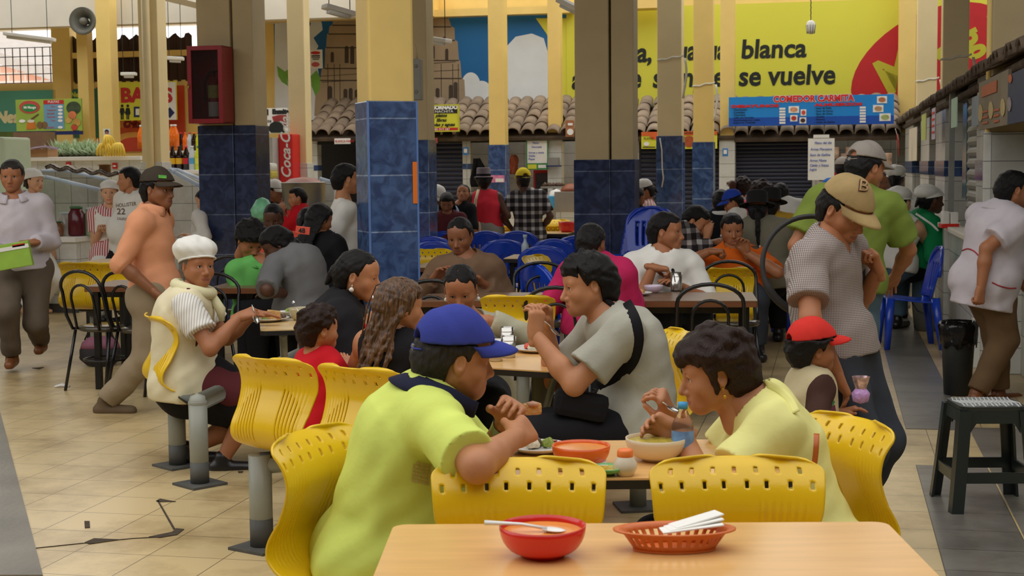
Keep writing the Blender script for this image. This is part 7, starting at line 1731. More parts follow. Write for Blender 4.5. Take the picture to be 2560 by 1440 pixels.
person('cook in a white cap with a hand to her face near the navy shutter', 17.6, (1070, 466), (1078, 498), (1082, 590), 110, (118, 20, 0), 'f', 'tan', ('tied', 'black'), 1.0, 1.1, wr=(1088, 470, -.2), er=(1086, 510, -.2), top=dict(m=C_white, sleeve=.8, g=.016, hem=-.06), low=dict(m=C_white), hat=cap_hat(C_white, g=.014), eyes=False)
person('diner in a white cap bending over the far table', 17.2, (1092, 492), (1100, 520), (1110, 600), 140, (130, 40, 0), 'f', 'tan', ('tied', 'black'), 1.0, 1.1, top=dict(m=cloth('pale_blue_cotton', srgb(150, 180, 206)), sleeve=.8, g=.016, hem=-.06), low=dict(m=C_denim), hat=cap_hat(C_white, g=.014), eyes=False)
person('girl with long dark hair eating at the far table', 16.8, (1117, 507), (1118, 537), (1120, 610), 182, (182, 24, 0), 'f', 'brown', ('long', 'black'), .95, .95, top=dict(m=C_maroon, sleeve=.4, g=.014, hem=-.06), low=dict(m=C_denim))
person('diner looking up beside the slim white pillar', 17.8, (1158, 484), (1150, 512), (1146, 596), -150, (-170, -16, 0), 'f', 'tan', ('tied', 'black'), .95, 1.0, top=dict(m=C_black, sleeve=1.0, g=.014, hem=-.06), low=dict(m=C_denim))
person('cook in a white cap standing left of the white pillar by the green cloth', 17.6, (1557, 462), (1562, 494), (1566, 590), 110, (112, 8, 0), 'f', 'tan', ('tied', 'black'), .98, 1.15, sit=False, top=dict(m=C_white, sleeve=.5, g=.016, hem=-.06), low=dict(m=C_white), hat=cap_hat(C_white, g=.014), eyes=False)
person('woman in a white cap and pink striped top behind the black tee', 16.6, (1610, 478), (1614, 510), (1616, 600), -96, (-106, 20, 0), 'f', 'tan', ('tied', 'black'), .98, 1.1, top=dict(m=check_mat('pink_striped_cotton', srgb(220, 150, 150), srgb(238, 228, 222), 9, .5), sleeve=.7, g=.016, hem=-.06), low=dict(m=C_white), hat=cap_hat(C_white, g=.014, strap='open'), eyes=False, extra=(apron(C_white),))
person('person in a black tee seen from behind above the blue chair stack', 15.4, (1590, 494), (1586, 528), (1586, 620), 30, (40, 10, 0), 'm', 'tan', ('crop', 'black'), 1.0, 1.05, top=dict(m=C_black, sleeve=.6, g=.016, hem=-.06), low=dict(m=C_denim), eyes=False)
person('man in a dark plaid jacket leaning over his plate beside the man in white', 12.9, (1742, 552), (1716, 576), (1700, 690), 112, (118, 32, 0), 'm', 'mid', ('short', 'black'), 1.14, 1.15, wr=(1768, 588, -.1), er=(1745, 640, -.2), top=dict(m=C_plaid, sleeve=1.8, g=.02, hem=-.06, collar=(C_plaid, .07, .045, 'collar', .8)), low=dict(m=C_black))
person('person with black hair and white collar facing away before the wide shutter', 14.4, (1803, 506), (1800, 540), (1804, 630), 6, (12, 8, 0), 'm', 'tan', ('short', 'black'), 1.0, 1.05, top=dict(m=C_black, sleeve=1.0, g=.016, hem=-.06, collar=(C_white, .066, .03)), low=dict(m=C_denim), eyes=False)
person('child in a blue cap and white tee beside the black-haired person', 13.8, (1831, 506), (1842, 535), (1848, 610), -60, (-86, 24, 0), 'c', 'tan', ('crop', 'black'), .8, 1.1, top=dict(m=C_white, sleeve=.9, g=.018, hem=-.06), low=dict(m=C_denim), hat=cap_hat(C_bluecap, g=.018) if 'C_bluecap' in globals() else cap_hat(cloth('royal_cap_cloth', srgb(40, 70, 170)), g=.018), eyes=False)
person('child in a red and blue checked shirt raising an arm to the white pillar', 16.0, (1856, 470), (1856, 500), (1858, 580), 2, (8, 4, 0), 'c', 'dark', ('afro', 'brown'), .9, 1.1, sit=False, wl=(1826, 458, .1), el=(1834, 500, -.1), top=dict(m=check_mat('red_blue_check', srgb(206, 70, 66), srgb(110, 150, 196), 6, .5, second=srgb(226, 220, 216)), sleeve=.7, g=.018, hem=-.06), low=dict(m=C_denim), eyes=False)
person('woman with reddish hair in a pink top before the wide shutter', 15.2, (1906, 482), (1896, 512), (1884, 600), 40, (70, 6, 0), 'f', 'dark', ('bob', 'brown'), 1.0, 1.1, top=dict(m=cloth('hot_pink_jersey', srgb(228, 84, 120)), sleeve=.6, g=.016, hem=-.06), low=dict(m=C_denim), eyes=False)
person('person in a black felt hat and grey poncho with a dark braid', 12.9, (1893, 528), (1896, 566), (1906, 690), 14, (8, 12, 0), 'm', 'tan', ('tail', 'black'), 1.08, 1.3, top=dict(m=cloth('grey_wool_poncho', srgb(122, 118, 100), .1), sleeve=1.2, g=.04, hem=-.1, flare=.04), low=dict(m=C_black), hat=brim_hat(mat('black_felt', srgb(22, 20, 20), .95, .1), None, .15, .10), eyes=False)
person('person in a black felt hat and mustard yellow poncho', 13.5, (1926, 518), (1944, 556), (1954, 680), 24, (20, 12, 0), 'm', 'tan', ('short', 'black'), 1.05, 1.3, top=dict(m=cloth('mustard_wool', srgb(190, 150, 48), .1), sleeve=1.5, g=.035, hem=-.1, flare=.03), low=dict(m=C_black), hat=brim_hat(mat('black_felt', srgb(22, 20, 20), .95, .1), None, .15, .10), eyes=False)
person('bald man in a white shirt bending over the far table', 14.9, (1952, 488), (1962, 516), (1978, 600), 20, (26, 20, 0), 'm', 'dark', ('bald', 'black'), 1.04, 1.3, top=dict(m=C_white, sleeve=.8, g=.02, hem=-.08), low=dict(m=C_black), eyes=False, lean_spine=.05)
person('man in a blue shirt and grey cap beside the handwritten price sheet', 19.4, (2107, 420), (2104, 450), (2106, 545), 30, (40, 4, 0), 'm', 'tan', ('crop', 'black'), 1.0, 1.1, sit=False, top=dict(m=cloth('royal_blue_cotton', srgb(44, 100, 180)), sleeve=.8, g=.018, hem=-.06), low=dict(m=C_denim), hat=cap_hat(C_greycap, g=.018), eyes=False)
person('cook in a tall white bonnet seen from behind, right of the grey cap', 15.2, (2240, 446), (2238, 488), (2236, 600), 14, (24, 6, 0), 'f', 'brown', ('tied', 'black'), 1.04, 1.15, sit=False, top=dict(m=C_white, sleeve=.4, g=.018, hem=-.06), low=dict(m=C_white), hat=bonnet(C_white, puff=1.05), eyes=False)
person('seated cook in a white bonnet and white tank with jeans, back turned', 13.8, (2252, 506), (2250, 548), (2226, 655), 40, (50, 14, 0), 'f', 'light', ('tied', 'black'), 1.15, 1.15, wr=(2250, 620, .1), er=(2290, 600, 0), top=dict(m=C_white, sleeve=0, g=.018, hem=-.06, neck_r=.08), low=dict(m=C_jeans, g=.02), hat=bonnet(C_white, puff=1.02), eyes=False)
def gstripe(c):
 bv = bvh_of(kid(c, 'jacket')); lay_path(c, bv, [(2290, 535), (2310, 548), (2330, 562), (2345, 578)], .010, C_white, 'sleeve_stripe'); lay_path(c, bv, [(2286, 545), (2276, 575), (2266, 610)], .012, C_white, 'side_stripe')
person('woman in a green track jacket and white bonnet leaning on the counter', 14.0, (2330, 500), (2306, 544), (2284, 650), 74, (80, 6, 0), 'f', 'dark', ('tied', 'black'), 1.18, 1.1, wr=(2356, 580, -.2), er=(2320, 610, -.3), wl=(2360, 572, .15), top=dict(m=cloth('kelly_green_jersey', srgb(20, 130, 76)), sleeve=1.9, g=.02, hem=-.06, name='jacket'), low=dict(m=C_black), hat=bonnet(C_white, puff=.98, back=.02), eyes=False, extra=(apron(C_black), gstripe))
person('person with a red headband half hidden behind the grey cap', 16.5, (2204, 455), (2200, 490), (2196, 590), 180, (176, 10, 0), 'f', 'brown', ('tied', 'black'), 1.0, 1.0, sit=False, top=dict(m=C_maroon, sleeve=.8, g=.016, hem=-.06), low=dict(m=C_black))
# ------------------------------------------------------------------ things on the tables
def on(px, py, z): p = FL(px, py, z); return p
M_bowlred = mat('red_plastic', srgb(222, 40, 26), .25, .03, 3, coat=.2); M_bowlor = mat('orange_plastic', srgb(240, 104, 30), .3, .03, 3, coat=.2); M_basket = mat('terracotta_plastic', srgb(214, 112, 48), .4, .04, 3)
M_soup = mat('orange_soup', srgb(234, 150, 66), .25, .12, 18, .1, 30); M_broth = mat('green_broth', srgb(190, 170, 70), .25, .35, 40, .2, 60); M_rice = mat('rice', srgb(232, 220, 190), .7, .12, 60, .8, 160); M_salad = mat('salad', srgb(150, 170, 70), .6, .4, 50, .8, 120); M_tomato = mat('tomato', srgb(214, 84, 60), .4, .3, 40, .5, 90)
M_china = mat('white_china', srgb(232, 230, 224), .2, .03, 4, coat=.2); M_bread = mat('bread', srgb(206, 160, 96), .8, .2, 30, .6, 90); M_meat = mat('dark_meat', srgb(96, 70, 52), .5, .3, 30, .5, 70); M_lilacp = mat('lilac_china', srgb(214, 196, 216), .3, .04); M_cutlery = mat('bright_steel', srgb(196, 194, 188), .2, .05, 4, metal=.95); M_whitep = mat('white_plastic', srgb(238, 236, 230), .35, .02)
M_glassp = mat('clear_plastic', (.92, .95, .96), .05, 0, trans=1.0, spec=.5); M_water = mat('water', (.95, .97, .97), .02, 0, trans=1.0)
def bowl(name, label, p, r, h, m, fill=None, foot=.5, cat='bowl', level=.78, food='soup'):
 t = thing(name, label, cat, p, 0)
 P = [(.001, .004), (r * foot, 0), (r * foot, .006)] + [(r * (foot + (1 - foot) * math.sin(a)), .006 + (h - .006) * (1 - math.cos(a))) for a in [math.pi / 2 * k / 8 for k in range(1, 9)]]
 P += [(r - .004, h)] + [((r - .004) * (foot + (1 - foot) * math.sin(a)), .012 + (h - .012) * (1 - math.cos(a))) for a in [math.pi / 2 * k / 8 for k in range(7, -1, -1)]] + [(.001, .011)]
 MB().lathe(P, seg=40, capt=False).build('dish', m, t)
 if fill:
  z = h * level; s = math.acos(max(-1, 1 - (z - .012) / (h - .012))); rr = (r - .005) * (foot + (1 - foot) * math.sin(s)); MB().lathe([(rr, z), (rr * .6, z + .0015), (.001, z + .002)], seg=36, capb=False).build(food, fill, t)
 return t
def plate(label, p, r, foods, m=M_china, name='plate', group=None):
 t = thing(name, label, 'plate', p, 0, group)
 MB().lathe([(.001, .003), (r * .6, 0), (r * .68, .004), (r * .97, .016), (r, .019), (r * .96, .0205), (r * .66, .008), (.001, .008)], seg=36, capt=False).build('dish', m, t)
 rng = random.Random(len(label))
 for i, (fm, x, y, s) in enumerate(foods):
  b = MB()
  for k in range(7): a = rng.uniform(0, 6.28); q = rng.uniform(0, s * .6); b.lathe([(.001, 0), (s * .45, .004), (s * .5, .012), (s * .3, .022), (.001, .026)], c=(x + q * math.cos(a), y + q * math.sin(a), .007 + rng.uniform(0, .006)), seg=9)
  b.build('food', fm, t)
 return t
def spoon(label, a, b, m=M_cutlery, r=.003, cup=.016, name='spoon'):
 a, b = Vector(a), Vector(b); t = thing(name, label, 'spoon', a, 0); d = b - a; n = d.normalized(); m1 = MB(); m1.tube([(0, 0, 0), d * .5 + Vector((0, 0, .004)), d * .84], [r * 1.5, r, r], 8, flat=.6); m1.build('stem', m, t)
 q = d * .92; s = n.cross(Vector((0, 0, 1))).normalized() if abs(n.z) < .95 else Vector((1, 0, 0)); u = s.cross(n); P = []
 for i in range(7): P.append([tuple(q + n * cup * 1.5 * (i / 3 - 1) + s * cup * math.sqrt(max(.01, 1 - (i / 3 - 1) ** 2)) * (j / 3 - 1) - u * .006 * (1 - (j / 3 - 1) ** 2) * (1 - (i / 3 - 1) ** 2)) for j in range(7)])
 MB().sheet(P, .0015).build('scoop', m, t); return t
def tumbler(label, p, r=.034, h=.095, m=M_cutlery):
 t = thing('tumbler', label, 'tumbler', p, 0, 'steel tumblers'); MB().lathe([(.001, 0), (r * .86, 0), (r * .88, .01), (r, h), (r - .002, h), (r * .84, .008), (.001, .006)], seg=24, capt=False).build('cup', m, t); MB().tube([(r * .98 * math.cos(a), r * .98 * math.sin(a), h * .8) for a in [6.2832 * k / 24 for k in range(24)]], .0016, 5, closed=True).build('ring', m, t); return t
# front table
p = on(1357, 1388, .761); bowl('soup_bowl', 'red plastic bowl of orange soup on the front table', p, .094, .067, M_bowlred, M_soup, .5, level=.80)
spoon('white plastic spoon lying in the red soup bowl', p + Vector((-.125, -.012, .076)), p + Vector((.035, -.016, .060)), M_whitep, .006, .018)
p = on(1686, 1372, .761); t = thing('basket', 'shallow orange plastic basket with a slotted side on the front table', 'basket', p, 0)
O = lambda s, z, n=64: [(.128 * s * math.cos(a), .066 * s * math.sin(a), z) for a in [2 * math.pi * k / n for k in range(n + 1)]]
rows = [O(.70, .003), O(.76, .014), O(.86, .032), O(.92, .041), O(1.0, .044), O(1.05, .043)]; mask = np.ones((5, 64), bool)
for k in range(64):
 if k % 2 and (4 < k < 28 or 36 < k < 60): mask[1, k] = False
MB().sheet(rows, .003, mask).build('side', M_basket, t); MB().slab([(x, y) for x, y, z in O(.71, 0)[:-1]], 0, .004).build('base', M_basket, t)
t = thing('napkins', 'folded white paper napkins lying in the orange basket', 'napkins', p + Vector((.035, 0, .046)), .1)
for k in range(3): MB().box((.008 * k, .012 * k - .01, .005 + .005 * k), (.135 - .01 * k, .05, .004), rz=.12 * k - .05, bev=.0015, M=Matrix.Rotation(-.10 - .05 * k, 3, 'Y') @ Matrix.Rotation(.10 * k, 3, 'Z')).build('napkin', M_paper, t)
# second table
Z = .751
t = plate('white plate with a coloured rim and scraps in front of the lime polo man', on(1345, 1128, Z), .095, [(M_rice, -.02, 0, .03), (M_salad, .03, .01, .025), (M_meat, .0, .02, .02)])
for a, c in ((.3, (60, 90, 190)), (.6, (230, 180, 40)), (.9, (200, 60, 50)), (2.4, (60, 140, 70))): MB().lathe([(.009, 0), (.001, .001)], c=(.084 * math.cos(a), .084 * math.sin(a), .0195), seg=10).build('rim_flower', mat('rim_%d' % c[0], srgb(*c), .4, 0), t)
bowl('soup_bowl', 'orange plastic bowl of soup behind the front chairs', on(1453, 1166, Z), .083, .062, M_bowlor, M_soup, .5, level=.86)
t = thing('napkin', 'white paper napkin beside the orange bowl', 'napkin', on(1455, 1172, Z), 0); MB().sheet([[(x, y, .012 + .02 * (y + .05) + .006 * math.sin(x * 30)) for x in np.linspace(-.07, .07, 8)] for y in (-.04, 0, .04)], .002).build('sheet', M_paper, t)
bowl('saucer', 'small green dish near the salt shaker', on(1518, 1186, Z), .052, .022, mat('green_plastic', srgb(120, 190, 120), .4, .05), M_broth, .4, 'dish')
p = on(1563, 1188, Z); t = thing('salt_shaker', 'round white salt shaker with an orange lid', 'salt shaker', p, 0); MB().lathe([(.001, 0), (.022, 0), (.033, .02), (.033, .034), (.022, .052)], seg=24, capt=False).build('jar', mat('frosted_jar', srgb(222, 212, 190), .3, .05), t); MB().lathe([(.0215, .05), (.0225, .054), (.022, .068), (.018, .073), (.001, .074)], seg=24).build('lid', mat('orange_lid', srgb(245, 130, 60), .4, .04), t)
bowl('soup_bowl', 'cream china bowl of green broth under the woman in yellow', on(1640, 1150, Z), .088, .066, mat('cream_china', srgb(232, 214, 178), .25, .03), M_broth, .45, level=.86)
p = on(1707, 1150, Z); t = thing('water_bottle', 'small clear water bottle with a blue cap and blue label', 'bottle', p, 0)
MB().lathe([(.001, .002), (.026, 0), (.032, .006), (.032, .03), (.0305, .034), (.032, .038), (.032, .095), (.030, .108), (.016, .138), (.0125, .145), (.0125, .152)], seg=28, capt=False).build('bottle', M_glassp, t); MB().lathe([(.0145, .150), (.0145, .168), (.001, .169)], seg=24).build('cap', mat('sky_blue_cap', srgb(64, 160, 216), .4, .03), t)
MB().lathe([(.0325, .040), (.0325, .088)], seg=28, capb=False, capt=False).build('label_sheet', mat('bottle_label', srgb(110, 150, 206), .5, .35, 30), t); MB().lathe([(.001, .004), (.029, .006), (.0295, .055), (.001, .055)], seg=24).build('water', M_water, t)
p = PX(1330, 1022, 4.24); t = thing('bread', 'piece of bread held in both hands by the man in lime', 'bread', p, .3); MB().box((0, 0, 0), (.055, .03, .035), bev=.010).build('crust', M_bread, t); MB().lathe([(.001, -.006), (.018, -.004), (.02, .004), (.001, .01)], c=(0, -.006, .014), seg=10).build('filling', mat('pink_meat', srgb(200, 150, 120), .6, .3, 30), t)
spoon('steel spoon at the mouth of the woman in yellow', PX(1612, 986, 4.4), PX(1692, 1026, 4.33), r=.0035, cup=.017)
# family table
tumbler('steel tumbler nearest the blue cap on the family table', on(1272, 893, Z)); tumbler('steel tumbler just left of the nearest one, family table', on(1240, 902, Z)); tumbler('steel tumbler at the far side of the family table', on(1268, 868, Z))
plate('plate of rice and tomato in front of the young man in grey', on(1346, 878, Z), .12, [(M_rice, -.02, -.02, .05), (M_tomato, -.05, .02, .03), (M_salad, .04, .0, .035), (M_meat, .05, .03, .02)])
spoon('fork-load of noodles held up by the young man in grey', PX(1352, 796, 6.05), PX(1392, 832, 6.02), r=.003, cup=.018)
plate('plate before the girl in beige on the family table', on(1165, 868, Z), .11, [(M_rice, 0, 0, .05), (M_salad, .04, 0, .03)])
p = PX(905, 846, 6.75); t = thing('cup', 'pale pink plastic cup held by the woman in the shawl', 'cup', (p.x, p.y, Z), 0); MB().lathe([(.001, 0), (.025, 0), (.036, .10), (.034, .10), (.023, .006)], seg=20, capt=False).build('cup', mat('pink_clear_plastic', srgb(226, 180, 180), .2, .03), t); MB().tube([PX(930, 738, 6.75) - Vector((p.x, p.y, Z)), PX(946, 768, 6.72) - Vector((p.x, p.y, Z)), (.01, 0, .02)], .004, 8).build('straw', M_whitep, t)
# old woman's table
plate('plate with rice, tomato salad and bread before the old woman', on(664, 802, Z), .135, [(M_rice, -.05, -.01, .05), (M_tomato, -.01, .02, .045), (M_salad, .02, -.02, .04), (M_meat, .085, .0, .03)])
t = thing('bread', 'square of yellow bread on the plate of the old woman', 'bread', on(684, 797, Z + .02), .2); MB().box((0, 0, .022), (.075, .04, .05), bev=.008, M=Matrix.Rotation(.15, 3, 'Y')).build('slice', M_bread, t)
spoon('steel spoon in the hand of the old woman', PX(630, 762, 7.78), PX(641, 800, 7.76), r=.004, cup=.018)
t = bowl('soup_bowl', 'glass bowl of brown soup beside the toddler', on(752, 800, Z), .066, .07, mat('greenish_glass', srgb(190, 180, 140), .15, .05), mat('brown_soup', srgb(176, 130, 70), .3, .2, 30), .6); spoon('spoon standing in the bowl beside the toddler', PX(752, 790, 7.9), PX(732, 752, 8.0), r=.003, cup=.01)
plate('small white saucer behind the glass bowl', on(722, 786, Z), .06, [(M_salad, 0, 0, .02)], name='saucer')
# dark tables
Zd = .762
tumbler('steel tumbler before the woman in the brown fleece', on(1100, 726, Zd), .04, .10); bowl('soup_bowl', 'clear bowl with green onions near the brown fleece', on(1215, 720, Zd), .08, .05, M_lilacp, M_salad, .5)
bowl('soup_bowl', 'lilac bowl on the right dark table', on(1634, 732, Zd), .062, .05, M_lilacp, M_rice, .45); plate('yellow rice plate before the man in white', on(1632, 718, Zd), .1, [(mat('yellow_rice', srgb(222, 170, 60), .7, .2, 40), -.02, 0, .05), (M_salad, .08, -.01, .05)])
tumbler('tall steel tumbler with a spoon on the right dark table', on(1690, 728, Zd), .042, .125); spoon('dark spoon standing in the tall tumbler', PX(1688, 705, 9.5), PX(1682, 674, 9.5), L_black, .004, .01); plate('plate of chicken before the person in pink', on(1592, 738, Zd), .1, [(M_rice, 0, 0, .05), (M_bread, .02, .02, .04)])
plate('white plate before the man in the orange polo', on(1806, 652, Zd), .12, [(M_rice, 0, 0, .05), (M_meat, .05, 0, .04)]); tumbler('steel tumbler at the right of the orange polo man', on(1888, 658, Zd), .045, .15); bowl('soup_bowl', 'blue bowl at the left of the orange polo man', on(1763, 657, Zd), .06, .06, M_lilacp, M_soup, .5)
bowl('red_tub', 'red plastic tub on the far pale table', on(1420, 580, Zd), .12, .13, M_bowlred, None, .7, 'tub'); bowl('soup_bowl', 'white bowl on the far ledge between blue column feet', on(1728, 556, Zd), .1, .09, M_china, None, .5)
t = thing('glass_bottle', 'small clear bottle among the blue chairs', 'bottle', FL(1313, 640, .762), 0); MB().lathe([(.001, 0), (.035, 0), (.035, .1), (.014, .14), (.014, .17), (.02, .172), (.02, .2), (.001, .2)], seg=16).build('bottle', mat('pale_blue_plastic', srgb(176, 196, 210), .2, .05), t)
t = thing('napkin_holder', 'stack of white napkins in a red holder on the right counter', 'napkin holder', PX(2372, 570, 13.2), 0); MB().box((0, 0, .02), (.16, .1, .04), bev=.01).build('tray', M_bowlred, t); MB().box((-.035, 0, .09), (.06, .08, .12), bev=.01).build('napkins', M_paper, t); MB().box((.04, 0, .085), (.07, .08, .11), bev=.01).build('napkins', M_paper, t)
t = thing('purple_bag', 'crumpled lilac sweet wrapper held by the child in the red cap', 'wrapper', PX(2152, 990, 5.62), 0); MB().lathe([(.001, -.03), (.03, -.02), (.036, .01), (.02, .03), (.001, .034)], seg=11).build('bag', mat('lilac_film', srgb(196, 150, 206), .3, .2, 30, .6, 60), t); MB().lathe([(.018, .02), (.03, .055), (.036, .075)], seg=9, capb=False, capt=False).build('foil', mat('silver_red_foil', srgb(200, 170, 170), .2, .5, 40, metal=.6), t)
# ------------------------------------------------------------------ goods on the juice bars and stalls
zt = cross(20.4).hit(190, 392)[1]
def goods(px, d, z): a = cross(d).hit(px, 400)[0]; return cross(d).at(a, z)
M_pine = mat('pineapple_leaf', srgb(186, 206, 168), .6, .25, 10); M_pinef = mat('pineapple_skin', srgb(150, 110, 50), .7, .4, 30, .8, 60); rng = random.Random(2)
def pine():
 t = thing('pineapple', 'x', 'pineapple'); MB().lathe([(.001, 0), (.05, .005), (.068, .06), (.066, .12), (.045, .17), (.001, .18)], seg=12).build('fruit', M_pinef, t); b = MB()
 for k in range(22):
  a = k * 2.4; e = .35 + .9 * (k / 22); d = Vector((math.cos(a) * math.sin(1.5 - e), math.sin(a) * math.sin(1.5 - e), math.cos(1.5 - e))); s = d.cross(Vector((0, 0, 1))).normalized(); L = .26 + .10 * rng.random(); o = Vector((0, 0, .17))
  b.add([o - s * .02, o + s * .02, o + d * L * .6 + s * .016, o + d * L + Vector((0, 0, -.02)), o + d * L * .6 - s * .016], [(0, 1, 2, 3, 4)])
 b.build('crown', M_pine, t); return t
P0 = pine(); P0.location = goods(140, 21.1, zt - .16); P0['label'] = 'leafy pineapple in the row on the white back counter'; P0['group'] = 'pineapples on the back counter'
for k in range(15): dup(P0, goods(148 + k * 7.4, 21.05 + .14 * (k % 2), zt - .16), rng.uniform(0, 6), None, 'pineapples on the back counter')
M_ban = mat('banana_peel', srgb(234, 200, 70), .5, .12, 12)
def bananas(p, lab, n, s):
 t = thing('banana_bunch', lab, 'bananas', p, s)
 for k in range(n):
  a = -.9 + 1.8 * k / (n - 1); b = MB(); b.tube([(.02 * a, 0, .20), (.07 * a, -.03, .17), (.11 * a, -.05, .10), (.12 * a, -.045, .03), (.11 * a, -.02, .0)], [.008, .018, .020, .018, .006], 8); b.build('banana', M_ban, t)
bananas(goods(262, 20.3, zt), 'bunch of ripe bananas left of the yellow column foot', 6, .2); bananas(goods(298, 20.3, zt), 'smaller bunch of bananas in front of the yellow column', 6, -.2); bananas(goods(268, 20.35, zt + .12), 'bunch of bananas lying on top of the others', 5, 1.0)
t = thing('fruit_crate', 'long low crate holding the pineapples behind the white counter', 'crate', goods(196, 21.12, 0), HALL); MB().box((0, 0, (zt - .165) / 2), (1.0, .36, zt - .165)).build('crate', mat('crate_brown', srgb(130, 100, 76), .8, .1), t)
t = thing('carton', 'flattened brown cardboard carton on the back counter', 'carton', goods(80, 20.5, zt), HALL); MB().box((0, 0, .06), (.7, .3, .12)).build('box', mat('cardboard', srgb(170, 130, 90), .8, .1), t)
t = thing('folded_cloth', 'folded checked cloth on the cardboard carton', 'cloth', goods(86, 20.45, zt + .12), HALL); MB().sheet([[(x, y, .03 + .02 * math.sin(x * 9 + y * 5)) for x in np.linspace(-.33, .33, 12)] for y in (-.15, 0, .15)], .03).build('cloth', check_mat('mauve_check', srgb(216, 204, 214), srgb(150, 120, 160), 12, .5, second=srgb(180, 160, 184)), t)
t = thing('brown_box', 'plain brown crate behind the fruit below the price board', 'crate', goods(88, 21.2, zt), HALL); MB().box((0, 0, .2), (.55, .3, .4)).build('box', mat('crate_brown', srgb(130, 100, 76), .8, .1), t)
zb = cross(20.8).hit(460, 425)[1]
def bottle(px, d, z, r, h, m, capm, lab, labelm=None, group='drinks bottles on the back counter'):
 t = thing('drink_bottle', lab, 'bottle', goods(px, d, z), 0, group); MB().lathe([(.001, 0), (r, 0), (r, h * .55), (r * .9, h * .65), (r * .35, h * .9), (r * .35, h * .93)], seg=16).build('bottle', m, t); MB().lathe([(r * .42, h * .92), (r * .42, h), (.001, h)], seg=12).build('cap', capm, t)
 if labelm: MB().lathe([(r * 1.02, h * .25), (r * 1.02, h * .5)], seg=16, capb=False, capt=False).build('label_sheet', labelm, t)
M_cola = mat('cola', srgb(40, 20, 16), .1, .1); M_or = mat('orange_drink', srgb(250, 120, 30), .15, .05); M_lime = mat('lime_drink', srgb(214, 224, 40), .15, .05); M_clear = mat('clear_bottle', srgb(206, 216, 220), .1, .05); M_capr = mat('cap_red', srgb(200, 40, 40), .4, 0)
for k, (px, m, cm, lm, lab) in enumerate(((432, M_cola, M_black, mat('label_yellow', srgb(230, 180, 40), .5, 0), 'dark bottle with a yellow label, leftmost of the drinks'), (449, M_cola, M_black, mat('label_yellow', srgb(230, 180, 40), .5, 0), 'dark bottle with a yellow label, second of the drinks'), (466, M_cola, M_capr, mat('label_red', srgb(200, 40, 50), .5, 0), 'cola bottle with a red label in the drinks row'), (481, M_clear, M_whitep, mat('label_blue', srgb(90, 170, 220), .5, 0), 'clear water bottle with a blue label in the drinks row'), (496, M_lime, mat('cap_green', srgb(60, 150, 60), .4, 0), mat('label_lemon', srgb(230, 230, 90), .5, 0), 'lime yellow bottle beside the double column'))): bottle(px, 20.9, zb, .055, .36, m, cm, lab, lm)
for k, (px, m) in enumerate(((355, M_or), (432, M_or), (440, M_or))): bottle(px, 21.3, zb + .34, .06, .36, m, M_whitep, ('orange drink bottle left of the drain pipe', 'orange drink bottle above the dark bottles', 'second orange drink bottle, partly hidden')[k])
for k in range(5): bottle(454 + 11 * k, 21.5, zb + .30, .05, .28, (M_cola, M_or, M_clear, M_cola, M_lime)[k], (M_capr, M_or, M_capr, M_or, M_or)[k], ('cola', 'orange drink', 'clear', 'second cola', 'lime drink')[k] + ' bottle in the rear row of drinks')
t = thing('rear_shelf', 'shelf carrying the rear row of drinks bottles', 'shelf', goods(470, 21.4, 0), HALL); MB().box((-.1, 0, zb + .28), (1.1, .3, .03)).build('board', M_white, t); MB().box((-.1, .1, zb / 2 + .13), (1.0, .03, zb + .26)).build('upright', M_white, t)
t = thing('cooking_pot', 'big dented steel pot near the cream column', 'pot', PX(760, 524, 16.8), 0)
zj = cross(15.2).hit(180, 592)[1]
def jar(px, d, r, h, m, lidm, lab):
 t = thing('juice_jar', lab, 'jar', goods(px, d, zj), 0, 'juice jars'); MB().lathe([(.001, .004), (r * .9, 0), (r, .02), (r, h * .78), (r * .72, h * .9), (r * .72, h)], seg=20).build('jar', m, t); MB().lathe([(r * .76, h * .97), (r * .76, h * 1.06), (.001, h * 1.07)], seg=18).build('lid', lidm, t)
M_lidg = mat('lid_green', srgb(70, 120, 80), .4, .1)
jar(186, 15.4, .095, .32, mat('maroon_juice', srgb(96, 26, 38), .15, .1), M_lidg, 'big jar of dark red juice on the bar'); jar(222, 15.5, .075, .30, mat('mint_juice', srgb(150, 170, 140), .15, .25, 4), mat('lid_clear', srgb(190, 210, 210), .2, .05), 'jar of pale green juice right of the dark red one'); jar(156, 15.5, .075, .25, mat('cloudy_glass', srgb(196, 196, 186), .15, .2, 8), mat('lid_clear', srgb(190, 210, 210), .2, .05), 'cloudy glass jar left of the dark red juice'); jar(140, 15.35, .06, .16, mat('brown_glass', srgb(150, 104, 70), .2, .2, 8), M_lidg, 'small brown jar nearest the man in lilac')
t['label'] = 'big dented steel pot near the cream column'
MB().lathe([(.001, 0), (.22, 0), (.235, .03), (.25, .30), (.262, .305), (.25, .31), (.24, .3)], seg=28, capt=False).build('pot', M_steel, t); MB().lathe([(.24, .29), (.15, .35), (.001, .37)], seg=20, capb=False).build('pork_skin', mat('roast_skin', srgb(176, 96, 56), .4, .2, 10), t)
t = thing('stove', 'steel stove bench under the big pot', 'stove', PX(752, 640, 17.2).xy.to_3d(), HALL); MB().box((0, 0, .5), (.75, .5, 1.0)).build('body', mat('sooty_steel', srgb(96, 92, 88), .4, .2, 4, metal=.5), t); MB().box((.0, 0, 1.02), (.85, .55, .05)).build('hob', M_steel, t)
t = thing('foil_tray', 'foil covered tray lying on the sloping partition at left', 'tray', PX(205, 432, 17.0), HALL); MB().sheet([[(x, y, .05 - .11 * x + .02 * math.sin(x * 31 + y * 9)) for x in np.linspace(-.4, .5, 26)] for y in np.linspace(-.12, .12, 5)], .04).build('foil', mat('dark_foil', srgb(110, 100, 92), .25, .4, 14, .6, 40, metal=.7), t)
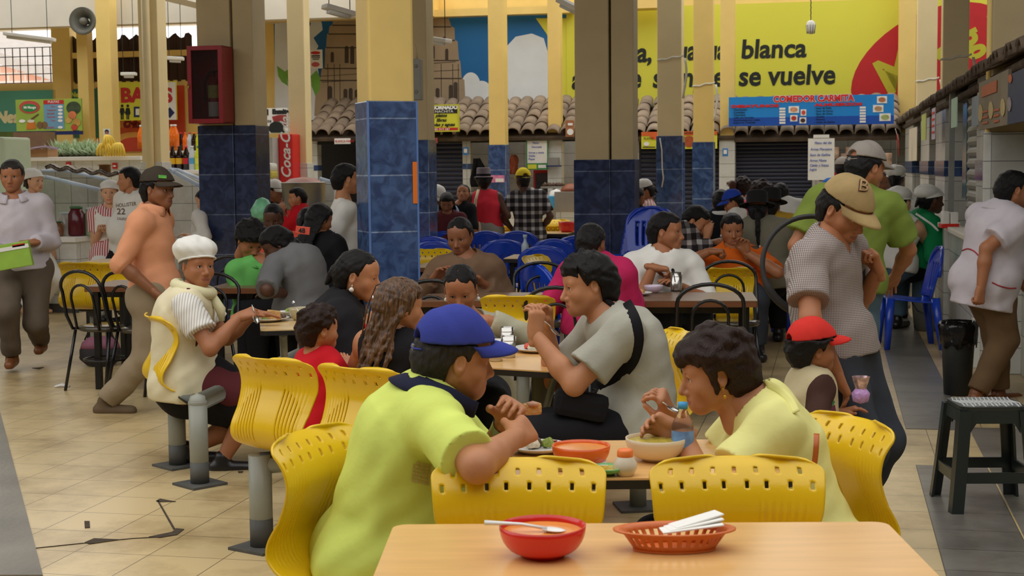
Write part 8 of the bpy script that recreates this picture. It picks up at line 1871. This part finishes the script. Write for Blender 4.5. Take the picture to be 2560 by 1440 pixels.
t = thing('copper_pot', 'small copper coloured pot beside the foil tray', 'pot', PX(263, 438, 17.0), 0); MB().lathe([(.001, 0), (.06, 0), (.066, .11), (.085, .12), (.08, .125)], seg=18).build('pot', mat('copper', srgb(176, 130, 80), .35, .1, metal=.6), t)
t = thing('yellow_bin', 'white and yellow dish rack lid beside the juice sign', 'dish rack', PX(664, 436, 18.4), HALL); MB().box((0, 0, 0), (.24, .25, .10), bev=.03).build('tray', mat('mustard_plastic', srgb(214, 200, 90), .4, .05), t); MB().box((0, 0, .09), (.24, .25, .10), bev=.04).build('lid', M_whitep, t)
t = thing('dish_drainer', 'white wire dish drainer on the tiled partition', 'drainer', PX(690, 472, 17.4), HALL); b = MB()
for k in range(9): b.tube([(-.25 + k * .06, 0, .10 - k * .012), (-.25 + k * .06, .2, .10 - k * .012)], .008, 5)
b.tube([(-.27, 0, .1), (.27, 0, 0)], .014, 6); b.tube([(-.27, .2, .1), (.27, .2, 0)], .014, 6); b.build('wires', M_whitep, t)
t = thing('green_bag', 'mint green plastic bag beside the double column', 'bag', PX(656, 525, 14.6), 0); MB().lathe([(.001, -.12), (.1, -.09), (.12, 0), (.06, .10), (.02, .12), (.001, .125)], seg=14).build('bag', mat('mint_film', srgb(130, 206, 160), .4, .2, 14, .6, 20), t)
def hang(name, lab, px, py, d, m, w, h, cat, seed):
 t = thing(name, lab, cat, PX(px, py, d), 0); P = [[(x * w * (.45 + .55 * math.sin(min(1.57, s * 3))) + .02 * math.sin(s * 7 + x * 6 + seed), .03 * math.sin(x * 9 + seed), -s * h) for x in np.linspace(-.5, .5, 11)] for s in np.linspace(0, 1, 9)]
 MB().sheet(P, .015).build('cloth', m, t)
hang('green_cloth', 'green cloth hanging in the stall beside the double column', 1564, 374, 23.4, mat('emerald_cloth', srgb(24, 120, 84), .7, .3, 6), .2, .62, 'cloth', 1); hang('black_bag', 'black bag hanging in the stall right of the slim pillar', 1194, 396, 23.6, C_black, .2, .45, 'bag', 2); hang('dark_backpack', 'dark backpack hanging by the white pillar', 1580, 430, 23.2, C_navy, .16, .25, 'bag', 3); hang('pineapple_bag', 'orange string bag hanging in the middle stall', 1283, 388, 23.6, mat('rust_net', srgb(170, 84, 50), .7, .3, 8), .18, .3, 'bag', 4)
t = thing('food_warmer', 'steel food warmer with roast pork on the middle stall counter', 'food warmer', PX(1424, 528, 21.9), HALL); MB().box((0, .1, .14), (.42, .4, .3), bev=.01).build('case', M_steel, t); MB().lathe([(.001, .28), (.17, .29), (.13, .35), (.06, .40), (.001, .41)], seg=14, c=(0, .1, 0)).build('roast', mat('roast_dark', srgb(140, 76, 44), .4, .2, 10), t)
t = thing('blue_box', 'light blue box with a white lid on the stall counter', 'box', PX(1388, 520, 21.9), HALL); MB().box((0, .1, .09), (.26, .24, .18), bev=.02).build('box', mat('sky_plastic', srgb(70, 160, 210), .4, .05), t); MB().lathe([(.11, .18), (.09, .25), (.001, .28)], c=(0, .1, 0), seg=16, capb=False).build('lid', M_whitep, t)
t = thing('meat_tray', 'tray of roast pieces above the blue box', 'tray', PX(1384, 468, 22.3), HALL); MB().box((0, 0, 0), (.34, .3, .03)).build('tray', M_steel, t); b = MB()
for k in range(7): b.lathe([(.001, -.02), (.05, 0), (.001, .05)], c=(-.13 + k * .043, .03 * math.sin(k * 2), .03), seg=8)
b.build('meat', M_meat, t); MB().box((0, .05, -.25), (.04, .04, .48)).build('stand', M_steel, t)
t = thing('steel_shelf', 'small steel napkin shelf on the white column foot', 'shelf', cross(22.85).at(*cross(22.85).hit(1386, 415)), HALL); MB().box((0, -.06, .0), (.22, .14, .02)).build('base', M_navyink, t); MB().box((0, -.06, .07), (.17, .1, .12)).build('holder', M_steel, t)
t = thing('red_fridge', 'small red framed display fridge in the middle stall', 'fridge', cross(23.2).at(cross(23.2).hit(1355, 440)[0], 0), HALL); zf = cross(23.2).hit(1355, 425)[1]; MB().box((0, .1, zf / 2), (.26, .3, zf)).build('body', M_sr, t); MB().box((0, -.055, zf - .2), (.2, .01, .3)).build('glass_front', mat('dim_glass', srgb(70, 60, 60), .1, .2, 10), t)
t = thing('snack_display', 'pile of snack bags on the stall behind the grey caps', 'snacks', PX(2140, 452, 22.2), HALL); b = MB()
rng = random.Random(5)
for k in range(14): b.box((-.45 + .07 * k, rng.uniform(-.05, .1), .22 + .1 * (k % 3)), (.12, .05, .18), rz=rng.uniform(-.5, .5), bev=.02)
b.build('snack_bags', mat('snack_film', srgb(226, 180, 150), .3, .5, 9), t); MB().box((-.25, -.12, .06), (.3, .04, .14)).build('red_crate', M_sr, t); MB().box((0, 0, -.02), (1.1, .35, .03)).build('shelf', M_white, t)
# tape and string left on the columns
M_tape = mat('clear_tape', srgb(226, 220, 200), .15, .1, 20)
for k, (px, py, v, w, lab) in enumerate(((1674, 146, 18.6, 62, 'band of clear tape round the cream column with the paint drip'), (1757, 212, 20.6, 52, 'band of clear tape round the narrower blue-footed column'), (2387, 144, 16.8, 68, 'band of clear tape round the cream column on the right'), (2316, 200, 21.6, 52, 'band of clear tape round the second column from the corner'))):
 pl = cross(v); a, z = pl.hit(px, py); w_ = w * v / F_PX; t = thing('tape_band', lab, 'tape', pl.at(a, z, -.01), HALL); MB().sheet([[(x, 0, dz + .008 * math.sin(x * 40) + .05 * (x / w_)) for x in np.linspace(-w_ / 2, w_ / 2 + .02, 12)] for dz in (-.012, .012)], .003).build('tape', M_tape, t); MB().sheet([[(w_ / 2 + .02 + .02 * math.sin(z_ * 9) + dx, -.01, -z_) for dx in (0, .03)] for z_ in np.linspace(0, .5, 8)], .003).build('loose_end', M_tape, t)
